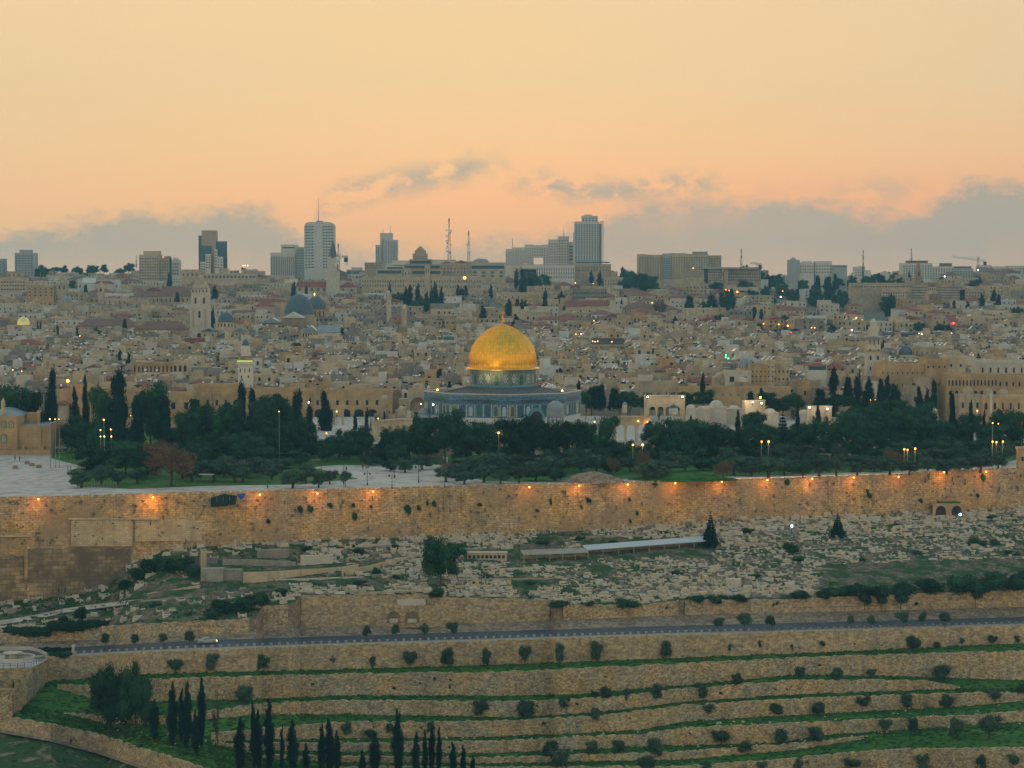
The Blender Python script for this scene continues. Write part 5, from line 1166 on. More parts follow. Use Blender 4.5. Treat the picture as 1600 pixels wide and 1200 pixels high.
def bld(name, label, cat, D, blocks, rz=0):
    """blocks: (px0, px1, ytop, y offset, depth, material, extras) ; extras: list of (kind, args...) in picture rows"""
    if 950 < D < 2300:      # stand where the ground behind the houses in front comes up to its foot
        low = max([b[2] + 5 for b in blocks] + [e[4] for b in blocks for e in b[6:] if e[0] == 'w'])
        D = max(D, min(2290, dcity(low + 17)))
    BD[name, round(blocks[0][0])] = D
    c = (min(b[0] for b in blocks) + max(b[1] for b in blocks)) / 2; s = D / F; g = zcity(D + 5)
    o = at(c, 500, D); o.z = g; t = thing(name, label, cat, o, rz)
    Z = lambda py, d=D: at(c, py, d).z - g
    EXCL.append((o.x, D, (max(b[1] for b in blocks) - min(b[0] for b in blocks)) * s / 2, max(b[3] + b[4] for b in blocks)))
    for (px0, px1, yt, dy, dep, m, *ex) in blocks:
        x0, x1 = (px0 - c) * s, (px1 - c) * s; zt = Z(yt)
        mb = MB(); mb.box(x0, x1, dy, dy + dep, -8, zt)
        if not any(e[0] in ('hip', 'gable', 'pyr', 'dome', 'bare') for e in ex): mb.box(x0 - .12, x1 + .12, dy - .12, dy + .3, zt - .4, zt + .6); mb.box(x0, x1, dy + dep - .3, dy + dep, zt, zt + .6); mb.box(x0, x0 + .3, dy + .3, dy + dep - .3, zt, zt + .6); mb.box(x1 - .3, x1, dy + .3, dy + dep - .3, zt, zt + .6)
        mb.build('wall', M[m], t)
        for e in ex:
            if e[0] == 'hip' or e[0] == 'gable':
                mb = MB(); mb.hip(x0, x1, dy, dy + dep, zt, (Z(e[1]) - zt), .5, 0, e[0] == 'gable'); mb.build('roof', M[e[2]], t)
            elif e[0] == 'pyr':
                mb = MB(); xm = (x0 + x1) / 2; mb.lathe([((x1 - x0) / 2 * 1.414 * e[3] if len(e) > 3 else (x1 - x0) / 2 * 1.45, zt), (.02, Z(e[1]))], e[4] if len(e) > 4 else 4, xm, dy + dep / 2, a0=math.pi / 4); mb.build('roof', M[e[2]], t)
            elif e[0] == 'dome':        # dome, top row, material, radius px, drum height px, [x]
                r = e[3] * s; xm = (x0 + x1) / 2 if len(e) < 6 else (e[5] - c) * s; mb = MB(); dh = e[4] * s
                if dh > 0:
                    db = MB(); db.lathe([(r * .98, zt), (r * .98, zt + dh)], 16, xm, dy + dep / 2); dr = db.build('drum', M[m], t)
                    for k in range(-2, 3): 
                        a = -math.pi / 2 + k * .5; w = win(t, xm + r * .98 * math.cos(a), zt + dh * .15, r * .16, dh * .65, dy + dep / 2 + r * .98 * math.sin(a), 'arch', 'window', a + math.pi / 2)
                mb.lathe([(r * math.cos(q) + 1e-4, zt + dh + (Z(e[1]) - zt - dh) * math.sin(q)) for q in [math.pi / 2 * i / 7 for i in range(8)]], 24, xm, dy + dep / 2); mb.build('dome', M[e[2]], t, smooth=True)
            elif e[0] == 'w':           # windows: nx, ny, ytop, ybottom, fw, fh, shape, mat
                grid(t, x0, x1, Z(e[4]), Z(e[3]), e[1], e[2], e[5], e[6], dy, e[7] if len(e) > 7 else 'rect', e[8] if len(e) > 8 else 'window')
            elif e[0] == 'band':        # long dark strip window
                for q in e[1:]:
                    mb = MB(); mb.box(x0 + (x1 - x0) * .04, x1 - (x1 - x0) * .04, dy - .06, dy + .2, Z(q[1]), Z(q[0]), bottom=True); mb.build('window_band', M['bluewin'], t)
            elif e[0] == 'box':         # extra plain box px0,px1,ytop,ybot,dy,dep,mat
                mb = MB(); mb.box((e[1] - c) * s, (e[2] - c) * s, e[5], e[5] + e[6], Z(e[4]), Z(e[3]), bottom=True); mb.build(e[8] if len(e) > 8 else 'roof_block', M[e[7]], t)
            elif e[0] == 'mast':
                mb = MB(); x = (e[1] - c) * s; mb.tube([(x, dy + 2, zt - 1), (x, dy + 2, Z(e[2]))], e[3] if len(e) > 3 else .35, 5, 0, .1); mb.build('antenna', M['metal'], t)
            elif e[0] == 'cross':
                mb = MB(); x = (e[1] - c) * s; z = Z(e[2]); k = e[3] * s; mb.box(x - .1, x + .1, dy, dy + .2, z, z + k); mb.box(x - k * .3, x + k * .3, dy, dy + .2, z + k * .55, z + k * .72); mb.build('cross', M[e[4]], t)
    return t
W_ = 'w'
# skyline, left to right
bld('apartment_tower', 'pale grey tower standing alone near the left end of the skyline', 'tower', 2500, [(24, 53, 396, 0, 25, 'towergrey', (W_, 6, 9, 398, 432, .5, .45)), (30, 47, 391, 5, 14, 'towergrey')])
bld('apartment_tower', 'grey block cut off by the left picture edge on the skyline', 'tower', 2500, [(-14, 4, 405, 0, 25, 'towergrey', (W_, 3, 5, 407, 430, .5, .45))])
bld('apartment_block', 'stepped pale apartment block on the skyline left of the glass towers', 'apartment block', 2350, [(218, 249, 399, 0, 22, 'cream', (W_, 8, 9, 402, 442, .5, .45)), (224, 248, 393, 4, 16, 'cream'), (249, 264, 404, 2, 22, 'beige', (W_, 4, 8, 406, 442, .45, .4)), (256, 264, 401, 8, 10, 'beige')])
bld('apartment_block', 'small stepped pale block left of the dark glass towers', 'apartment block', 2400, [(266, 280, 407, 0, 18, 'tower', (W_, 4, 4, 410, 430, .5, .4)), (270, 277, 404, 5, 8, 'tower', ('mast', 272, 398)), (284, 306, 432, -60, 14, 'tower', (W_, 6, 2, 434, 442, .4, .4))])
bld('twin_tower', 'unfinished twin towers of dark glass around a tan concrete core', 'tower', 2350, [(316, 338, 361, -1, 16, 'pink'), (310.5, 316, 369, 2, 20, 'glass'), (316, 331, 385, -3, 2, 'glass', (W_, 3, 9, 387, 420, .8, .5, 'rect', 'bluewin')), (338, 355.5, 378, 1, 20, 'glass', (W_, 5, 10, 380, 414, .8, .4, 'rect', 'bluewin')),
    (323, 331, 398, -6, 3, 'tower', (W_, 2, 5, 400, 420, .5, .4)), (337, 341, 390, -6, 3, 'tower', (W_, 1, 6, 392, 420, .5, .4)), (341, 350, 402, -6.2, 3, 'tower', (W_, 2, 4, 404, 420, .5, .4)), (315, 323, 410, -7, 4, 'tower', (W_, 2, 3, 411, 422, .5, .4))])
bld('office_tower', 'broad pale tower with vertical ribs left of the tallest chamfered one', 'tower', 2450, [(423, 439, 395.5, 0, 20, 'tower', (W_, 6, 1, 397, 434, .35, .96)), (439, 463, 383, 4, 24, 'tower', (W_, 1, 1, 386, 388, .8, .8)), (439, 461, 396, 0, 5, 'tower', (W_, 7, 1, 398, 434, .35, .96)), (463, 475, 387, 2, 24, 'towergrey', (W_, 4, 9, 390, 425, .4, .4))])
t = bld('hotel_tower', 'tall white tower with chamfered top corners and a mast, grids of dark windows', 'tower', 2400, [(476, 522, 353, 0, 26, 'white', ('bare',), ('mast', 498, 308, .5))])
s = 2400 / F; Zt = lambda py: at(0, py, 2400).z - t.location.z
mb = MB(); mb.prism([(-23 * s, Zt(353)), (23 * s, Zt(353)), (21 * s, Zt(349)), (17 * s, Zt(347)), (-17 * s, Zt(347)), (-21 * s, Zt(349))], 0.0, 26); mb.build('chamfered_top', M['white'], t)
grid(t, -22.5 * s, -8 * s, Zt(420), Zt(352), 3, 15, .7, .42, -.05, m='bluewin'); grid(t, 5 * s, 22.5 * s, Zt(420), Zt(352), 4, 15, .7, .42, -.05, m='bluewin')
mb = MB(); mb.box(-5 * s, 5 * s, 4, 16, Zt(347), Zt(345)); mb.build('roof_block', M['towergrey'], t)
bld('hotel_tower', 'slim white three-part tower with two masts, between the spire and the ziggurat', 'tower', 2500, [(587, 594, 383.5, 0, 22, 'white', (W_, 2, 12, 386, 412, .5, .5)), (594, 613, 365, 3, 18, 'white', ('mast', 610, 351), ('mast', 598.5, 355), (W_, 3, 12, 376, 412, .22, .5)), (602, 613, 374, -.5, 4, 'white', (W_, 3, 14, 376, 412, .4, .5)), (613, 621, 375.5, 0, 22, 'white', (W_, 3, 14, 378, 412, .5, .5))])
bld('domed_block', 'rounded stepped stone building like a small ziggurat on the skyline', 'building', 2300, [(645, 667.5, 397, 0, 20, 'beige', (W_, 6, 2, 399, 405, .4, .4)), (648, 665, 392, 3, 14, 'beige'), (651, 662, 388, 5, 10, 'beige', ('dome', 384.5, 'beige', 3.5, 0))])
bld('long_stone_hotel', 'very long cream hostel with rows of small windows below the radio mast', 'building', 1900, [
    (565, 668, 433, 0, 18, 'cream', (W_, 26, 2, 436, 450, .35, .42, 'arch')), (668, 752, 432, 2, 18, 'cream', (W_, 20, 2, 436, 452, .35, .42)), (686, 733, 412, 24, 22, 'beige', (W_, 9, 2, 417, 428, .3, .4)), (586, 627, 421, 26, 18, 'cream', ('band', (422.5, 427.5))),
    (631, 642, 420, -1, 8, 'cream', (W_, 2, 1, 424, 430, .3, .8, 'arch')), (664, 672, 416, -1, 8, 'cream', (W_, 2, 1, 419, 427, .3, .8, 'arch')), (627, 700, 414, 34, 20, 'beige', ('band', (415, 419))), (600, 627, 416, 40, 10, 'tower', ('band', (417, 420))), (642, 690, 422, 10, 14, 'cream', ('band', (423.5, 428)))])
bld('gabled_hall', 'upper hall of the long hostel with two small red gabled roofs', 'building', 1930, [(688, 707, 412, -4, 16, 'cream', ('hip', 407.5, 'red'), (W_, 4, 1, 416, 421, .35, .8)), (708, 733, 412, -4, 16, 'cream', ('gable', 406.5, 'red'), (W_, 5, 1, 416, 421, .35, .8, 'arch'))])
bld('modern_stone_building', 'modern cream block with a dark strip window and low dome, right of the long hostel', 'building', 2000, [(735, 790, 411, 0, 25, 'cream', ('band', (415, 420)), (W_, 4, 2, 423, 434, .35, .5)), (738, 764, 409, 12, 14, 'cream', ('dome', 403.5, 'greylead', 12.5, 0)), (712, 738, 409, 20, 10, 'cream')])
bld('wide_low_block', 'low wide skyline block with a dark window band left of the radio mast', 'building', 2250, [(640, 675, 406, 0, 20, 'beige', ('band', (407.5, 412))), (675, 712, 406.5, 2, 20, 'tower'), (570, 596, 411, 0, 18, 'beige', (W_, 8, 2, 413, 420, .35, .4)), (612, 642, 408, 3, 20, 'tower', ('band', (414, 417)))])
bld('hotel_complex', 'wide stepped pale hotel with a square opening through it, left of the tallest right-hand tower', 'hotel', 2450, [
    (790, 800, 390, 2, 24, 'tower', (W_, 3, 6, 393, 415, .4, .4)), (800, 820, 387.5, 0, 24, 'tower', (W_, 5, 7, 391, 415, .4, .4)), (820, 834, 383, 0, 24, 'tower', (W_, 4, 8, 387, 415, .4, .4)), (849, 857, 383, 0, 24, 'tower', (W_, 2, 8, 387, 415, .4, .4)),
    (857, 872, 375, 0, 24, 'tower', (W_, 4, 9, 379, 416, .4, .4)), (872, 889, 370, 1, 24, 'tower', (W_, 4, 10, 374, 416, .4, .4), ('mast', 881, 352)), (889, 905, 379, 3, 20, 'tower', ('band', (384, 386), (389, 391), (394, 396), (399, 401), (404, 406)))])
t = bpy.data.objects['hotel_complex']; s = 2450 / F; c_ = (790 + 905) / 2; Zt = lambda py: at(0, py, 2450).z - t.location.z
mb = MB(); mb.box((834 - c_) * s, (849 - c_) * s, 0, 24, Zt(402.5), Zt(383), bottom=True); mb.box((834 - c_) * s, (849 - c_) * s, 0, 24, -8, Zt(413)); mb.build('bridge_block', M['tower'], t); grid(t, (834 - c_) * s, (849 - c_) * s, Zt(401), Zt(387), 4, 3, .4, .4)
mb = MB(); mb.box((800.5 - c_) * s, (801.3 - c_) * s, 4, 5, Zt(388), Zt(372)); mb.build('roof_fin', M['metal'], t)
t = bld('apartment_tower', 'tallest tower on the skyline, right of centre, with balconies stepping down its right edge', 'tower', 2420, [
    (898, 936, 347, 0, 26, 'white', (W_, 9, 19, 350, 412, .5, .5, 'rect', 'bluewin')), (909, 934, 338, 4, 18, 'white', (W_, 5, 2, 340, 346, .4, .5, 'rect', 'bluewin')), (913, 925, 336, 6, 12, 'tower'), (896, 899, 364, 3, 20, 'tower'),
    (936, 940, 350, 6, 16, 'towergrey')])
s = 2420 / F; Zt = lambda py: at(0, py, 2420).z - t.location.z; c_ = (896 + 940) / 2; bm = MB(); bm.box(0, 3.4, 2, 20, 0, .9, bottom=True); bm = bm.mesh('balcony slab', M['white'])
for i in range(20): link('balcony', bm, t, ((937 - c_) * s + 1.0, 0, Zt(347 + 3.35 * i)))
bld('mansion_block', 'long pale mansion block in front of the stepped hotel', 'building', 2250, [(815, 898, 415, 0, 20, 'tower', (W_, 22, 3, 418, 436, .3, .6)), (898, 955, 413.5, 6, 18, 'beige', (W_, 12, 2, 416, 424, .4, .4), ('band', (409, 411)))])
bld('apartment_block', 'wide honey-coloured apartment block right of the tallest tower', 'apartment block', 2250, [
    (997, 1010, 398, -2, 26, 'cream', (W_, 3, 10, 401, 437, .4, .45)), (1010, 1046, 399, 0, 26, 'cream', (W_, 9, 10, 402, 437, .45, .45)), (1036, 1047, 397, -3, 20, 'towergrey', (W_, 3, 10, 403, 436, .8, .5, 'rect', 'bluewin')), (1047, 1071, 396.5, -1, 26, 'cream', (W_, 6, 10, 401, 437, .4, .45)),
    (1071, 1106, 397.5, 0, 26, 'cream', (W_, 9, 9, 401, 434, .45, .45)), (1083, 1106, 394, 8, 10, 'greylead'), (1106, 1127, 400, 2, 26, 'beige', (W_, 5, 8, 403, 432, .4, .45))])
bld('construction_block', 'half-built flat-topped block with dark overhanging slab near the skyline crane', 'building', 2150, [(1100, 1128, 419, 0, 20, 'beige', (W_, 8, 4, 424, 440, .5, .4)), (1131, 1137, 419, -3, 10, 'beige'), (1137, 1189, 421, 2, 22, 'beige', (W_, 14, 3, 426, 440, .5, .5))])
t = bpy.data.objects['construction_block']; s = t.location.y / F; mb = MB(); c_ = (1100 + 1189) / 2; mb.box((1098 - c_) * s, (1190 - c_) * s, -4, 26, at(0, 420, t.location.y).z - t.location.z, at(0, 417.5, t.location.y).z - t.location.z, bottom=True); mb.build('roof_slab', M['towergrey'], t)
bld('stone_college', 'grey stepped hilltop building with a little turret at its left end, far right skyline', 'building', 2350, [(1233, 1249, 407, 0, 20, 'towergrey'), (1236, 1244, 403.5, 3, 8, 'towergrey', ('dome', 401.5, 'towergrey', 1.5, 0)), (1249, 1272, 411, 2, 18, 'tower', (W_, 6, 3, 414, 428, .4, .4)), (1256, 1269, 408.5, 8, 8, 'tower'), (1274, 1300, 409, 3, 18, 'tower', (W_, 6, 3, 413, 428, .4, .4)), (1300, 1323, 415, 0, 18, 'towergrey', ('band', (416, 417)))])
bld('domed_building', 'small flat pale buildings with a low dome right of the hilltop college', 'building', 2400, [(1335, 1346, 418, 0, 14, 'tower', (W_, 3, 3, 420, 432, .4, .4)), (1343, 1352, 417, 5, 10, 'towergrey'), (1350, 1360, 423, 0, 14, 'tower'), (1378, 1390, 427, 4, 10, 'tower', ('dome', 423, 'towergrey', 4, 0))])
bld('apartment_block', 'pale apartment block with a reddish flat cap, behind the stone campanile', 'apartment block', 2500, [(1410, 1456, 412, 0, 24, 'tower', (W_, 11, 6, 414, 437, .35, .6)), (1419, 1450, 408, 4, 16, 'redbrown'), (1457, 1490, 417, 3, 24, 'tower', (W_, 8, 5, 419, 437, .35, .6)), (1472, 1489, 412, 8, 12, 'redbrown'), (1490, 1520, 420, 0, 24, 'towergrey', (W_, 7, 5, 423, 440, .35, .6)), (1492, 1519, 417, 8, 12, 'redbrown')])
bld('apartment_block', 'far pale terrace of flats at the right end of the skyline, beyond the crane', 'apartment block', 2620, [(1530, 1548, 415, 0, 20, 'tower', (W_, 5, 5, 417, 436, .4, .5)), (1550, 1573, 417, 2, 20, 'tower', (W_, 6, 5, 419, 436, .4, .5)), (1575, 1600, 416, 0, 20, 'tower', (W_, 6, 5, 418, 436, .4, .5)), (1600, 1625, 422, 1, 20, 'tower', (W_, 6, 4, 424, 436, .4, .5))])
# nearer landmarks
t = bld('church_with_spire', 'church with a slim dark pointed spire and red nave roofs below the tall chamfered tower', 'church', 1700, [(463, 511, 449, 4, 14, 'cream', ('gable', 440, 'red'), (W_, 5, 1, 449.5, 455, .4, .9, 'arch')), (529, 556, 449, 4, 14, 'cream', ('hip', 440.5, 'red'), (W_, 2, 1, 451, 456, .3, .9, 'arch')),
    (511, 529, 427, 0, 8.5, 'cream', (W_, 1, 1, 428, 436, .25, .9, 'arch'), (W_, 3, 1, 445, 450, .18, .8, 'arch')), (512, 528, 402, .7, 7, 'pale', (W_, 1, 1, 408, 416, .3, .8, 'arch'), (W_, 2, 1, 419, 424, .2, .8)), (510, 530, 426, -.4, 9.2, 'pale'), (511.5, 528.5, 403, .2, 8, 'pale', ('pyr', 374, 'roofdark', .62, 8)), (444, 463, 442, 6, 10, 'cream', ('gable', 436, 'cream'))])
t = bld('bell_tower', 'tall square cream bell tower with a stone pyramid roof and arched belfry', 'tower', 1300, [(299, 325.5, 450, 0, 9, 'pale', ('pyr', 427, 'beige', 1.0), (W_, 5, 1, 452.5, 457.5, .3, .9, 'arch'), (W_, 2, 1, 464, 475, .22, .9, 'arch')), (297, 326.5, 480, -.3, 9.8, 'pale', (W_, 1, 1, 485, 497, .12, .9, 'arch')), (296, 327, 516, -.5, 10.4, 'pale', (W_, 1, 1, 520, 528, .2, .9, 'arch'))])
DB = t.location.y; s = DB / F
mb = MB(); mb.box(-11 * s, -7.5 * s, -.45, .2, at(0, 512, DB).z - t.location.z, at(0, 482, DB).z - t.location.z); mb.box(7.5 * s, 11 * s, -.45, .2, at(0, 512, DB).z - t.location.z, at(0, 482, DB).z - t.location.z); mb.build('corner_panel', M['pink'], t)
bld('domed_church', 'church with a single dark dome on a pale drum, right of the cream bell tower', 'church', 1260, [(334, 363, 513, 8, 11, 'cream', ('dome', 488, 'lead', 12.8, 9)), (313, 338, 518, 2, 10, 'cream', ('gable', 513, 'lead'), (W_, 2, 1, 521, 526, .14, .9, 'arch')), (338, 366, 527, -3, 12, 'beige', ('gable', 519, 'lead')), (364, 384, 518, 4, 10, 'cream', ('hip', 513, 'lead'), (W_, 2, 1, 520, 525, .14, .9, 'arch'))])
bld('domed_church', 'great blue-grey domed church, the larger dome of the pair', 'church', 1400, [(440, 487, 492, 4, 24, 'beige', ('dome', 459.5, 'lead', 23.5, 0)), (405, 440, 505, -4, 14, 'brown')])
bld('domed_church', 'smaller blue-grey dome on a cream drum with arched windows, beside the greater dome', 'church', 1360, [(472, 512, 497, 0, 16, 'ochre', ('dome', 463, 'lead', 15.5, 13.5), ('cross', 491.5, 462, 4, 'yellow')), (500, 513, 478, 12, 8, 'cream', ('dome', 464, 'beige', 5, 4))])  # gold cross is no lamp: its shine is put in as emission
bld('sheet_roofed_hall', 'hall under long slanting white metal sheets in front of the great blue-grey dome', 'building', 1300, [(407, 440, 505, 4, 16, 'roofdark', ('gable', 497, 'greylead')), (440, 472, 497, 4, 16, 'brown', ('gable', 488, 'white')), (415, 472, 508, -4, 8, 'brown')])
bld('gabled_hall', 'pale hall with a grey metal gable roof and tall dark windows under the domes', 'building', 1250, [(472, 497, 519, 0, 12, 'pale', ('gable', 509, 'greylead'), (W_, 6, 1, 520.5, 527, .6, .9)), (497, 529, 519, 0, 12, 'pale', ('gable', 508.5, 'greylead'), (W_, 4, 1, 524, 530, .2, .9, 'arch')), (470, 530, 528, -4, 6, 'pale')])
bld('market_hall', 'long low hall with a faded brown tiled roof, left of the cream bell tower', 'building', 1300, [(209, 295, 515, 0, 14, 'ochre', ('hip', 502, 'redbrown'), (W_, 8, 1, 518, 523, .12, .8))])
bld('market_hall', 'longest low brown-tiled roof, farther up to the left of the bell tower', 'building', 1360, [(118, 216, 510, 0, 14, 'beige', ('hip', 498, 'redbrown'), (W_, 9, 1, 512, 517, .12, .8))])
bld('convent', 'convent with a broad brown hipped roof left behind the bell tower', 'convent', 1600, [(243, 303, 463, 0, 16, 'beige', ('hip', 448, 'redbrown'), (W_, 9, 1, 466, 472, .3, .9, 'arch')), (205, 243, 463, 2, 14, 'beige', ('hip', 455, 'redbrown'), (W_, 5, 1, 468, 473, .2, .8))])
bld('convent', 'cream convent wing with a white roof canopy and a small belfry', 'convent', 1500, [(160, 207, 467, 0, 12, 'cream', (W_, 6, 1, 470, 475, .25, .7, 'arch'), ('box', 165, 207, 459, 462, -1, 10, 'white', 'canopy')), (153, 161, 448, 2, 6, 'cream', (W_, 1, 1, 450, 456, .4, .9, 'arch'), ('dome', 440, 'cream', 3, 0))])
bld('chapel', 'chapel with a small stone spire turret left of the white-canopied convent', 'chapel', 1600, [(90, 104, 444, 0, 8, 'beige', (W_, 2, 1, 446, 452, .3, .9, 'arch'), ('pyr', 427, 'beige', .8, 8)), (42, 84, 447, 2, 12, 'ochre', (W_, 5, 3, 449, 464, .3, .4)), (84, 131, 458, 4, 12, 'beige', (W_, 6, 2, 460, 470, .25, .5))])
bld('school', 'cream building with red roof strips and white gables on the upper left hill', 'school', 1750, [(122, 186, 438, 0, 14, 'white', (W_, 9, 1, 444, 450, .25, .8, 'arch')), (130, 150, 442, -4, 10, 'white', ('gable', 434, 'white')), (150, 178, 443, -3, 6, 'pale', ('hip', 438.5, 'red'))])
bld('institute', 'long honey stone institute with tall window rows left of the bell tower top', 'building', 1950, [(284, 318, 422, 0, 16, 'cream', (W_, 5, 1, 426, 432, .3, .8, 'arch')), (318, 400, 428, 2, 16, 'cream', (W_, 14, 1, 430.5, 435, .5, .9)), (342, 355, 420, 6, 8, 'beige')])
bld('office_block', 'long pale office block with continuous window rows at the left edge', 'building', 1900, [(-20, 40, 435, 0, 16, 'cream', (W_, 14, 3, 438, 455, .6, .35)), (10, 32, 425, 5, 10, 'beige', (W_, 3, 1, 428, 432, .3, .5))])
bld('arched_residence', 'tall yellow stone building with pairs of arched windows left of the slim left minaret', 'building', 985, [(207, 270, 569, 0, 12, 'ochre', (W_, 10, 1, 571, 582, .35, .9, 'arch')), (270, 293, 566, -1.0, 12, 'cream', (W_, 3, 1, 570, 581, .55, .9, 'arch'), (W_, 3, 1, 588, 594, .3, .9, 'arch'))])
def minaret(label, px, D, parts, rows, green=False):
    """parts: (half width px, ytop, ybottom, material, sides)"""
    s = D / F; o = at(px, 600, D); o.z = zcity(D) - 2; t = thing('minaret', label, 'minaret', o); Z = lambda py: at(px, py, D).z - o.z
    EXCL.append((o.x, D, 6, 8))
    for nm, hw, ya, yb, m, n in parts:
        mb = MB(); r = hw * s * (1.414 if n == 4 else 1.05)
        if nm == 'dome': mb.lathe([(r * math.cos(q) * (1 if q < 1.5 else 0) + .01, Z(yb) + (Z(ya) - Z(yb)) * (q / 1.5708) ** .85) for q in [1.5708 * i / 6 for i in range(7)]], 12)
        else: mb.lathe([(r, Z(yb)), (r, Z(ya))], n, a0=math.pi / 4 if n == 4 else math.pi / 8)
        mb.build(nm, M[m], t)
    for (n, ya, yb, w, hw, shape) in rows:
        for i in range(n): win(t, ((i + .5) / n - .5) * 2 * hw * s, Z(yb), w * s, Z(ya) - Z(yb), -hw * s, shape)
    return t, Z, s
t, Z, s = minaret('square stone minaret with a green-lit balcony, left of centre', 384, 903, [('shaft', 10.6, 569, 612, 'tower', 4), ('gallery', 12.4, 565.5, 569, 'tower', 4), ('gallery', 11.4, 556, 560, 'brown', 4), ('lantern', 7, 540, 556, 'tower', 8), ('dome', 5.2, 529, 540, 'lead', 12)],
    [(3, 575, 581, 1.6, 10.6, 'arch'), (2, 586, 590, 2, 10.6, 'arch'), (2, 544, 550, 1.5, 6, 'arch')])
mb = MB(); mb.box(-11.8 * s, 11.8 * s, -12.2 * s, 11.8 * s, Z(565.5), Z(561.5)); mb.build('rail', M['cream'], t)
gm = MB(); gm.box(-.5, .5, -.12, 0, -.22, .22, bottom=True); gm = gm.mesh('green light tube', M['limelamp'])
for i in range(7): link('light_tube', gm, t, ((-10 + i * 3.33) * s, -12.3 * s, Z(563.8)))
t, Z, s = minaret('tall square minaret with a domed lantern on the right, beside the ochre mass of buildings', 1364, 930, [('shaft', 11.5, 552, 612, 'pale', 4), ('gallery', 13, 546, 550, 'beige', 4), ('gallery', 12.2, 550, 552.5, 'pale', 4), ('canopy', 15, 525.5, 528.5, 'greylead', 4), ('shaft', 10, 528, 546, 'pale', 4), ('lantern', 7.6, 510, 525.5, 'pale', 8), ('lantern', 5, 504, 510, 'pale', 8), ('dome', 4.8, 497, 505, 'pale', 12)],
    [(2, 545.0, 548, 2, 12.9, 'arch'), (2, 555, 562, 3, 11.5, 'arch'), (2, 572, 578, 2, 11.5, 'arch'), (1, 590, 594, 2, 11.5, 'rect'), (1, 513, 521, 3, 6.8, 'arch'), (3, 530, 538, 1.6, 10, 'arch')])
minaret('short thin minaret with a pointed cap below the cypress row on the centre left', 608, 1690, [('shaft', 3.4, 466, 512, 'pale', 4), ('gallery', 4.2, 464, 467, 'cream', 4), ('lantern', 2.6, 459, 464, 'cream', 8), ('dome', 2.2, 453, 459, 'pale', 8)], [(1, 472, 476, 1, 3.4, 'arch')])
minaret('thin pale minaret with a round cap in front of the centre left cypress row', 631.5, 1560, [('shaft', 4, 484, 512, 'cream', 4), ('gallery', 4.6, 481.5, 484, 'beige', 4), ('dome', 3, 476, 481.5, 'pale', 8)], [(1, 488, 492, 1, 4, 'arch')])
minaret('short square minaret carrying a green lamp, right of the golden dome', 1134, 1090, [('shaft', 5, 566, 590, 'cream', 4), ('gallery', 6, 562, 566, 'cream', 4), ('lantern', 2.5, 553, 562, 'greylead', 8)], [(1, 572, 577, 1.3, 5, 'arch')])
minaret('tall reddish stone campanile on the right hill before the capped apartment block', 1433.5, 2040, [('shaft', 4, 421, 475, 'brown', 4), ('gallery', 5, 433, 437, 'brown', 4), ('lantern', 3.4, 414, 421, 'brown', 8), ('dome', 2.4, 410.5, 414, 'brown', 8)], [(1, 424, 431, 2.4, 4, 'arch')])
bld('columned_station', 'long cream building with continuous balconies behind the reddish campanile', 'building', 1950, [(1330, 1424, 443, 0, 18, 'beige', (W_, 20, 1, 447, 449, .5, .8)), (1375, 1413, 452, -14, 10, 'cream', (W_, 10, 3, 455, 470, .4, .5)), (1413, 1508, 446, 2, 18, 'beige', ('band', (449, 450), (453, 454), (457, 458), (461, 462), (465, 466))), (1500, 1540, 452, 2, 18, 'beige', (W_, 9, 3, 455, 470, .4, .4))])
bld('orthodox_church', 'orthodox church with small reddish round roofs right of the campanile', 'church', 1800, [(1449, 1465, 455, 0, 9, 'cream', ('dome', 441, 'redbrown', 6.5, 7)), (1453, 1469, 467, -6, 8, 'brown', ('gable', 459, 'redbrown')), (1430, 1480, 470, 3, 8, 'beige', (W_, 7, 1, 472, 477, .3, .8, 'arch'))])
bld('grand_villa', 'ornate white hotel with arched gables on the hill just below the stepped hotel', 'building', 2000, [(802, 838, 420, 0, 14, 'cream', (W_, 6, 2, 424, 434, .3, .6, 'arch')), (812, 828, 414.5, 2, 8, 'cream', ('dome', 411, 'cream', 6, 0)), (838, 880, 424, 2, 14, 'tower', (W_, 9, 2, 426, 436, .3, .6))])
bld('square_tower_house', 'cream house with a small square tower beside the big dark tree clump', 'building', 1950, [(944, 974, 434, 0, 12, 'cream', (W_, 7, 2, 436, 446, .3, .6, 'arch')), (957, 965, 425, 2, 5, 'cream', (W_, 2, 1, 428, 431, .3, .7))])
bld('flats', 'grey flats with balconies right of the golden dome and above', 'apartment block', 1700, [(895, 948, 452, 0, 14, 'grey', (W_, 16, 2, 455, 468, .4, .5)), (855, 895, 454, 3, 12, 'beige', (W_, 6, 1, 458, 462, .2, .6))])
bld('old_wall_block', 'big plain cream block above the golden dome finial', 'building', 1650, [(832, 848, 462, 3, 14, 'cream'), (775, 846, 458, 0, 14, 'cream', (W_, 7, 1, 462, 467, .15, .7, 'arch'))])
bld('gabled_pair', 'pair of cream houses with twin red gables right of the golden dome', 'house', 1500, [(884, 915, 479, 0, 10, 'cream', ('gable', 470, 'red'), (W_, 2, 1, 484, 488, .15, .8)), (915, 952, 478, 0, 10, 'cream', ('gable', 469, 'red'), (W_, 3, 1, 484, 488, .15, .8))])
bld('long_house', 'long brown-roofed stone house right of the twin red gables', 'house', 1480, [(973, 1022, 482, 0, 11, 'beige', ('hip', 474, 'redbrown'), (W_, 6, 1, 485, 489, .15, .8))])
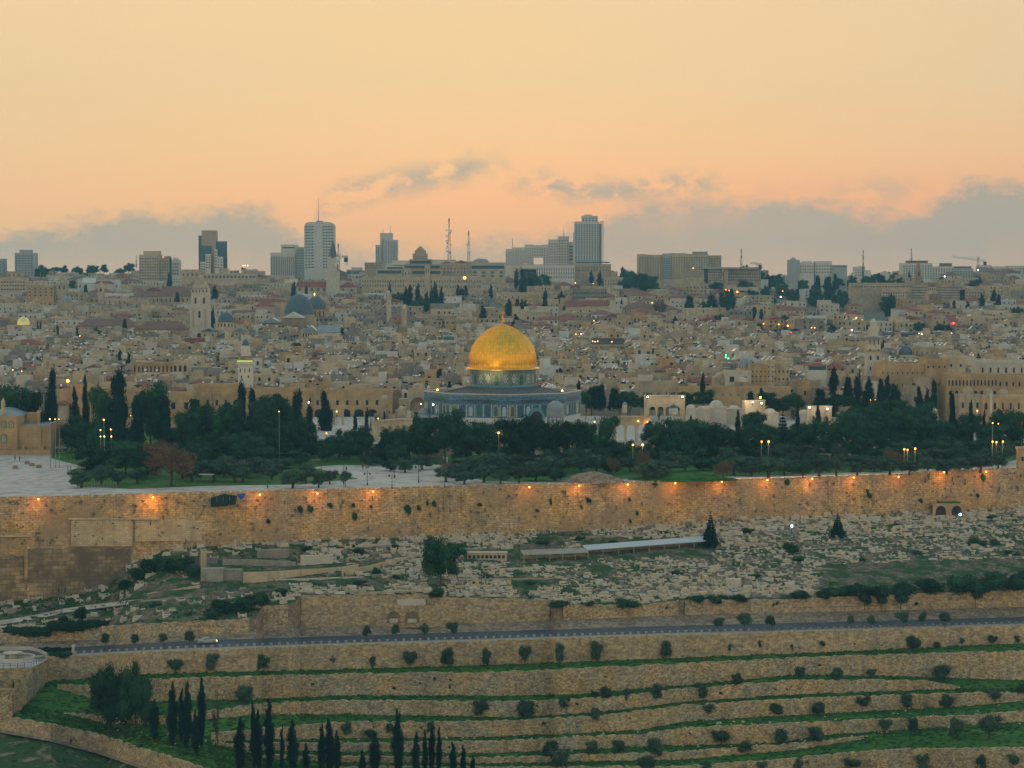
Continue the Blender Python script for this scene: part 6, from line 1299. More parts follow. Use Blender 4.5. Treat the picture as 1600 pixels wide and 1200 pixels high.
bld('guesthouse', 'cream guesthouse with a red pavilion roof over blue strip windows, right of the spruce', 'building', 910, [(1233, 1283, 596, 0, 10, 'beige', (W_, 5, 2, 605, 628, .4, .35)), (1265, 1295, 572, 5, 9, 'white', ('hip', 567, 'red'), ('band', (573, 579))), (1295, 1325, 577, 6, 9, 'cream', ('hip', 566, 'red'), (W_, 3, 1, 576, 580, .4, .9)), (1278, 1290, 567, 8, 5, 'cream', ('pyr', 561, 'red')), (1209, 1235, 570, 2, 12, 'cream', (W_, 4, 3, 575, 610, .3, .3))])
bld('guesthouse', 'pale block with two pairs of tall windows left of the red pavilion roof', 'building', 905, [(1117, 1141, 590, 4, 10, 'beige', ('dome', 583, 'beige', 9, 0)), (1134, 1174, 582, 0, 12, 'pale', (W_, 2, 1, 588, 597, .35, .9)), (1174, 1200, 572, 2, 12, 'ochre', (W_, 4, 3, 577, 600, .25, .35)), (1150, 1172, 596, -4, 10, 'beige', ('dome', 588, 'pale', 10, 0)), (1158, 1184, 578, 12, 8, 'cream', ('dome', 561.5, 'greylead', 11, 3)), (1200, 1212, 566, 3, 10, 'cream', (W_, 2, 4, 570, 600, .3, .3))])
bld('precinct_wall', 'long plain ochre precinct wall behind the tall four-arched arcade', 'wall', 890, [(1000, 1060, 598, 0, 6, 'beige', (W_, 5, 1, 612, 618, .15, .8, 'arch')), (1060, 1235, 606, -2, 6, 'ochre', (W_, 14, 1, 615, 618, .1, .7))])
bld('precinct_building', 'long ochre building with arches and square windows left of the golden shrine', 'building', 880, [(488, 612, 612, 0, 12, 'ochre', (W_, 8, 1, 625, 633, .25, .9), (W_, 6, 1, 639, 655, .7, .95, 'arch')), (300, 372, 604, 4, 12, 'ochre', (W_, 8, 1, 603, 605, .5, .8), (W_, 5, 1, 625, 635, .25, .9)), (372, 490, 610, 2, 12, 'ochre', (W_, 9, 1, 622, 630, .2, .9, 'arch'))])
bld('precinct_building', 'ochre house with a carved arched doorway between the dark trees on the left', 'building', 870, [(260, 300, 616, 0, 10, 'ochre', (W_, 2, 1, 628, 640, .3, .9)), (90, 205, 612, 2, 10, 'ochre', (W_, 8, 1, 645, 653, .12, .9, 'arch')), (110, 142, 604, -1, 8, 'ochre', (W_, 2, 1, 622, 630, .2, .9)), (88, 108, 632, -5, 6, 'beige', ('gable', 626, 'redbrown'))])
bld('domed_house', 'small house with a teal dome on the roofs above the ochre building', 'house', 930, [(524, 536, 604, 0, 4, 'cream', ('dome', 596, 'greylead', 5, 3)), (505, 523, 612, 3, 8, 'white')])
bld('convent', 'massive ochre block with scattered small windows below the right minaret', 'building', 905, [(1376, 1446, 570, 0, 16, 'ochre', (W_, 9, 1, 581, 585, .2, .8), (W_, 9, 1, 599, 605, .2, .8)), (1446, 1480, 563, -1, 16, 'ochre', (W_, 4, 1, 571, 575, .3, .8), (W_, 4, 1, 598, 604, .25, .8)), (1480, 1510, 560, 1, 16, 'cream', (W_, 2, 1, 568, 574, .2, .8, 'arch')), (1325, 1377, 592, 2, 12, 'beige', (W_, 6, 1, 606, 610, .2, .7))])
bld('school', 'long orange-ochre school wing with grouped slim windows at the right edge', 'school', 885, [(1481, 1560, 587, 0, 14, 'ochre', (W_, 14, 1, 593, 603, .42, .9, 'arch'), (W_, 8, 1, 610, 618, .5, .9, 'arch')), (1560, 1640, 589, 1, 14, 'ochre', (W_, 8, 1, 596, 604, .25, .9, 'arch'))])
bld('school', 'white-walled wing with tall windows and a serrated roof line behind the orange-ochre school', 'school', 925, [(1530, 1640, 567, 0, 14, 'pale', (W_, 9, 1, 574, 583, .22, .9))])
bld('domed_madrasa', 'porched building crowned by three small beige domes among trees at the right', 'building', 868, [(1500, 1534, 617, 0, 9, 'beige', ('dome', 605, 'beige', 9.5, 0), (W_, 3, 1, 628, 638, .3, .9, 'arch')), (1534, 1562, 618, -1, 9, 'ochre', ('dome', 607, 'beige', 8.5, 0), (W_, 2, 1, 628, 640, .3, .9, 'arch')), (1562, 1612, 618, 0, 9, 'ochre', ('dome', 608, 'beige', 9, 0, 1572), (W_, 4, 1, 628, 640, .2, .9, 'arch')), (1546, 1550, 618, -2, 2, 'pale')])
bld('domed_hall', 'hall with a dark grey dome over a scalloped parapet right of the tall right minaret', 'building', 1010, [(1406, 1431, 555, 0, 12, 'cream', ('dome', 540, 'lead', 11, 0), (W_, 5, 1, 560, 564, .4, .8, 'arch')), (1431, 1470, 545, 3, 10, 'beige', (W_, 5, 1, 549, 557, .15, .9))])
M['goldpaint'] = mat('small gilded dome', (.9, .72, .25), rough=.3, metal=.8, var=.1)
bld('domed_house', 'little shrine with a small bright gold dome at the far left', 'shrine', 1250, [(12, 56, 508, 0, 10, 'beige', ('dome', 495, 'goldpaint', 10, 0), (W_, 5, 1, 510, 515, .25, .8, 'arch'))])
bld('domed_house', 'silver-domed house at the left, right of and above the small gold dome', 'house', 1400, [(90, 116, 472, 0, 10, 'beige', ('dome', 463, 'greylead', 8.5, 0)), (116, 124, 485, 2, 8, 'cream')])
bld('red_roofed_house', 'long house with a bright red hipped roof and arched windows at the far left', 'house', 1130, [(14, 30, 538, -1, 10, 'beige'), (16, 64, 538, 0, 11, 'cream', ('hip', 530.5, 'red'), (W_, 5, 1, 541, 548, .25, .9, 'arch'))])
bld('red_roofed_house', 'red-roofed house with two arched loggias left of the domes, by the bell tower', 'house', 1330, [(399, 428, 478, 0, 10, 'pink', ('hip', 471, 'red'), (W_, 2, 1, 486, 495, .25, .9, 'arch')), (396, 446, 472, 14, 8, 'cream', ('hip', 467, 'red'))])
bld('red_roofed_house', 'house with a long bright red roof below the sloping stair, centre left', 'house', 1060, [(473, 517, 567, 0, 9, 'beige', ('hip', 558, 'red'))])
bld('red_roofed_house', 'wide house with a low red hipped roof left of the golden dome', 'house', 1040, [(585, 631, 564, 0, 9, 'beige', ('hip', 558, 'red')), (631, 662, 564, 1, 12, 'beige')])
bld('red_roofed_house', 'square cream house under a red pyramid roof just left of the golden dome', 'house', 1000, [(665, 702, 573, 0, 10, 'cream', ('hip', 565, 'red'), (W_, 3, 1, 576, 581, .2, .8))])
bld('red_roofed_house', 'low red-roofed houses behind the four-arched arcade', 'house', 960, [(972, 1000, 596, 0, 8, 'cream', ('hip', 589, 'red')), (1022, 1050, 592, 4, 7, 'red'), (1026, 1052, 583, 6, 7, 'redbrown')])
bld('ramparts', 'crenellated old city wall crossing the right below the parked cars', 'city wall', 1500, [(1195 + i * 40, 1235 + i * 40, 528 + i * .4, 0, 4, 'beige', ('box', 1196 + i * 40, 1234 + i * 40, 526.6 + i * .4, 528 + i * .4, 0, 1, 'beige', 'crenellation')) for i in range(9)])
bld('cafe_terrace', 'building with a lit dark terrace right of the golden dome', 'building', 1120, [(912, 976, 540, 0, 12, 'beige', (W_, 8, 1, 542, 545, .6, .8), (W_, 5, 1, 549, 552, .6, .8)), (925, 975, 531, 3, 9, 'roofdark'), (952, 972, 521, 12, 8, 'ochre', (W_, 2, 1, 523, 528, .3, .8))])
bld('white_house', 'plain white-walled house with a green upper terrace left of the golden dome tip', 'house', 1180, [(688, 712, 533, 0, 9, 'white', (W_, 2, 1, 537, 541, .12, .7)), (693, 709, 528, 3, 6, 'green')])
bld('white_house', 'bright white L-shaped roof terrace left of the slim left minaret', 'house', 1120, [(250, 285, 540, 0, 8, 'white'), (280, 318, 537, 4, 8, 'white', (W_, 5, 1, 542, 546, .3, .6)), (285, 315, 531, 10, 6, 'red')])
# radio masts
def lattice(label, px, yb, yt, D, w, cat='mast', name='radio_mast', cols=('redbrown', 'tower')):
    g = at(px, yb, D); t = thing(name, label, cat, g); h = at(px, yt, D).z - g.z; n = max(6, int(h / 4)); parts = [MB(), MB()]
    for i in range(n):
        a = h * i / n; b = h * (i + 1) / n; ra = w * (1 - .75 * i / n); rb = w * (1 - .75 * (i + 1) / n); q = parts[(i * 5 // n) % 2]
        for k in range(3):
            an = 2.094 * k; a2 = an + 2.094
            q.tube([(ra * math.cos(an), ra * math.sin(an), a), (rb * math.cos(an), rb * math.sin(an), b)], .28, 4); q.tube([(ra * math.cos(an), ra * math.sin(an), a), (rb * math.cos(a2), rb * math.sin(a2), b)], .14, 3); q.tube([(rb * math.cos(an), rb * math.sin(an), b), (rb * math.cos(a2), rb * math.sin(a2), b)], .12, 3)
    parts[0].build('mast_section', M[cols[0]], t); parts[1].build('mast_section', M[cols[1]], t)
    mb = MB(); r4 = random.Random(int(px))
    for i in range(14 if w > 1.5 else 3): z = h * r4.uniform(.15, .7); a = r4.random() * 6.28; mb.lathe([(.1, z), (.8, z + .1), (.8, z + 1.6), (.1, z + 1.7)], 6, 1.6 * w * .7 * math.cos(a), 1.6 * w * .7 * math.sin(a))
    mb.build('dish_antenna', M['tank'], t)
lattice('tall red and white lattice radio mast at the centre of the skyline', 701.5, 408, 341, 2100, 1.9)
lattice('thinner lattice mast just right of the tall radio mast', 732, 408, 361, 2150, 1.4)
lattice('lattice mast with dishes right of the church spire', 528.5, 425, 381, 2000, 1.6)
lattice('slender mast on the skyline right of the wide honey-coloured block', 1158, 420, 389, 2250, 1.0)
lattice('hair-thin mast above the small domed building on the far right skyline', 1348.5, 420, 391, 2400, .8)
lattice('hair-thin mast rising over the reddish capped apartments', 1424, 410, 388, 2450, .8)
lattice('short pole with a red tip left of the glass twin towers', 213, 418, 400, 2350, .5)
def crane(label, px, yb, yt, D, x0, y0, x1, y1):
    g = at(px, yb, D); t = thing('tower_crane', label, 'crane', g); h = at(px, yt, D).z - g.z; s = D / F; mb = MB()
    for sx_ in (-1, 1):
        for sy_ in (-1, 1): mb.tube([(sx_ * .8, sy_ * .8, 0), (sx_ * .8, sy_ * .8, h)], .18, 4)
    n = int(h / 3)
    for i in range(n): mb.tube([(-.8, -.8, h * i / n), (.8, -.8, h * (i + 1) / n)], .12, 3)
    mb.build('mast', M['metal'], t)
    za, zb_ = (yt_ for yt_ in (at(px, y0, D).z - g.z, at(px, y1, D).z - g.z)); mb = MB(); a = Vector(((x0 - px) * s, 0, za)); b = Vector(((x1 - px) * s, 0, zb_))
    for dz, dy in ((0, -.7), (0, .7), (1.5, 0)): mb.tube([a + Vector((0, dy, dz)), b + Vector((0, dy, dz))], .18, 4)
    for i in range(20): p = a.lerp(b, i / 20); q = a.lerp(b, (i + .5) / 20); r_ = a.lerp(b, (i + 1) / 20); mb.tube([p, q + Vector((0, 0, 1.5)), r_], .1, 3)
    mb.tube([Vector((0, 0, h)), a.lerp(Vector((0, 0, (za + zb_) / 2)), .4) + Vector((0, 0, 1))], .1, 3); mb.build('jib', M['metal'], t)
    mb = MB(); mb.box(b.x - 3, b.x, -1, 1, b.z - 3.5, b.z, bottom=True); mb.build('counterweight', M['darkmetal'], t)
crane('tower crane with a long jib at the right of the skyline', 1528, 432, 401, 2400, 1487, 402, 1541, 409)
crane('small crane on the half-built block right of the wide honey block', 1184, 430, 411, 2200, 1172, 412, 1190, 414)
crane('small crane with a flag beside the church spire', 542, 415, 399, 2000, 534, 402, 543, 403)
# ------------------------------------------------------------------ houses of the old and new city
WALLS = ['cream', 'beige', 'ochre', 'grey', 'white', 'cream', 'beige', 'cream', 'beige', 'grey', 'pale', 'pale']
WORD = dict(pale='pale', cream='cream', beige='beige', ochre='ochre', grey='grey', white='whitewashed', pink='pinkish')
MI = ['cream', 'beige', 'ochre', 'grey', 'white', 'pink', 'pale', 'roofflat', 'roofdark', 'red', 'redbrown', 'window', 'tank', 'black', 'panel', 'greylead', 'blue', 'green']
IX = {k: i for i, k in enumerate(MI)}
FIT = []
def gen_house(r, w, d, h, style, wall, far=False):
    """returns wall, roof, fittings, [windows (x, z, w, h, face)]"""
    FIT.clear(); A = MB(); B = MB(); Cc = MB(); wins = []; wi = IX[wall]; rt = IX['roofflat'] if r.random() < .7 else IX['roofdark' if r.random() < .3 else 'greylead']
    def blk(x0, x1, y0, y1, z0, z1, par=True):
        A.box(x0, x1, y0, y1, z0, z1, wi)
        A.m[-1] = wi
        if par:
            e = .22; p = r.uniform(.5, 1.0)
            A.box(x0, x1, y0, y0 + e, z1, z1 + p, wi); A.box(x0, x1, y1 - e, y1, z1, z1 + p, wi); A.box(x0, x0 + e, y0 + e, y1 - e, z1, z1 + p, wi); A.box(x1 - e, x1, y0 + e, y1 - e, z1, z1 + p, wi)
            B.add([(x0 + e, y0 + e, z1 + .03), (x1 - e, y0 + e, z1 + .03), (x1 - e, y1 - e, z1 + .03), (x0 + e, y1 - e, z1 + .03)], [(0, 1, 2, 3)], rt)
    x0, x1, y0, y1 = -w / 2, w / 2, -d / 2, d / 2
    blk(x0, x1, y0, y1, -6, h, style in ('flat', 'dome', 'two'))
    if style == 'hip': B.hip(x0, x1, y0, y1, h, min(w, d) * r.uniform(.16, .26), .35, IX['red'] if r.random() < .72 else IX['redbrown'], r.random() < .2)
    if style == 'dome':
        q = min(w, d) * r.uniform(.22, .36); B.dome(q, h, q * r.uniform(.45, .8), 12, r.uniform(-1, 1), 0, IX['white' if r.random() < .4 else 'roofflat' if r.random() < .7 else 'greylead'], 4)
    if style == 'two':
        f = r.uniform(.35, .7); s_ = r.choice((-1, 1)); u0, u1 = (x0, x0 + w * f) if s_ < 0 else (x1 - w * f, x1); h2 = h + r.uniform(2.4, 3.4); blk(u0 + .05, u1 - .05, y0 + d * r.uniform(.1, .4), y1 - .05, h, h2)
        if r.random() < .8: wins.append(((u0 + u1) / 2, h + .8, r.uniform(.7, 1.3), 1.2, None))
    nf = max(1, int(h / 3.2)); nw = max(1, int(w / 3.2))
    for j in range(nf):
        for i in range(nw):
            if r.random() < .32: continue
            wins.append((x0 + w * (i + .5) / nw + r.uniform(-.4, .4), h - 2.3 - j * 3.2, r.uniform(.8, 1.4), r.uniform(1.2, 1.9), 'f'))
        if not far and r.random() < .5: wins.append((y0 + d * r.uniform(.25, .75), h - 2.3 - j * 3.2, .9, 1.3, 's'))
    if style in ('flat', 'two', 'dome') :
        n = 0 if far and r.random() < .5 else r.choice((1, 2, 2, 3, 4, 5))
        for _ in range(n):
            FIT.append((len(Cc.v), len(Cc.f))); k = r.random(); x = r.uniform(x0 + .8, x1 - .8); y = r.uniform(y0 + .8, y1 - .8); z = h + (3 if style == 'two' else .0) * 0
            if k < .30: Cc.cyl(.62, z, z + 1.4, 7, x, y, IX['black'])
            elif k < .60: heater(Cc, x, y, z, r.uniform(1.0, 1.5))
            elif k < .72:
                Cc.lathe([(.05, z + .9), (.6, z + 1.15), (.72, z + 1.4)], 8, x, y, IX['tank'] if r.random() < .5 else IX['black'])
            elif k < .8: Cc.box(x - .9, x + .9, y - .7, y + .7, z, z + r.uniform(1.2, 2), wi)
            elif k < .9: Cc.box(x - 1.6, x + 1.6, y - 1.1, y + 1.1, z + 2.0, z + 2.1, r.choice([IX['white'], IX['greylead'], IX['red']])); [Cc.box(x + a - .05, x + a + .05, y - 1, y - .9, z, z + 2, IX['black']) for a in (-1.5, 1.5)]
            else: Cc.tube([(x, y, z), (x, y, z + r.uniform(1.8, 3.5))], .05, 3, IX['black'])
    return A, B, Cc, wins
def heater(mb, x, y, z, s=1.0):
    mb.add([(x - .9 * s, y - .5 * s, z + .25), (x + .7 * s, y - .5 * s, z + 1.25 * s), (x + .7 * s, y + .6 * s, z + 1.25 * s), (x - .9 * s, y + .6 * s, z + .25)], [(0, 1, 2, 3)], IX['panel'])
    mb.box(x + .5 * s, x + .95 * s, y - .75 * s, y + .75 * s, z + 1.2 * s, z + 1.62 * s, IX['tank'], True)
    mb.tube([(x + .7 * s, y - .5, z), (x + .7 * s, y - .5, z + 1.25)], .04, 3, IX['black'])
MATL = [M[k] for k in MI]
big = MB(); far_ = MB(); nind = 0; heaters = []
HR = random.Random(21); cells_ = []
Y = 893
while Y < 2620:
    stp = 9.3 if Y < 1560 else (20 if Y < 2000 else 27); half = .29 * Y; x = -half
    while x < half:
        cw = (HR.uniform(5.5, 11.5) if Y < 1560 else HR.uniform(10, 20)) * (1.0 if Y < 2000 else 1.25)
        cells_.append((x + cw / 2, Y + HR.uniform(-3, 3), cw, stp)); x += cw + (HR.uniform(-.6, 1.2) if Y < 1560 else HR.uniform(0, 9))
    Y += stp
def blocked(X, Yy, w, d):
    for ex, ey, hw, dep in EXCL:
        if abs(X - ex) < hw + w / 2 - 1 and ey - d / 2 - 1.5 < Yy < ey + dep + d / 2 - 1: return True
    return False
TREEZ = [(905, 1560, 0, 0)]
def green(px, py):
    """how wooded the far hill is there"""
    for (a, b, c, d, f) in ((1185, 1410, 432, 492, .92), (960, 1040, 425, 465, .85), (1180, 1420, 495, 528, .85), (60, 200, 415, 440, .7), (620, 700, 470, 490, .9), (1040, 1180, 440, 515, .35), (1420, 1600, 440, 500, .3), (790, 900, 425, 475, .4), (200, 480, 425, 450, .25), (0, 60, 520, 550, .3)):
        if a < px < b and c < py < d: return f
    return 0
for (X, Yy, cw, stp) in cells_:
    g = zcity(Yy); px, py = pix((X, Yy, g)); far = Yy > 1560
    if not -260 < px < 1860: continue
    if blocked(X, Yy, cw, stp): continue
    if HR.random() < green(px, py) or (far and HR.random() < .18): continue
    if 1190 < px < 1560 and 1450 < Yy < 1560: continue
    st = HR.random()
    redp = .38 if (far and 820 < px < 1500 and Yy < 2050) else .14 if far else .06 if px > 500 else .08
    style = 'hip' if st < redp else 'two' if st < redp + (.34 if not far else .2) else 'dome' if st < redp + (.44 if not far else .2) else 'flat'
    wall = HR.choice(WALLS)
    h = HR.uniform(3.6, 8.2) if not far else HR.uniform(6, 12)
    if HR.random() < .06: h += 3
    w = cw * HR.uniform(.88, 1.0); d = stp * HR.uniform(.75, 1.0); rz = (.10 if px > 800 else .02) + HR.uniform(-.13, .13)
    A, B, Cc, wins = gen_house(HR, w, d, h, style, wall, far)
    if nind < 292 and not far and -10 < px < 1610:
        nind += 1; sty = {'hip': 'with a red tiled roof' if B.m and B.m[0] == IX['red'] else 'with a brown tiled roof', 'two': 'with a smaller upper storey', 'dome': 'with a shallow roof dome', 'flat': 'with a flat parapet roof'}[style]
        sz = 'small' if w < 7.5 else 'wide' if w > 9.8 else 'mid-sized'
        t = thing('house', '%s %s house %s' % (sz, WORD[wall], sty), 'house', (X, Yy, g), rz, 'houses of the old city', True)
        # keep only the needed materials on each part
        def sub(mb, nm):
            if not mb.v: return
            used = sorted(set(mb.m)); me = MB(); me.v = mb.v; me.f = mb.f; me.m = [used.index(i) for i in mb.m]; return me.build(nm, [M[MI[i]] for i in used], t)
        sub(A, 'wall'); sub(B, 'roof')
        FE = FIT + [(len(Cc.v), len(Cc.f))]
        for (v0, f0), (v1, f1) in zip(FE[:-1], FE[1:]):
            q = MB(); q.v = Cc.v[v0:v1]; q.f = [tuple(i - v0 for i in fc) for fc in Cc.f[f0:f1]]; q.m = Cc.m[f0:f1]
            sub(q, 'water_tank' if q.m[0] == IX['black'] and len(q.v) > 12 else 'roof_canopy' if q.m[0] in (IX['red'], IX['greylead']) else 'aerial' if q.m[0] == IX['black'] else 'solar_panel' if q.m[0] == IX['panel'] else 'roof_fitting')
        for (a, z, ww, hh, f) in wins:
            if f == 's': win(t, -w / 2 if px > 800 else w / 2, z, ww, hh, a, 'rect', 'window', R(-90) if px > 800 else R(90))
            elif f == 'f': win(t, a, z, ww, hh, -d / 2, 'arch' if HR.random() < .3 else 'rect', 'window')
    else:
        Mx = Matrix.Translation((X, Yy, g)) @ Matrix.Rotation(rz, 4, 'Z'); T_ = far_ if far else big
        T_.merge(A, Mx); T_.merge(B, Mx); T_.merge(Cc, Mx)
        wm = MB()
        for (a, z, ww, hh, f) in wins:
            if f == 'f': wm.add([(a - ww / 2, -d / 2 - .06, z), (a + ww / 2, -d / 2 - .06, z), (a + ww / 2, -d / 2 - .06, z + hh), (a - ww / 2, -d / 2 - .06, z + hh)], [(0, 1, 2, 3)], IX['window'])
            elif f == 's': u = (-w / 2 - .06) if px > 800 else (w / 2 + .06); wm.add([(u, a - ww / 2, z), (u, a + ww / 2, z), (u, a + ww / 2, z + hh), (u, a - ww / 2, z + hh)], [(0, 1, 2, 3)], IX['window'])
        T_.merge(wm, Mx)
    if style in ('flat', 'two') and Yy < 1500: heaters.append((X + HR.uniform(-2, 2), Yy + d * .2, g + h, px))
for mb, nm in ((big, 'old_city_houses'), (far_, 'hillside_houses')):
    kind(mb.build(nm, MATL), 'stuff')
# solar heaters standing on the roofs as things
hm = MB(); hm.add([(-.9, -.55, .15), (.7, -.55, 1.2), (.7, .55, 1.2), (-.9, .55, .15)], [(0, 1, 2, 3)]); hm = hm.mesh('collector', M['panel'])
ht = MB(); ht.lathe([(.02, -.8), (.28, -.78), (.28, .78), (.02, .8)], 8); ht = ht.mesh('tank', M['tank']); hs = MB(); hs.box(-.9, -.8, -.5, .5, 0, .2); hs.box(.6, .7, -.5, .5, 0, 1.15); hs = hs.mesh('stand', M['metal'])
HR.shuffle(heaters); heaters = sorted(heaters[:700], key=lambda a: a[1])[:280]
for x, y, z, px in heaters:
    t = thing('solar_heater', 'white rooftop solar water heater', 'solar heater', (x, y, z + .02), HR.uniform(-.6, .9), 'solar water heaters on the old city roofs', True); t.scale = (1.15,) * 3
    link('collector', hm, t); link('stand', hs, t); o = link('tank', ht, t, (.8, 0, 1.3)); o.rotation_euler = (R(90), 0, 0)
# ------------------------------------------------------------------ trees in the city
CT = """cyp 336 480 446 14|conifer 277 480 456 10|conifer 265 450 427 11|cyp 332 520 482 11|conifer 195 530 497 11|cyp 224 560 535 7|cyp 201 588 550 9|cyp 187 582 546 9|conifer 239 560 544 8|cyp 64 525 500 5|cyp 59 525 501 4|conifer 90 535 510 8|conifer 121 535 512 7|round 151 532 510 12|pine 113 455 436 12|conifer 134 462 445 10|pine 58 434 419 12|round 70 434 416 14|pine 64 430 412 10
cyp 459 478 440 12|cyp 479 470 445 6|round 480 478 462 16|cyp 504 440 417 12|palm 463 572 528 22|conifer 535 528 512 10|cyp 609 468 440 6|cyp 640 490 445 14|cyp 653 490 443 12|cyp 634 488 448 12|round 622 480 455 22|cyp 667 490 455 10|cyp 680 490 441 14|cyp 690 488 448 10|cyp 674 488 450 9|round 657 492 462 34|cyp 716 475 445 10|cyp 727 475 446 12|conifer 721 475 450 14|cyp 767 470 444 8|cyp 755 510 477 14|cyp 795 500 467 14|conifer 808 500 467 14|cyp 821 495 469 10|cyp 806 520 490 14|cyp 815 492 468 8
round 740 578 560 14|conifer 686 608 577 20|conifer 702 612 596 12|cyp 721 607 587 9|conifer 816 460 420 18|round 838 452 428 18|cyp 807 455 420 10|pine 852 450 428 20|conifer 852 500 455 14|round 875 480 458 20|pine 885 492 476 14|cyp 894 492 478 8|cyp 877 482 455 10|cyp 924 450 423 10|cyp 937 450 424 11|cyp 913 448 434 8|cyp 944 492 469 6|cyp 971 490 467 6|conifer 977 480 461 10|brown 1031 495 467 26
pine 983 450 420 26|pine 1000 462 424 30|pine 1020 462 430 24|conifer 973 440 418 14|conifer 1077 490 462 22|conifer 1112 492 460 26|round 1100 492 470 20|cyp 1055 515 494 10|round 1136 490 452 30|conifer 1143 490 452 14|round 1118 456 440 24|pine 1163 455 437 20|cyp 1179 492 478 8|round 1126 515 490 26|round 1100 510 495 26|cyp 1177 500 480 10|conifer 1190 500 483 10
cyp 1056 500 496 6|round 1065 556 540 14|conifer 876 606 575 12|cyp 866 604 584 8|cyp 904 612 594 8|conifer 870 590 572 12|conifer 1098 620 582 12|pine 1098 640 608 40|pine 1070 635 610 26|cyp 1111 625 608 4|conifer 1300 558 543 20|cyp 1302 620 573 20|conifer 1325 630 588 22|cyp 1340 632 583 18|cyp 1357 636 588 16|conifer 1376 634 590 16|cyp 1386 636 586 16|conifer 1397 636 600 20|conifer 1436 650 603 18|cyp 1449 650 606 12|conifer 1459 648 594 16|palm 1519 590 556 14|cyp 1528 582 551 10|palm 1408 560 540 18|cyp 1484 565 543 12|cyp 1381 555 530 12|round 1332 552 538 10
round 1012 644 612 30|round 1030 644 614 34|round 1050 644 612 34|round 1068 644 616 30|conifer 930 640 604 40|pine 915 640 608 30|conifer 960 642 606 30|pine 985 642 610 34|conifer 940 642 600 20|pine 970 640 612 30|round 1240 640 612 40|pine 1200 640 612 36|pine 1215 650 620 40|conifer 1280 640 608 30|round 1310 640 615 50|pine 1350 650 620 60|pine 1400 655 625 50|conifer 1172 640 612 20|conifer 1190 630 606 14
conifer 1491 490 470 10|cyp 1512 490 470 10|cyp 1534 485 458 12|cyp 1553 480 452 12|conifer 1560 482 460 12|pine 1522 455 436 20|round 1590 500 478 20|pine 1372 440 427 22|pine 1398 438 426 12|pine 1407 442 432 16|conifer 1421 438 425 8|cyp 1415 506 490 10|round 1436 520 502 20|round 1468 520 505 20"""
CB = [(round(desp(y)), 0) for y in ()]
for tt in CT.replace('\n', '|').split('|'):
    k, px, yb, yt, w = tt.split(); px, yb, yt, w = map(float, (px, yb, yt, w))
    D = 862 if yb > 606 and yt < 616 and yb >= 612 else min(2750, dcity(min(646, yb + 10)))
    r = tree(k, px, yb, yt, w, D, grp='trees standing in the city'); g = zcity(D) if D > 865 else ZE
    if r.location.z > g: 
        dz = r.location.z - g; h = r.scale[2]; 
        for c in r.children:
            if c.name.startswith('trunk'): c.scale = (1, 1, 1 + dz / h); c.location.z = -dz / h
TR = random.Random(31)
def fill(n, x0, x1, y0, y1, kinds, hp, wp):
    for _ in range(n):
        px = TR.uniform(x0, x1); yb = TR.uniform(y0, y1); h = TR.uniform(*hp); tree(TR.choice(kinds), px, yb, yb - h, TR.uniform(*wp), min(2750, dcity(yb)), grp='trees standing in the city', look=TR.choice(['dark tree', 'dusky green tree', 'dense dark tree', 'rounded dark tree', 'uneven green tree']))
fill(30, 1150, 1330, 438, 482, ['pine', 'round', 'conifer'], (16, 27), (14, 24)); fill(20, 1310, 1600, 440, 480, ['pine', 'round', 'conifer'], (12, 20), (12, 20)); fill(46, 1270, 1415, 446, 496, ['pine', 'conifer', 'cyp', 'round'], (22, 34), (14, 24)); fill(12, 975, 1035, 450, 466, ['pine', 'round'], (24, 36), (20, 30)); fill(30, 1190, 1450, 510, 530, ['round', 'olive', 'pine'], (14, 22), (16, 26))
fill(16, 60, 210, 425, 442, ['pine', 'round', 'conifer'], (10, 20), (14, 22)); fill(14, 0, 600, 428, 470, ['pine', 'round', 'cyp'], (10, 18), (8, 16)); fill(20, 1040, 1230, 440, 512, ['pine', 'round', 'cyp'], (10, 20), (8, 18)); fill(18, 1430, 1600, 445, 520, ['pine', 'round', 'cyp'], (10, 18), (8, 18)); fill(14, 790, 960, 430, 480, ['pine', 'round'], (10, 18), (12, 20))
fill(34, 20, 1500, 500, 612, ['round', 'pine', 'cyp', 'conifer'], (14, 26), (8, 15))
# ------------------------------------------------------------------ wall lamps, lit
bl = MB(); bl.lathe([(.32 * math.sin(a), -.32 * math.cos(a)) for a in (.05, .6, 1.2, 1.57, 2.1, 2.6, 3.1)], 8)
BULB = {}
def bulb(m, r=1.0):
    if m not in BULB: BULB[m] = bl.mesh('bulb ' + m, M[m])
    return BULB[m]
brk = MB(); brk.box(-.06, .06, -.1, 1.4, .2, .32, bottom=True); brk.box(-.25, .25, -.3, .3, .28, .4, bottom=True); brk = brk.mesh('lamp bracket', M['darkmetal'])
def plight(loc, e, col, r=.3):
    l_ = bpy.data.lights.new('lamp_light', 'POINT'); l_.energy = e; l_.color = col; l_.shadow_soft_size = r
    o = bpy.data.objects.new('lamp_light', l_); COL.objects.link(o); o.location = loc; return o
WL = [(60, 780, 1), (239, 777, 1.5), (406, 773, .9), (496, 771, .9), (583, 768, 1), (827, 761, .6), (905, 759, .8), (981, 757, .9), (1055, 755, 1), (1128, 753, .8), (1199, 750, .8), (1269, 748, 1), (1334, 746, .8), (1404, 745, .5), (1475, 738, .8), (1541, 737, 1)]
for px, py, e in WL:
    D = dwall(px) - 1.6; p = at(px, py, D)
    t = thing('wall_lamp', 'small orange wall lamp', 'lamp', p, 0, 'orange lamps along the city wall', True)
    o = link('bulb', bulb('orange'), t); o.scale = (.8, .8, .8); link('bracket', brk, t)
    plight(p + Vector((0, -1.4, -.9)), 330 * e, (1, .36, .06), .2)
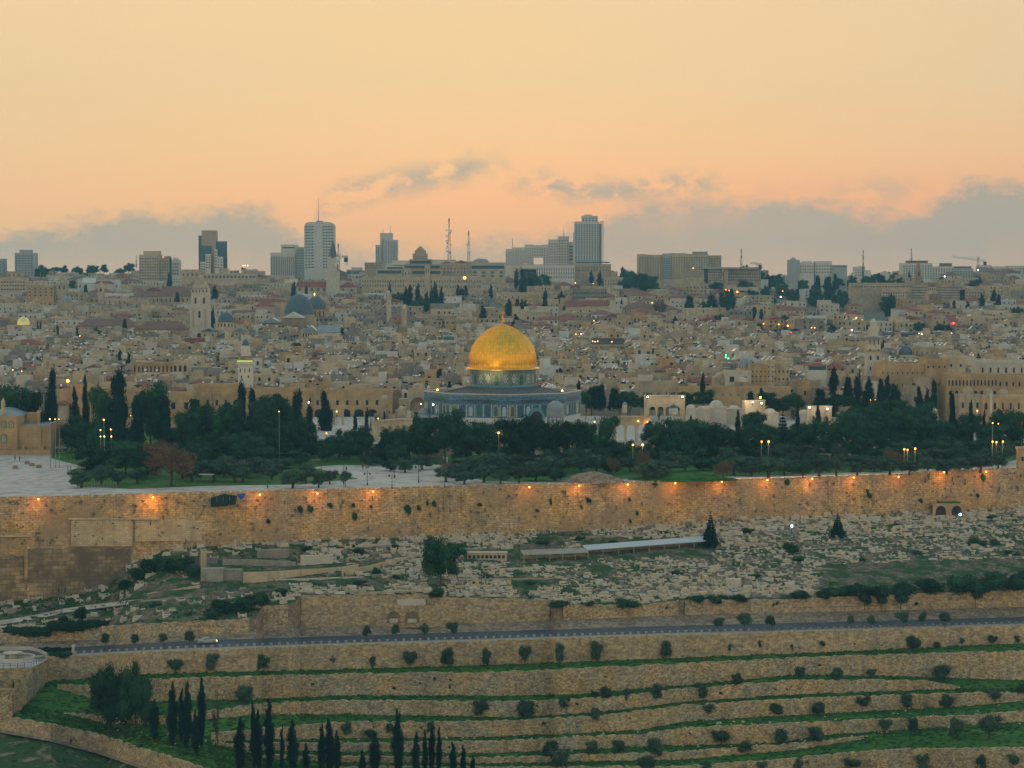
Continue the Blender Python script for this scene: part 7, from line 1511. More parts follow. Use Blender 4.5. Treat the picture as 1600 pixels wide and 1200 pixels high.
# ------------------------------------------------------------------ street lamps
def pole_lamp(px, py, D, ground, m, label, r=1.0, e=0, arms=1, cat='street lamp', name='street_lamp', col=(1, .45, .12), grp=None):
    p = at(px, py, D); h = max(2.5, p.z - ground); t = thing(name, label, cat, (p.x, p.y, p.z - h), 0, grp, True)
    mb = MB(); mb.tube([(0, .3, 0), (0, .3, h * .96)], .11, 6, 0, .07); mb.tube([(0, .3, h * .96), (0, .15, h + .35), (0, 0, h + .38)], .06, 5); mb.build('pole', M['metal'], t)
    o = link('lamp_head', bulb(m), t, (0, 0, h)); o.scale = (r, r, r)
    if e: plight(p + Vector((0, -.6, -.5)), e, col, .3)
    return t
PL = [(914, 661, 1.1), (929, 659, .7), (989, 695, .9), (1004, 695, 1), (1144, 674, .7), (1190, 690, .9), (1201, 690, 1.1), (1258, 672, .9), (1330, 689, 1.3), (1350, 635, 1.3), (1368, 625, .9), (1360, 625, .5), (1413, 702, .9), (1418, 703, .9), (1430, 701, 1), (1551, 690, .9), (1557, 691, .9), (1567, 690, .9), (1188, 621, 1.4), (779, 676, 1.2), (510, 677, .8), (613, 657, 1.4), (591, 654, .7), (526, 643, .8), (1527, 642, 1), (1551, 661, .7), (1560, 662, .7), (1597, 655, 1), (78, 655, .7), (86, 655, .5), (92, 655, .5), (162, 656, .8), (157, 672, .7), (173, 671, .7), (157, 682, .6), (163, 682, .7), (174, 682, .7), (436, 643, .5), (997, 658, .8), (1012, 659, 1), (1290, 640, .1), (482, 630, .6), (106, 595, 2.0), (204, 649, .5)]
for px, py, r in PL:
    D = {1188: 842, 1350: 850, 1368: 850, 1360: 850, 1527: 860, 997: 744, 1012: 744, 106: 864, 526: 826, 436: 700, 482: 828}.get(px, 742 if py > 665 else 752)
    if px in (78, 86, 92, 162, 157, 173, 163, 174): D = 690
    if px in (1551, 1557, 1567, 1413, 1418, 1430, 989, 1004, 1190, 1201): D = 688
    if px == 779: D = 702
    big_ = r > 1.2
    pole_lamp(px, py, D, ZE, 'orangebig' if big_ else 'orange' if px > 1100 or px in (779, 510) else 'yellow', 'glowing %s pole lamp' % ('bright orange' if big_ else 'amber'), .85 * r, 120 * r if r > .8 else 0, grp='lamps on the esplanade')
for px, py in ((1012, 620), (1066.5, 620), (1163, 629), (1176, 628.5), (1190, 630), (1265, 636.5), (1292.5, 639), (677, 632), (657.5, 631), (482.5, 628.5)):
    D = 832 if px < 1100 and px > 1000 else 810 if px > 1100 and px < 1200 else 798 if px > 1200 else 768 if px > 600 else 850
    p = at(px, py, D); t = thing('flood_lamp', 'white flood lamp on an arcade', 'lamp', p, 0, 'white flood lamps on the platform', True)
    o = link('bulb', bulb('whitelamp'), t); k = .75 if px not in (1176, 657.5) else .45; o.scale = (k, k, k); mb = MB(); mb.box(-.1, .1, .2, .5, -1.0, 0, bottom=True); mb.build('bracket', M['darkmetal'], t)
    if px > 1000 or px in (677, 482.5): plight(p + Vector((0, -3.0, 1.0)), 260, (1, .86, .66), .3)
FAR = """1025 442 o|899 442 y|883 441 o|889 441 o|927 443 y|962 463 o|885 482 o|841 478 o|832 490 y|1019 473 y|1134 453 o|1139 454 o|1144 455 o|1152 456 O|1083 419 y|1115 503 O|1165 507 o|1193 506 o|1217 507 o|1231 509 O|1281 508 o|1268 512 y|1273 512 o|1223 455 o|1338 497 O|1347 500 o|1351 504 o|1375 504 o|1358 511 o|1317 506 o|1331 516 w|1330 508 o|1392 496 O|1409 501 o|1425 498 y|1420 498 w|1441 494 o|1469 500 O|1468 500 o|1495 496 o|1486 521 O|1490 505 r
1220 464 w|1222 472 w|1317 531 o|1262 508 y|1237 520 r|1259 552 y|1263 551 o|1333 570 o|726 434 P|746 469 o|790 474 o|62 523 O|75 523 O|125 525 o|176 522 y|239 524 O|305 525 o|1001 542 O|928 501 o|1476 432 w|1528 422 w|1217 588 o|1230 590 y|1161 535 w|1163 541 y|1157 566 w|380 415 y|383 415 y|387 415 y|1134 558 g|1130 560 g|1138 560 g|1134 555 g|327 470 g|622 428 y|657 426 y|926 533 y|930 534 y|934 533 y|956 534 o|900 522 y|908 522 w|140 597 w|2 580 y|34 580 y|20 578 y|1440 522 w|1446 522 w|1452 522 w|1456 523 w|1436 521 y"""
FM = dict(o=('orange', .9, 'small amber lamp'), O=('orange', 1.5, 'bright amber lamp'), P=('orangebig', 2.4, 'big orange flood light'), y=('yellow', .8, 'tiny warm lamp'), w=('whitelamp', .9, 'white lamp shining in the city'), r=('redlamp', 1.3, 'red lamp shining in the city'), g=('greenlamp', 1.1, 'green lamp shining in the city'))
for tt in FAR.replace('\n', '|').split('|'):
    px, py, k = tt.split(); px, py = float(px), float(py); m, r, lb = FM[k]
    D = dcity(min(640, py + 17)) - 5
    if k == 'g' and px > 1000: D = 1084
    if k == 'P': D = 1893
    if py < 425: D = {1083: 2240, 1528: 2390}.get(int(px), 2330)
    if 900 < px < 960 and 530 < py < 536: D = 1118
    if px < 40 and py > 570: D = 960
    pole_lamp(px, py, D, zcity(D) if k != 'g' else at(px, py, D).z - 2.5, m, lb, r * D / 1300, grp='lamps shining in the city')
# unlit lamp posts
def lamp_post(px, yb, yt, z=None, arms=2, label='', D=None, m='darkmetal', lit=None):
    D = D or desp(yb); p = at(px, yb, D); h = at(px, yt, D).z - p.z; t = thing('lamp_post', label, 'lamp post', p)
    mb = MB(); mb.tube([(0, 0, 0), (0, 0, h)], .10, 6, 0, .06); mb.cyl(.2, 0, .6, 6); mb.build('pole', M[m], t)
    for k in range(arms):
        s = (-1) ** k; a = MB(); a.tube([(0, 0, h * .78), (s * .7, 0, h * .86), (s * .75, 0, h * .8)], .05, 4); a.lathe([(.05, h * .68), (.24, h * .72), (.24, h * .8), (.05, h * .84)], 6, s * .75, 0); a.build('lantern', M[m], t)
    return t
for px, yb, yt, ar, lb in [(575, 731, 700, 1, 'dark single lantern post at the back of the paved court'), (537, 757, 724, 1, 'thin lamp post at the near left of the paved court'), (574, 758, 735, 2, 'twin lantern post just behind the wall by the small sparse olive'), (580, 738, 716, 2, 'x'), (612.5, 764, 737, 2, 'tall twin lantern post rising over the wall at mid court'), (616, 747, 722, 2, 'twin lantern post in the middle of the paved court'),
    (654, 754, 722, 2, 'twin lantern post at the near right of the paved court'), (656, 737, 705, 1, 'thin post at the right back of the paved court'), (695, 762, 726, 2, 'lamp post over the wall right of the paved court'), (418, 762, 733, 2, 'twin lantern post before the round olive left of the court'), (502, 740, 714, 1, 'thin post left of the paved court'), (85, 690, 655, 1, 'tall grey lamp post right of the stone mosque')]:
    if lb != 'x': lamp_post(px, yb, yt, arms=ar, label=lb)
for px, yb, yt, lb in [(97, 965, 908, 'tall dark lamp post below the big ashlar blocks'), (321, 968, 897, 'tall dark lamp post by the concrete tomb house'), (534, 925, 889, 'lamp post beside the graffiti path wall'), (752, 918, 890, 'lamp post among graves below the low pale building'), (958, 915, 900, 'lamp post among graves below the metal-roofed shelter')]:
    lamp_post(px, yb, yt, D=dfg(px, yb), label=lb)
for px, yb, yt, lb in [(1500, 836, 804, 'graveyard lamp post with a blue-white light near the little arched tomb'), (1237, 836, 822, 'short graveyard post with a blue-white light')]:
    t = lamp_post(px, yb, yt, D=dfg(px, yb), label=lb, arms=0); p = t.location; D = p.y; o = link('lamp_head', bulb('bluelamp'), t, (0, 0, at(px, yt, D).z - p.z)); o.scale = (1.1,) * 3; plight(p + Vector((0, -.5, at(px, yt, D).z - p.z)), 50, (.4, .8, 1))
# thin bare pole in the lower terraces
t = thing('utility_pole', 'thin bare pole standing among the lower cypresses', 'pole', on(340, 1185)); mb = MB(); mb.tube([(0, 0, -.5), (0, 0, 14)], .09, 5); mb.build('pole', M['darkmetal'], t); mb = MB(); mb.box(-.6, .6, -.05, .05, 13.2, 13.35, bottom=True); mb.build('crossarm', M['darkmetal'], t)
# tarpaulin cage hanging on the wall
D = dwall(350) - 1.6; o = at(350, 790, D); s = D / F; t = thing('scaffold_cage', 'dark netted scaffold cage with a blue tarpaulin hanging at the wall top', 'scaffold', o)
mb = MB(); mb.add([(x * s, y, z * s) for x, z, y in [(-21, -2, 0), (-2, -1, -.3), (18, 2, 0), (20, 15, 0), (0, 18, .1), (-21, 12, 0)]] + [(x * s, 1.4, z * s) for x, z in [(-21, -2), (-2, -1), (18, 2), (20, 15), (0, 18), (-21, 12)]], [(0, 1, 2, 3, 4, 5), (5, 4, 10, 11), (4, 3, 9, 10), (0, 5, 11, 6), (3, 2, 8, 9), (2, 1, 7, 8), (1, 0, 6, 7)]); mb.build('netting', mat('dark green netting', (.012, .03, .03), var=.3, scale=1), t)
mb = MB(); mb.add([(20 * s, -.3, 18 * s), (34 * s, -.2, 20 * s), (32 * s, -.3, 13 * s), (26 * s, -.4, 9 * s), (22 * s, .9, 12 * s), (33 * s, .9, 16 * s)], [(0, 3, 2, 1), (0, 1, 5, 4)]); mb.build('tarpaulin', M['blue'], t)
mb = MB(); [mb.tube([(a * s, -.1, -3 * s), (a * s, -.1, 14 * s)], .06, 4) for a in (-21, -11, -1, 9, 19)]; mb.tube([(20 * s, 0, 5 * s), (48 * s, 0, 9 * s)], .08, 4); mb.build('scaffold_frame', M['metal'], t)
# ------------------------------------------------------------------ parked silver car
def car():
    p = on(323, 1007); D = dfg(323, 1007); t = thing('parked_car', 'silver sedan with its headlamps on, on the road', 'car', p + Vector((0, .9, .02)), WR * .55 + .0)
    prof = [(-2.15, .35), (-2.2, .75), (-2.05, .93), (-1.35, .98), (-.75, 1.40), (-.3, 1.47), (.45, 1.44), (1.05, 1.0), (1.85, .86), (2.15, .70), (2.2, .38)]
    mb = MB(); vs = []; 
    for y, k in ((-.86, 0), (-.80, 1), (.80, 1), (.86, 0)):
        for x, z in prof: vs.append((x, y if z < 1.02 else y * (.80), z))
    n = len(prof); vs = [(x, -.86 if z < 1.05 else -.68, z) for x, z in prof] + [(x, .86 if z < 1.05 else .68, z) for x, z in prof]
    mb.add(vs, [tuple(range(n))[::-1], tuple(range(n, 2 * n))] + [(i, (i + 1) % n, (i + 1) % n + n, i + n) for i in range(n)])
    cp = mat('silver car paint', (.50, .54, .56), rough=.3, metal=.5, var=0); mb.build('body', cp, t)
    mb = MB(); mb.prism([(-1.2, 1.0), (-.72, 1.34), (-.1, 1.38), (-.1, 1.0)], -.87 + .05, -.80 + .02); mb.prism([(-.02, 1.0), (-.02, 1.38), (.42, 1.36), (.88, 1.02)], -.82, -.78); mb.build('side_window', M['window'], t)
    mb = MB(); mb.add([(.50, -.64, 1.41), (1.02, -.78, 1.03), (1.02, .78, 1.03), (.50, .64, 1.41)], [(0, 1, 2, 3)]); o = mb.build('windscreen', M['window'], t); o.location = (.03, 0, .02)
    wm = MB(); wm.lathe([(.02, -.11), (.31, -.11), (.32, 0), (.31, .11), (.02, .11)], 16); wm = wm.mesh('tyre', M['black']); rm = MB(); rm.lathe([(.02, .12), (.19, .115), (.2, .05)], 10); rm = rm.mesh('rim', M['metal'])
    for x in (-1.35, 1.35):
        for y in (-.8, .8): w = link('wheel', wm, t, (x, y, .32)); w.rotation_euler = (R(90), 0, 0); link('rim', rm, w)
    hm_ = bulb('yellow')
    for y in (-.6, .6): o = link('headlight', hm_, t, (2.1, y, .66)); o.scale = (.5, .5, .4)
    tm = MB(); tm.box(-.05, .05, -.16, .16, -.08, .08, bottom=True); tm = tm.mesh('tail light', mat('red plastic', (.3, .02, .02), rough=.4, var=0))
    for y in (-.6, .6): link('tail_light', tm, t, (-2.17, y, .78))
car()
# cars parked far off by the old wall
cm = MB(); cm.prism([(-2.1, .3), (-2.1, .9), (-1.3, 1.0), (-.8, 1.45), (.6, 1.45), (1.1, 1.0), (2.1, .8), (2.1, .3)], -.85, .85); cmm = [cm.mesh('car body', M[k]) for k in ('tank', 'metal', 'tank', 'roofdark')]
cw = MB(); cw.prism([(-1.1, 1.02), (-.75, 1.38), (.55, 1.38), (.95, 1.02)], -.9, .9); cw = cw.mesh('car glass', M['window']); cwh = MB(); [cwh.lathe([(.02, -.95), (.33, -.95), (.33, .95), (.02, .95)], 8, x, 0) for x in (0,)]; cwh = cwh.mesh('car wheel', M['black'])
for i in range(22):
    px = 1208 + i * 13 + TR.uniform(-3, 3); D = 1512 + (i % 3) * 5; p = at(px, 527, D); z = zcity(D) + 5.5
    t = thing('parked_car', ('white', 'grey', 'white', 'dark')[i % 4] + ' car parked behind the old city rampart', 'car', (p.x, D, z), TR.uniform(-.3, .3), 'cars parked behind the rampart', True); link('body', cmm[i % 4], t); link('window', cw, t)
    for x in (-1.3, 1.3): w = link('wheel', cwh, t, (x, 0, .33)); w.rotation_euler = (R(90), 0, 0)
mb = MB(); a = at(1190, 527, 1506); b = at(1570, 527, 1506); mb.box(a.x, b.x, 1504, 1540, zcity(1520) - 4, zcity(1512) + 5.48); kind(mb.build('parking_terrace_ground', M['asphalt']), 'structure')
# ------------------------------------------------------------------ fountain plaza at the lower left
Dq = dfg(40, 1050); 
def pp(px, py, z):      # point on a level z seen at this pixel
    a, b = ray(px, py); D = (z - ZC) / b; return Vector((a * D, D, z))
zq = on(74, 1032).z + .25
zq = at(74, 1026, dfg(90, 1024)).z
outl = [(-60, 1016), (45, 1015), (62, 1019), (74, 1026), (74, 1031), (62, 1037), (50, 1043), (-60, 1046)]
P_ = [pp(x, y, zq) for x, y in outl]; o = P_[3].copy(); t = thing('fountain_plaza', 'raised semicircular stone terrace with a fountain bowl at the left edge', 'plaza', o)
mb = MB(); n = len(P_); vs = [tuple(p - o) for p in P_] + [tuple(p - o - Vector((0, 0, 7))) for p in P_]; mb.add(vs, [tuple(range(n))[::-1]] + [(i, (i + 1) % n, (i + 1) % n + n, i + n) for i in range(n)]); mb.build('terrace', M['rubble2'], t)
mb = MB(); mb.add([tuple(p - o + Vector((0, 0, .03))) for p in P_], [tuple(range(n))[::-1]]); mb.build('paving', M['paving'], t)
c = pp(20, 1029, zq) - o
mb = MB(); mb.lathe([(5.2, 0), (5.2, .6), (4.8, .6), (4.8, .15), (.1, .15)], 32, c.x, c.y); mb.lathe([(1, .1), (.9, 1), (2.2, 1.3), (2.3, 1.5), (.2, 1.4)], 20, c.x, c.y); mb.build('fountain_bowl', M['pale'], t)
mb = MB(); Q = [pp(x, y, zq) - o for x, y in ((-60, 1018), (45, 1017), (61, 1021), (73, 1027))]; mb.add([tuple(q) for q in Q] + [tuple(q + Vector((0, 0, 1.0))) for q in Q] + [tuple(q + Vector((0, .5, 1.0))) for q in Q], [(i, i + 1, i + 5, i + 4) for i in range(3)] + [(i + 4, i + 5, i + 9, i + 8) for i in range(3)]); mb.build('parapet', M['pale'], t)
railing([pp(x, y, zq) for x, y in ((-40, 1045), (0, 1044), (25, 1043.5), (48, 1042), (60, 1037), (70, 1031))], 'dark railing round the front of the fountain terrace', 1.1, 1.6)
# lower court wall and cypress stems beneath it
def plainwall(name, pts, th, m, label, D, cat='wall', extra=0):
    o = at(pts[0][0], pts[0][2], D); mb = MB(); vs = []
    for px, ya, yb in pts:
        a = at(px, ya, D); b = at(px, yb, D)
        for p, dy in ((b, 0), (a, 0), (a, th), (b, th)): vs.append((p.x - o.x, dy, p.z - o.z))
    n = len(pts); mb.add(vs, [(i * 4 + k, (i + 1) * 4 + k, (i + 1) * 4 + k + 1, i * 4 + k + 1) for i in range(n - 1) for k in range(3)] + [(0, 1, 2, 3), (n * 4 - 1, n * 4 - 2, n * 4 - 3, n * 4 - 4)]); ob = mb.build(name, m); ob.location = o; return tag(ob, label, cat)
plainwall('garden_wall', [(-60, 1044, 1074), (40, 1044, 1072), (50, 1046, 1066)], 1, M['concrete'], 'grey plastered wall dropping from the fountain terrace', dfg(20, 1074) - .6)
plainwall('garden_wall', [(-60, 1077, 1110), (24, 1077, 1096)], 1, M['rubble'], 'low rough wall under the grey plastered one at the left edge', dfg(10, 1104) - .6)
# stepped boundary wall running down to the path
st = []
x, y = 73, 1033
pts = [(74, 1036, 1066), (66, 1036, 1070), (66, 1042, 1074), (56, 1044, 1082), (56, 1050, 1086), (46, 1052, 1094), (46, 1058, 1096), (34, 1062, 1104), (34, 1070, 1108), (20, 1076, 1116), (20, 1084, 1120), (4, 1090, 1124), (4, 1098, 1126), (-20, 1108, 1130)]
o = at(30, 1090, 480); mb = MB(); vs = []
Ds = dfg(74, 1060)
for i, (px, ya, yb) in enumerate(pts[::-1]):
    D = dfg(px, yb) - .6; a = at(px, ya, D); b = at(px, yb, D)
    for p, dy in ((b, -.3), (a, -.3), (a, .6), (b, .6)): vs.append((p.x - o.x, p.y + dy - o.y, p.z - o.z))
n = len(pts); mb.add(vs, [(i * 4 + k, (i + 1) * 4 + k, (i + 1) * 4 + k + 1, i * 4 + k + 1) for i in range(n - 1) for k in range(3)] + [(0, 1, 2, 3), (n * 4 - 1, n * 4 - 2, n * 4 - 3, n * 4 - 4)])
ob = mb.build('boundary_wall', M['rubble']); ob.location = o; tag(ob, 'stepped rubble wall descending beside the fountain terrace to the footpath', 'wall')
plainwall('graveyard_pillar', [(112, 1008, 1021), (116, 1008, 1021)], 1, M['pale'], 'small pale gate pillar at the left end of the road', dfg(114, 1021) - .6)
for i, (px, yb, yt) in enumerate([(21, 1084, 1062), (27, 1078, 1062), (31, 1075, 1062), (36, 1071, 1055), (7, 1092, 1080), (29, 1095, 1087)]):
    tree('cyp', px, yb, yt, 3.4, dfg(px, yb) - 1.5, grp='little cypresses below the fountain terrace')
# footpath along the base of its wall
mb = MB(); vs = []
for k in range(0, NP_):
    if PX[k] > 420: break
    d = DS[20, k]; p = at(PX[k], YS[20, k] - .5, d - .5); q = at(PX[k], YS[20, k] + 5, d * (1 - .006)); zq_ = on(PX[k], YS[20, k] + 5).z; vs += [(p.x, p.y, p.z + .1), (p.x, p.y - 2.4, p.z - .0)]
mb.add(vs, [(2 * i, 2 * i + 1, 2 * i + 3, 2 * i + 2) for i in range(len(vs) // 2 - 1)]); kind(mb.build('footpath', M['earth']), 'structure')
# ------------------------------------------------------------------ blind arches in the roadside wall, with a flat-topped gatehouse
D = dfg(640, 976) - .9; s = D / F; o = at(637, 974, D); t = thing('arched_well_house', 'stone well house with two dark blind arches and sloping wings beside the road', 'building', o)
Z = lambda py: at(637, py, D).z - o.z
mb = MB(); mb.prism([(-75 * s, -.8), (75 * s, -.8), (75 * s, Z(965)), (47 * s, Z(941)), (44 * s, Z(941)), (44 * s, Z(946)), (-65 * s, Z(946)), (-72 * s, Z(946))][::1], -1.4, .3); mb.build('wall', M['rubble2'], t)
for x0, x1 in ((-32, -11), (-4, 19)):
    w = (x1 - x0) * s; h = Z(953) - Z(972); q = MB(); q.prism([(-w / 2, 0), (w / 2, 0), (w / 2, h * .55), (w * .35, h * .85), (0, h), (-w * .35, h * .85), (-w / 2, h * .55)], -.12, .1); ob = q.build('arch_recess', M['ashlar'], t); ob.location = ((x0 + x1) / 2 * s, -1.4, Z(972))
    q = MB(); q.box(-w * .3, w * .3, -.2, .1, .1, h * .35); q.build('trough', M['pale'], ob)
for x0, ya, x1, yb in ((-75, 945, -40, 938), (-39, 938, 28, 937)):
    mb = MB(); mb.box(x0 * s, x1 * s, .4, 1.6, Z(950), Z(min(ya, yb))); mb.build('upper_step', M['pale'], t)
# stair of two people, small figures
def person(px, py, D, hpx, shirt, trousers, label, pose='stand', rz=0, name='person'):
    """one skinned figure about 1.7 m tall, feet at (px, py)"""
    H_ = 1.72; J = dict(pelvis=(0, 0, .95), chest=(0, 0, 1.30), neck=(0, 0, 1.48), head=(0, -.02, 1.62), top=(0, -.01, 1.70))
    step = .16 if pose == 'walk' else .03
    V = [((0, 0, .95), .13), ((0, 0, 1.12), .12), ((0, 0, 1.34), .15), ((0, 0, 1.47), .06), ((0, -.01, 1.56), .085), ((0, -.01, 1.66), .08)]
    Ed = [(0, 1), (1, 2), (2, 3), (3, 4), (4, 5)]
    for s in (-1, 1):
        k = len(V); f = s * step
        if pose == 'sit': V += [((s * .10, -.05, .93), .10), ((s * .12, -.45, .92), .08), ((s * .12, -.48, .50), .055), ((s * .12, -.60, .46), .045)]
        else: V += [((s * .10, 0, .88), .10), ((s * .11, f * .6 - .03, .50), .072), ((s * .11, f, .10), .05), ((s * .11, f - .14, .05), .042)]
        Ed += [(0, k), (k, k + 1), (k + 1, k + 2), (k + 2, k + 3)]
        k = len(V); V += [((s * .19, 0, 1.40), .06), ((s * .24, .03 - f * .6, 1.14), .047), ((s * .24, -.06 - f, .90), .036), ((s * .235, -.08 - f, .80), .03)]; Ed += [(2, k), (k, k + 1), (k + 1, k + 2), (k + 2, k + 3)]
    me = bpy.data.meshes.new('figure'); me.from_pydata([v for v, r in V], Ed, []); p = at(px, py, D)
    if pose == 'sit': p.z -= .45
    t = thing(name, label, 'person', p, rz); o = link('body', me, t)
    md = o.modifiers.new('skin', 'SKIN'); me.skin_vertices[0].data[0].use_root = True
    for i, (v, r) in enumerate(V): me.skin_vertices[0].data[i].radius = (r, r * .85)
    sb = o.modifiers.new('sub', 'SUBSURF'); sb.levels = 1; sb.render_levels = 1
    # cloth and skin by height
    m = bpy.data.materials.new('clothes'); m.use_nodes = True; b = m.node_tree.nodes['Principled BSDF']; tcn = m.node_tree.nodes.new('ShaderNodeTexCoord'); sp = m.node_tree.nodes.new('ShaderNodeSeparateXYZ'); m.node_tree.links.new(tcn.outputs['Object'], sp.inputs[0])
    cr = m.node_tree.nodes.new('ShaderNodeValToRGB'); cr.color_ramp.interpolation = 'CONSTANT'; mr = m.node_tree.nodes.new('ShaderNodeMath'); mr.operation = 'DIVIDE'; mr.inputs[1].default_value = 1.8; m.node_tree.links.new(sp.outputs[2], mr.inputs[0]); m.node_tree.links.new(mr.outputs[0], cr.inputs[0])
    e = cr.color_ramp.elements; e[0].color = (.02, .02, .02, 1); e[1].position = .05; e[1].color = (*trousers, 1)
    for q, c in ((.52, shirt), (.815, (.35, .2, .13))): x = e.new(q); x.color = (*c, 1)
    m.node_tree.links.new(cr.outputs[0], b.inputs['Base Color']); me.materials.append(m)
    hb = MB(); hb.lathe([(.10, 1.60), (.105, 1.67), (.08, 1.73), (.01, 1.76)], 10, 0, .015); hb.build('hair', M['black'], t); return t
dk = (.02, .025, .05); bk = (.015, .015, .02)
yr = lambda px: float(np.interp(px, PX, R2))
person(1448.5, yr(1448) + 1, dfg(1448, yr(1448)) - .2, 10, dk, bk, 'person in dark clothes walking on the ledge, the taller of two', 'walk', R(90))
person(1456.5, yr(1456) + 1, dfg(1456, yr(1456)) - .2, 9, (.12, .02, .02), bk, 'person in a dark red top following on the ledge path', 'walk', R(80))
person(111, 1162, dfg(111, 1160) - 1.2, 8, bk, dk, 'lone person in dark clothes sitting on the footpath edge', 'sit')
for px, py, sh, lb, po in [(23.5, 720, dk, 'person in dark clothes standing at the mosque front, taller of two', 'stand'), (30.5, 721, bk, 'person in black walking by the mosque front', 'walk'), (108, 718, dk, 'person in dark blue at the paving edge, left of a pair', 'stand'), (112.5, 718, bk, 'person in black at the paving edge, right of a pair', 'stand'), (100, 704, bk, 'person in black near the low kiosk beyond the paving', 'stand'), (572, 734, (.5, .02, .03), 'person in a bright red coat at the back of the paved court', 'stand'), (567, 734, dk, 'person in dark clothes beside the red-coated one', 'stand')]:
    person(px, py, desp(py), 9, sh, bk, lb, po, TR.uniform(0, 6))
# small things on the paving
def planter(px, py, k, lb):
    p = at(px, py, desp(py)); t = thing('stone_block', lb, 'stone block', p, .2 * k); mb = MB(); mb.box(-.75, .75, -.5, .5, 0, .7); mb.box(-.55, .55, -.35, .35, .7, .95); mb.build('block', M['brown'], t)
for i, (px, py, lb) in enumerate([(24, 732, 'brown carved stone block on the paving, nearest the viewer at left'), (42.5, 725, 'brown carved stone block just below the mosque buttress'), (50, 728, 'brown carved stone block in the middle of the row'), (61, 731, 'brown carved stone block farthest right on the paving')]): planter(px, py, i, lb)
t = thing('shed', 'low open shed with a corrugated pale roof by the olive tree', 'shed', at(117, 742, desp(742))); mb = MB(); mb.add([(-2.2, 0, 2.9), (2.6, -1, 1.9), (2.6, 4, 1.9), (-2.2, 5, 2.9)], [(0, 1, 2, 3)]); mb.add([(-2.2, 0, 2.8), (2.6, -1, 1.8), (2.6, 4, 1.8), (-2.2, 5, 2.8)], [(3, 2, 1, 0)]); mb.build('roof', M['greylead'], t); mb = MB(); [mb.box(x - .08, x + .08, y - .08, y + .08, 0, z) for x, y, z in ((-2, .2, 2.7), (2.3, -.6, 1.8), (-2, 4.6, 2.7), (2.3, 3.6, 1.8))]; mb.build('post', M['darkmetal'], t)
t = thing('kiosk', 'low green slatted kiosk between mosque and dark trees', 'kiosk', at(88, 708, desp(708))); mb = MB(); mb.box(-3, 3, 0, 3, 0, 1.6); mb.build('wall', M['beige'], t); mb = MB(); [mb.box(-2.8 + i * 1.2, -1.8 + i * 1.2, -.08, .05, .3, 1.4) for i in range(5)]; mb.build('shutter', M['green'], t); mb = MB(); mb.box(-3.4, 3.4, -.4, 3.4, 1.6, 1.9); mb.build('roof', M['pale'], t)
t = thing('wooden_stand', 'small wooden frame stand with a flat top behind the wall', 'stand', at(322, 755, desp(755))); mb = MB(); [mb.tube([(x, y, 0), (x, y, 2.3)], .06, 4) for x in (-1.6, 1.6) for y in (0, 1.5)]; mb.build('frame', M['bark'], t); mb = MB(); mb.box(-2, 2, -.2, 1.7, 2.3, 2.45); mb.build('top', M['pale'], t)
railing([at(x, 765 - (x - 143) * .02, desp(765 - (x - 143) * .02)) for x in (143, 160, 182)], 'green metal fence panel beside the two old olive trees', 1.4, .8, 'metal')
railing([at(x, 727, desp(727)) for x in (1532, 1560, 1588)], 'pale fence along the terrace at the right end above the wall', 1.3, 1.2, 'pale')
D = dwall(1598); t = thing('wall_turret', 'small ochre turret standing on the city wall at the right edge', 'turret', at(1600, 731, D)); mb = MB(); mb.box(-1.6, 3, .2, 3, -1, at(1600, 700, D).z - t.location.z); mb.box(-1.9, 3.3, 0, 3.2, at(1600, 702, D).z - t.location.z, at(1600, 699, D).z - t.location.z); mb.build('wall', M['ochre'], t); win(t, -.4, 2, .7, 1.2, .2)
# low walls on the esplanade
for x0, x1, y, D, lb in ((445, 500, 725, 716, 'low pale kerb wall at the back of the lawn left of the court'), (1010, 1125, 712, 728, 'low ochre wall glimpsed under the pines right of the stairs'), (830, 900, 714, 730, 'low ochre wall glimpsed under the pines below the octagon'), (1270, 1330, 716, 722, 'ochre ramp wall under the pines at the right'), (660, 700, 712, 728, 'ochre retaining wall behind pine trunks left of the octagon'), (270, 420, 716, 716, 'low pale wall behind the brown-leaved tree'), (1260, 1330, 716, 700, 'flat low pale wall in the olive grove on the right')):
    plainwall('garden_wall', [(x0, y - 7, y + 2), (x1, y - 7, y + 2)], .6, M['beige'], lb, D)

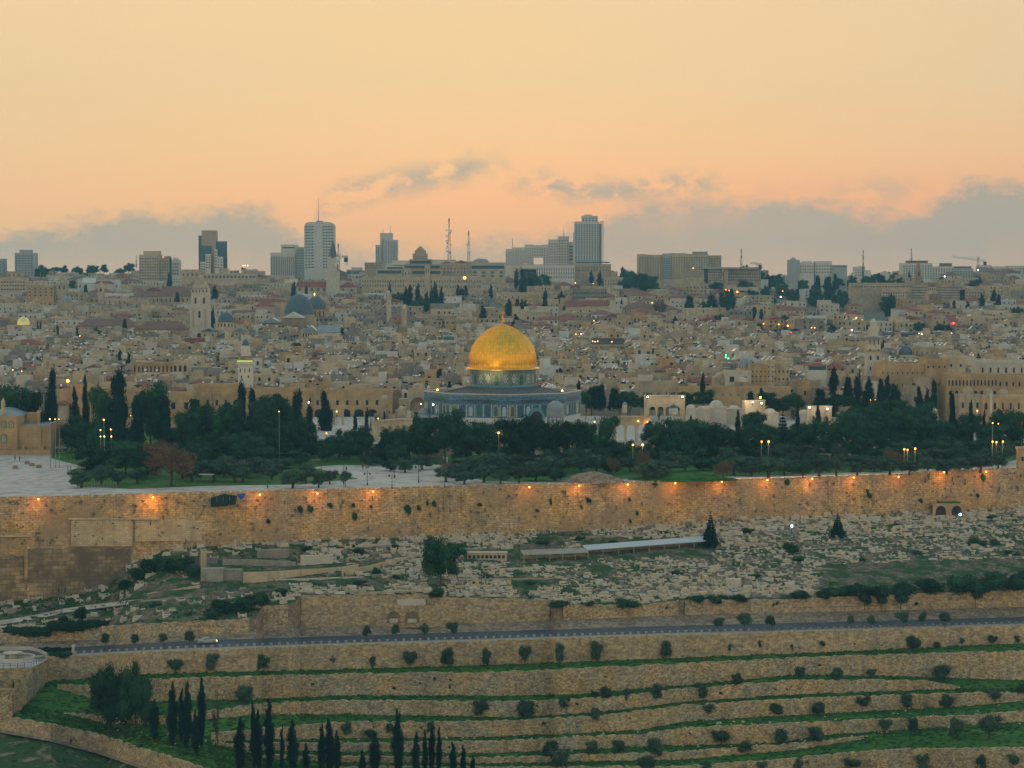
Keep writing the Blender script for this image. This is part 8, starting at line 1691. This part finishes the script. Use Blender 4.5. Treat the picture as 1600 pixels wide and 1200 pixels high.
# ------------------------------------------------------------------ labels that say which one
ANCH = [('the golden dome', 786, 545), ('the blue octagon', 785, 635), ('the cream bell tower', 312, 490), ('the great blue-grey dome', 462, 478), ('the church spire', 520, 400), ('the glass twin towers', 333, 390), ('the chamfered tower', 499, 380), ('the radio mast', 701, 380), ('the long hostel', 650, 440),
    ('the tallest right-hand tower', 918, 375), ('the honey apartment block', 1060, 415), ('the slim left minaret', 384, 560), ('the tall right minaret', 1364, 550), ('the arched yellow residence', 250, 580), ('the small gold dome', 34, 502), ('the silver-domed guesthouse', 1170, 585), ('the red pavilion roof', 1280, 570), ('the green lamp', 1134, 558),
    ('the reddish campanile', 1433, 440), ('the skyline crane', 1528, 420), ('the ochre school', 1540, 605), ('the dark hall dome', 1418, 548), ('the four-arched arcade', 1038, 632), ('the stair arcade', 985, 670), ('the white onion dome', 1454, 644), ('the mosque', 40, 680), ('the paved court', 620, 742), ('the brown-leaved tree', 268, 720),
    ('the scaffold cage', 355, 780), ('the repaired wall panel', 160, 830), ('the big leaning pine', 690, 875), ('the metal-roofed shelter', 1012, 856), ('the low pale building', 761, 870), ('the larger spruce', 1110, 830), ('the right-hand spruce', 1309, 822), ('the little arched tomb', 1480, 796), ('the twin blind arches', 640, 960),
    ('the silver car', 323, 1003), ('the fountain terrace', 30, 1030), ('the two walkers', 1452, 945), ('the concrete tomb house', 345, 898), ('the graffiti wall', 450, 898), ('the big lower left trees', 190, 1090), ('the tall lower cypresses', 292, 1120), ('the taper of the third terrace', 1510, 1076), ('the cypress row by the hostel', 660, 468), ('the red twin gables', 918, 475),
    ('the half-built block', 1145, 430), ('the hilltop college', 1280, 415), ('the brown market roof', 252, 510), ('the white L-shaped terrace', 285, 540), ('the cafe terrace', 944, 535), ('the rampart', 1380, 530), ('the capped apartments', 1440, 420), ('the precinct wall', 1150, 612), ('the lower middle cypresses', 622, 1150), ('the diagonal terrace wall', 1250, 1160), ('the left end tower', 38, 412)]
ORD = ['', 'second ', 'third ', 'fourth ', 'fifth ', 'sixth ', 'seventh ', 'eighth ', 'ninth ', 'tenth ', 'eleventh ', 'twelfth ', 'thirteenth ', 'fourteenth ', 'fifteenth ', 'sixteenth ', 'seventeenth ', 'eighteenth ', 'nineteenth ', 'twentieth ', 'twenty-first ', 'twenty-second ', 'twenty-third ', 'twenty-fourth ', 'twenty-fifth ', 'twenty-sixth ', 'twenty-seventh ', 'twenty-eighth ', 'twenty-ninth ', 'thirtieth ']
groups = {}
for o in TH:
    px, py = pix(o.location)
    nm, ax_, ay_ = min(ANCH, key=lambda a: (a[1] - px) ** 2 + ((a[2] - py) * 1.6) ** 2)
    dx, dy = px - ax_, (py - ay_) * 1.3
    rel = ('right of' if dx > 0 else 'left of') if abs(dx) > abs(dy) else ('below' if dy > 0 else 'above')
    groups.setdefault((o['label'], rel, nm), []).append((math.hypot(dx, dy), o))
for (lb, rel, nm), lst in groups.items():
    lst.sort(key=lambda a: a[0])
    for i, (d, o) in enumerate(lst):
        o['label'] = '%s, %s %s' % (lb, rel, nm) if len(lst) == 1 else '%s, %s %s %s' % (lb, (ORD[i] if i < 30 else '') + 'nearest', rel, nm)
# ------------------------------------------------------------------ air
hz = MB(); hz.box(-1700, 1700, -80, 3650, zcity(3600) - 60 if False else -40, 420, bottom=True)
ho = hz.build('haze', None) if False else None
me = hz.mesh('haze', bpy.data.materials.new('haze air')); ho = link('haze', me); kind(ho, 'stuff')
hm_ = me.materials[0]; hm_.use_nodes = True; hn = hm_.node_tree; hn.nodes.clear(); ou = hn.nodes.new('ShaderNodeOutputMaterial'); pv = hn.nodes.new('ShaderNodeVolumePrincipled')
pv.inputs['Color'].default_value = (.26, .62, .84, 1); pv.inputs['Density'].default_value = HAZE; pv.inputs['Anisotropy'].default_value = 0.0
hn.links.new(pv.outputs[0], ou.inputs['Volume'])
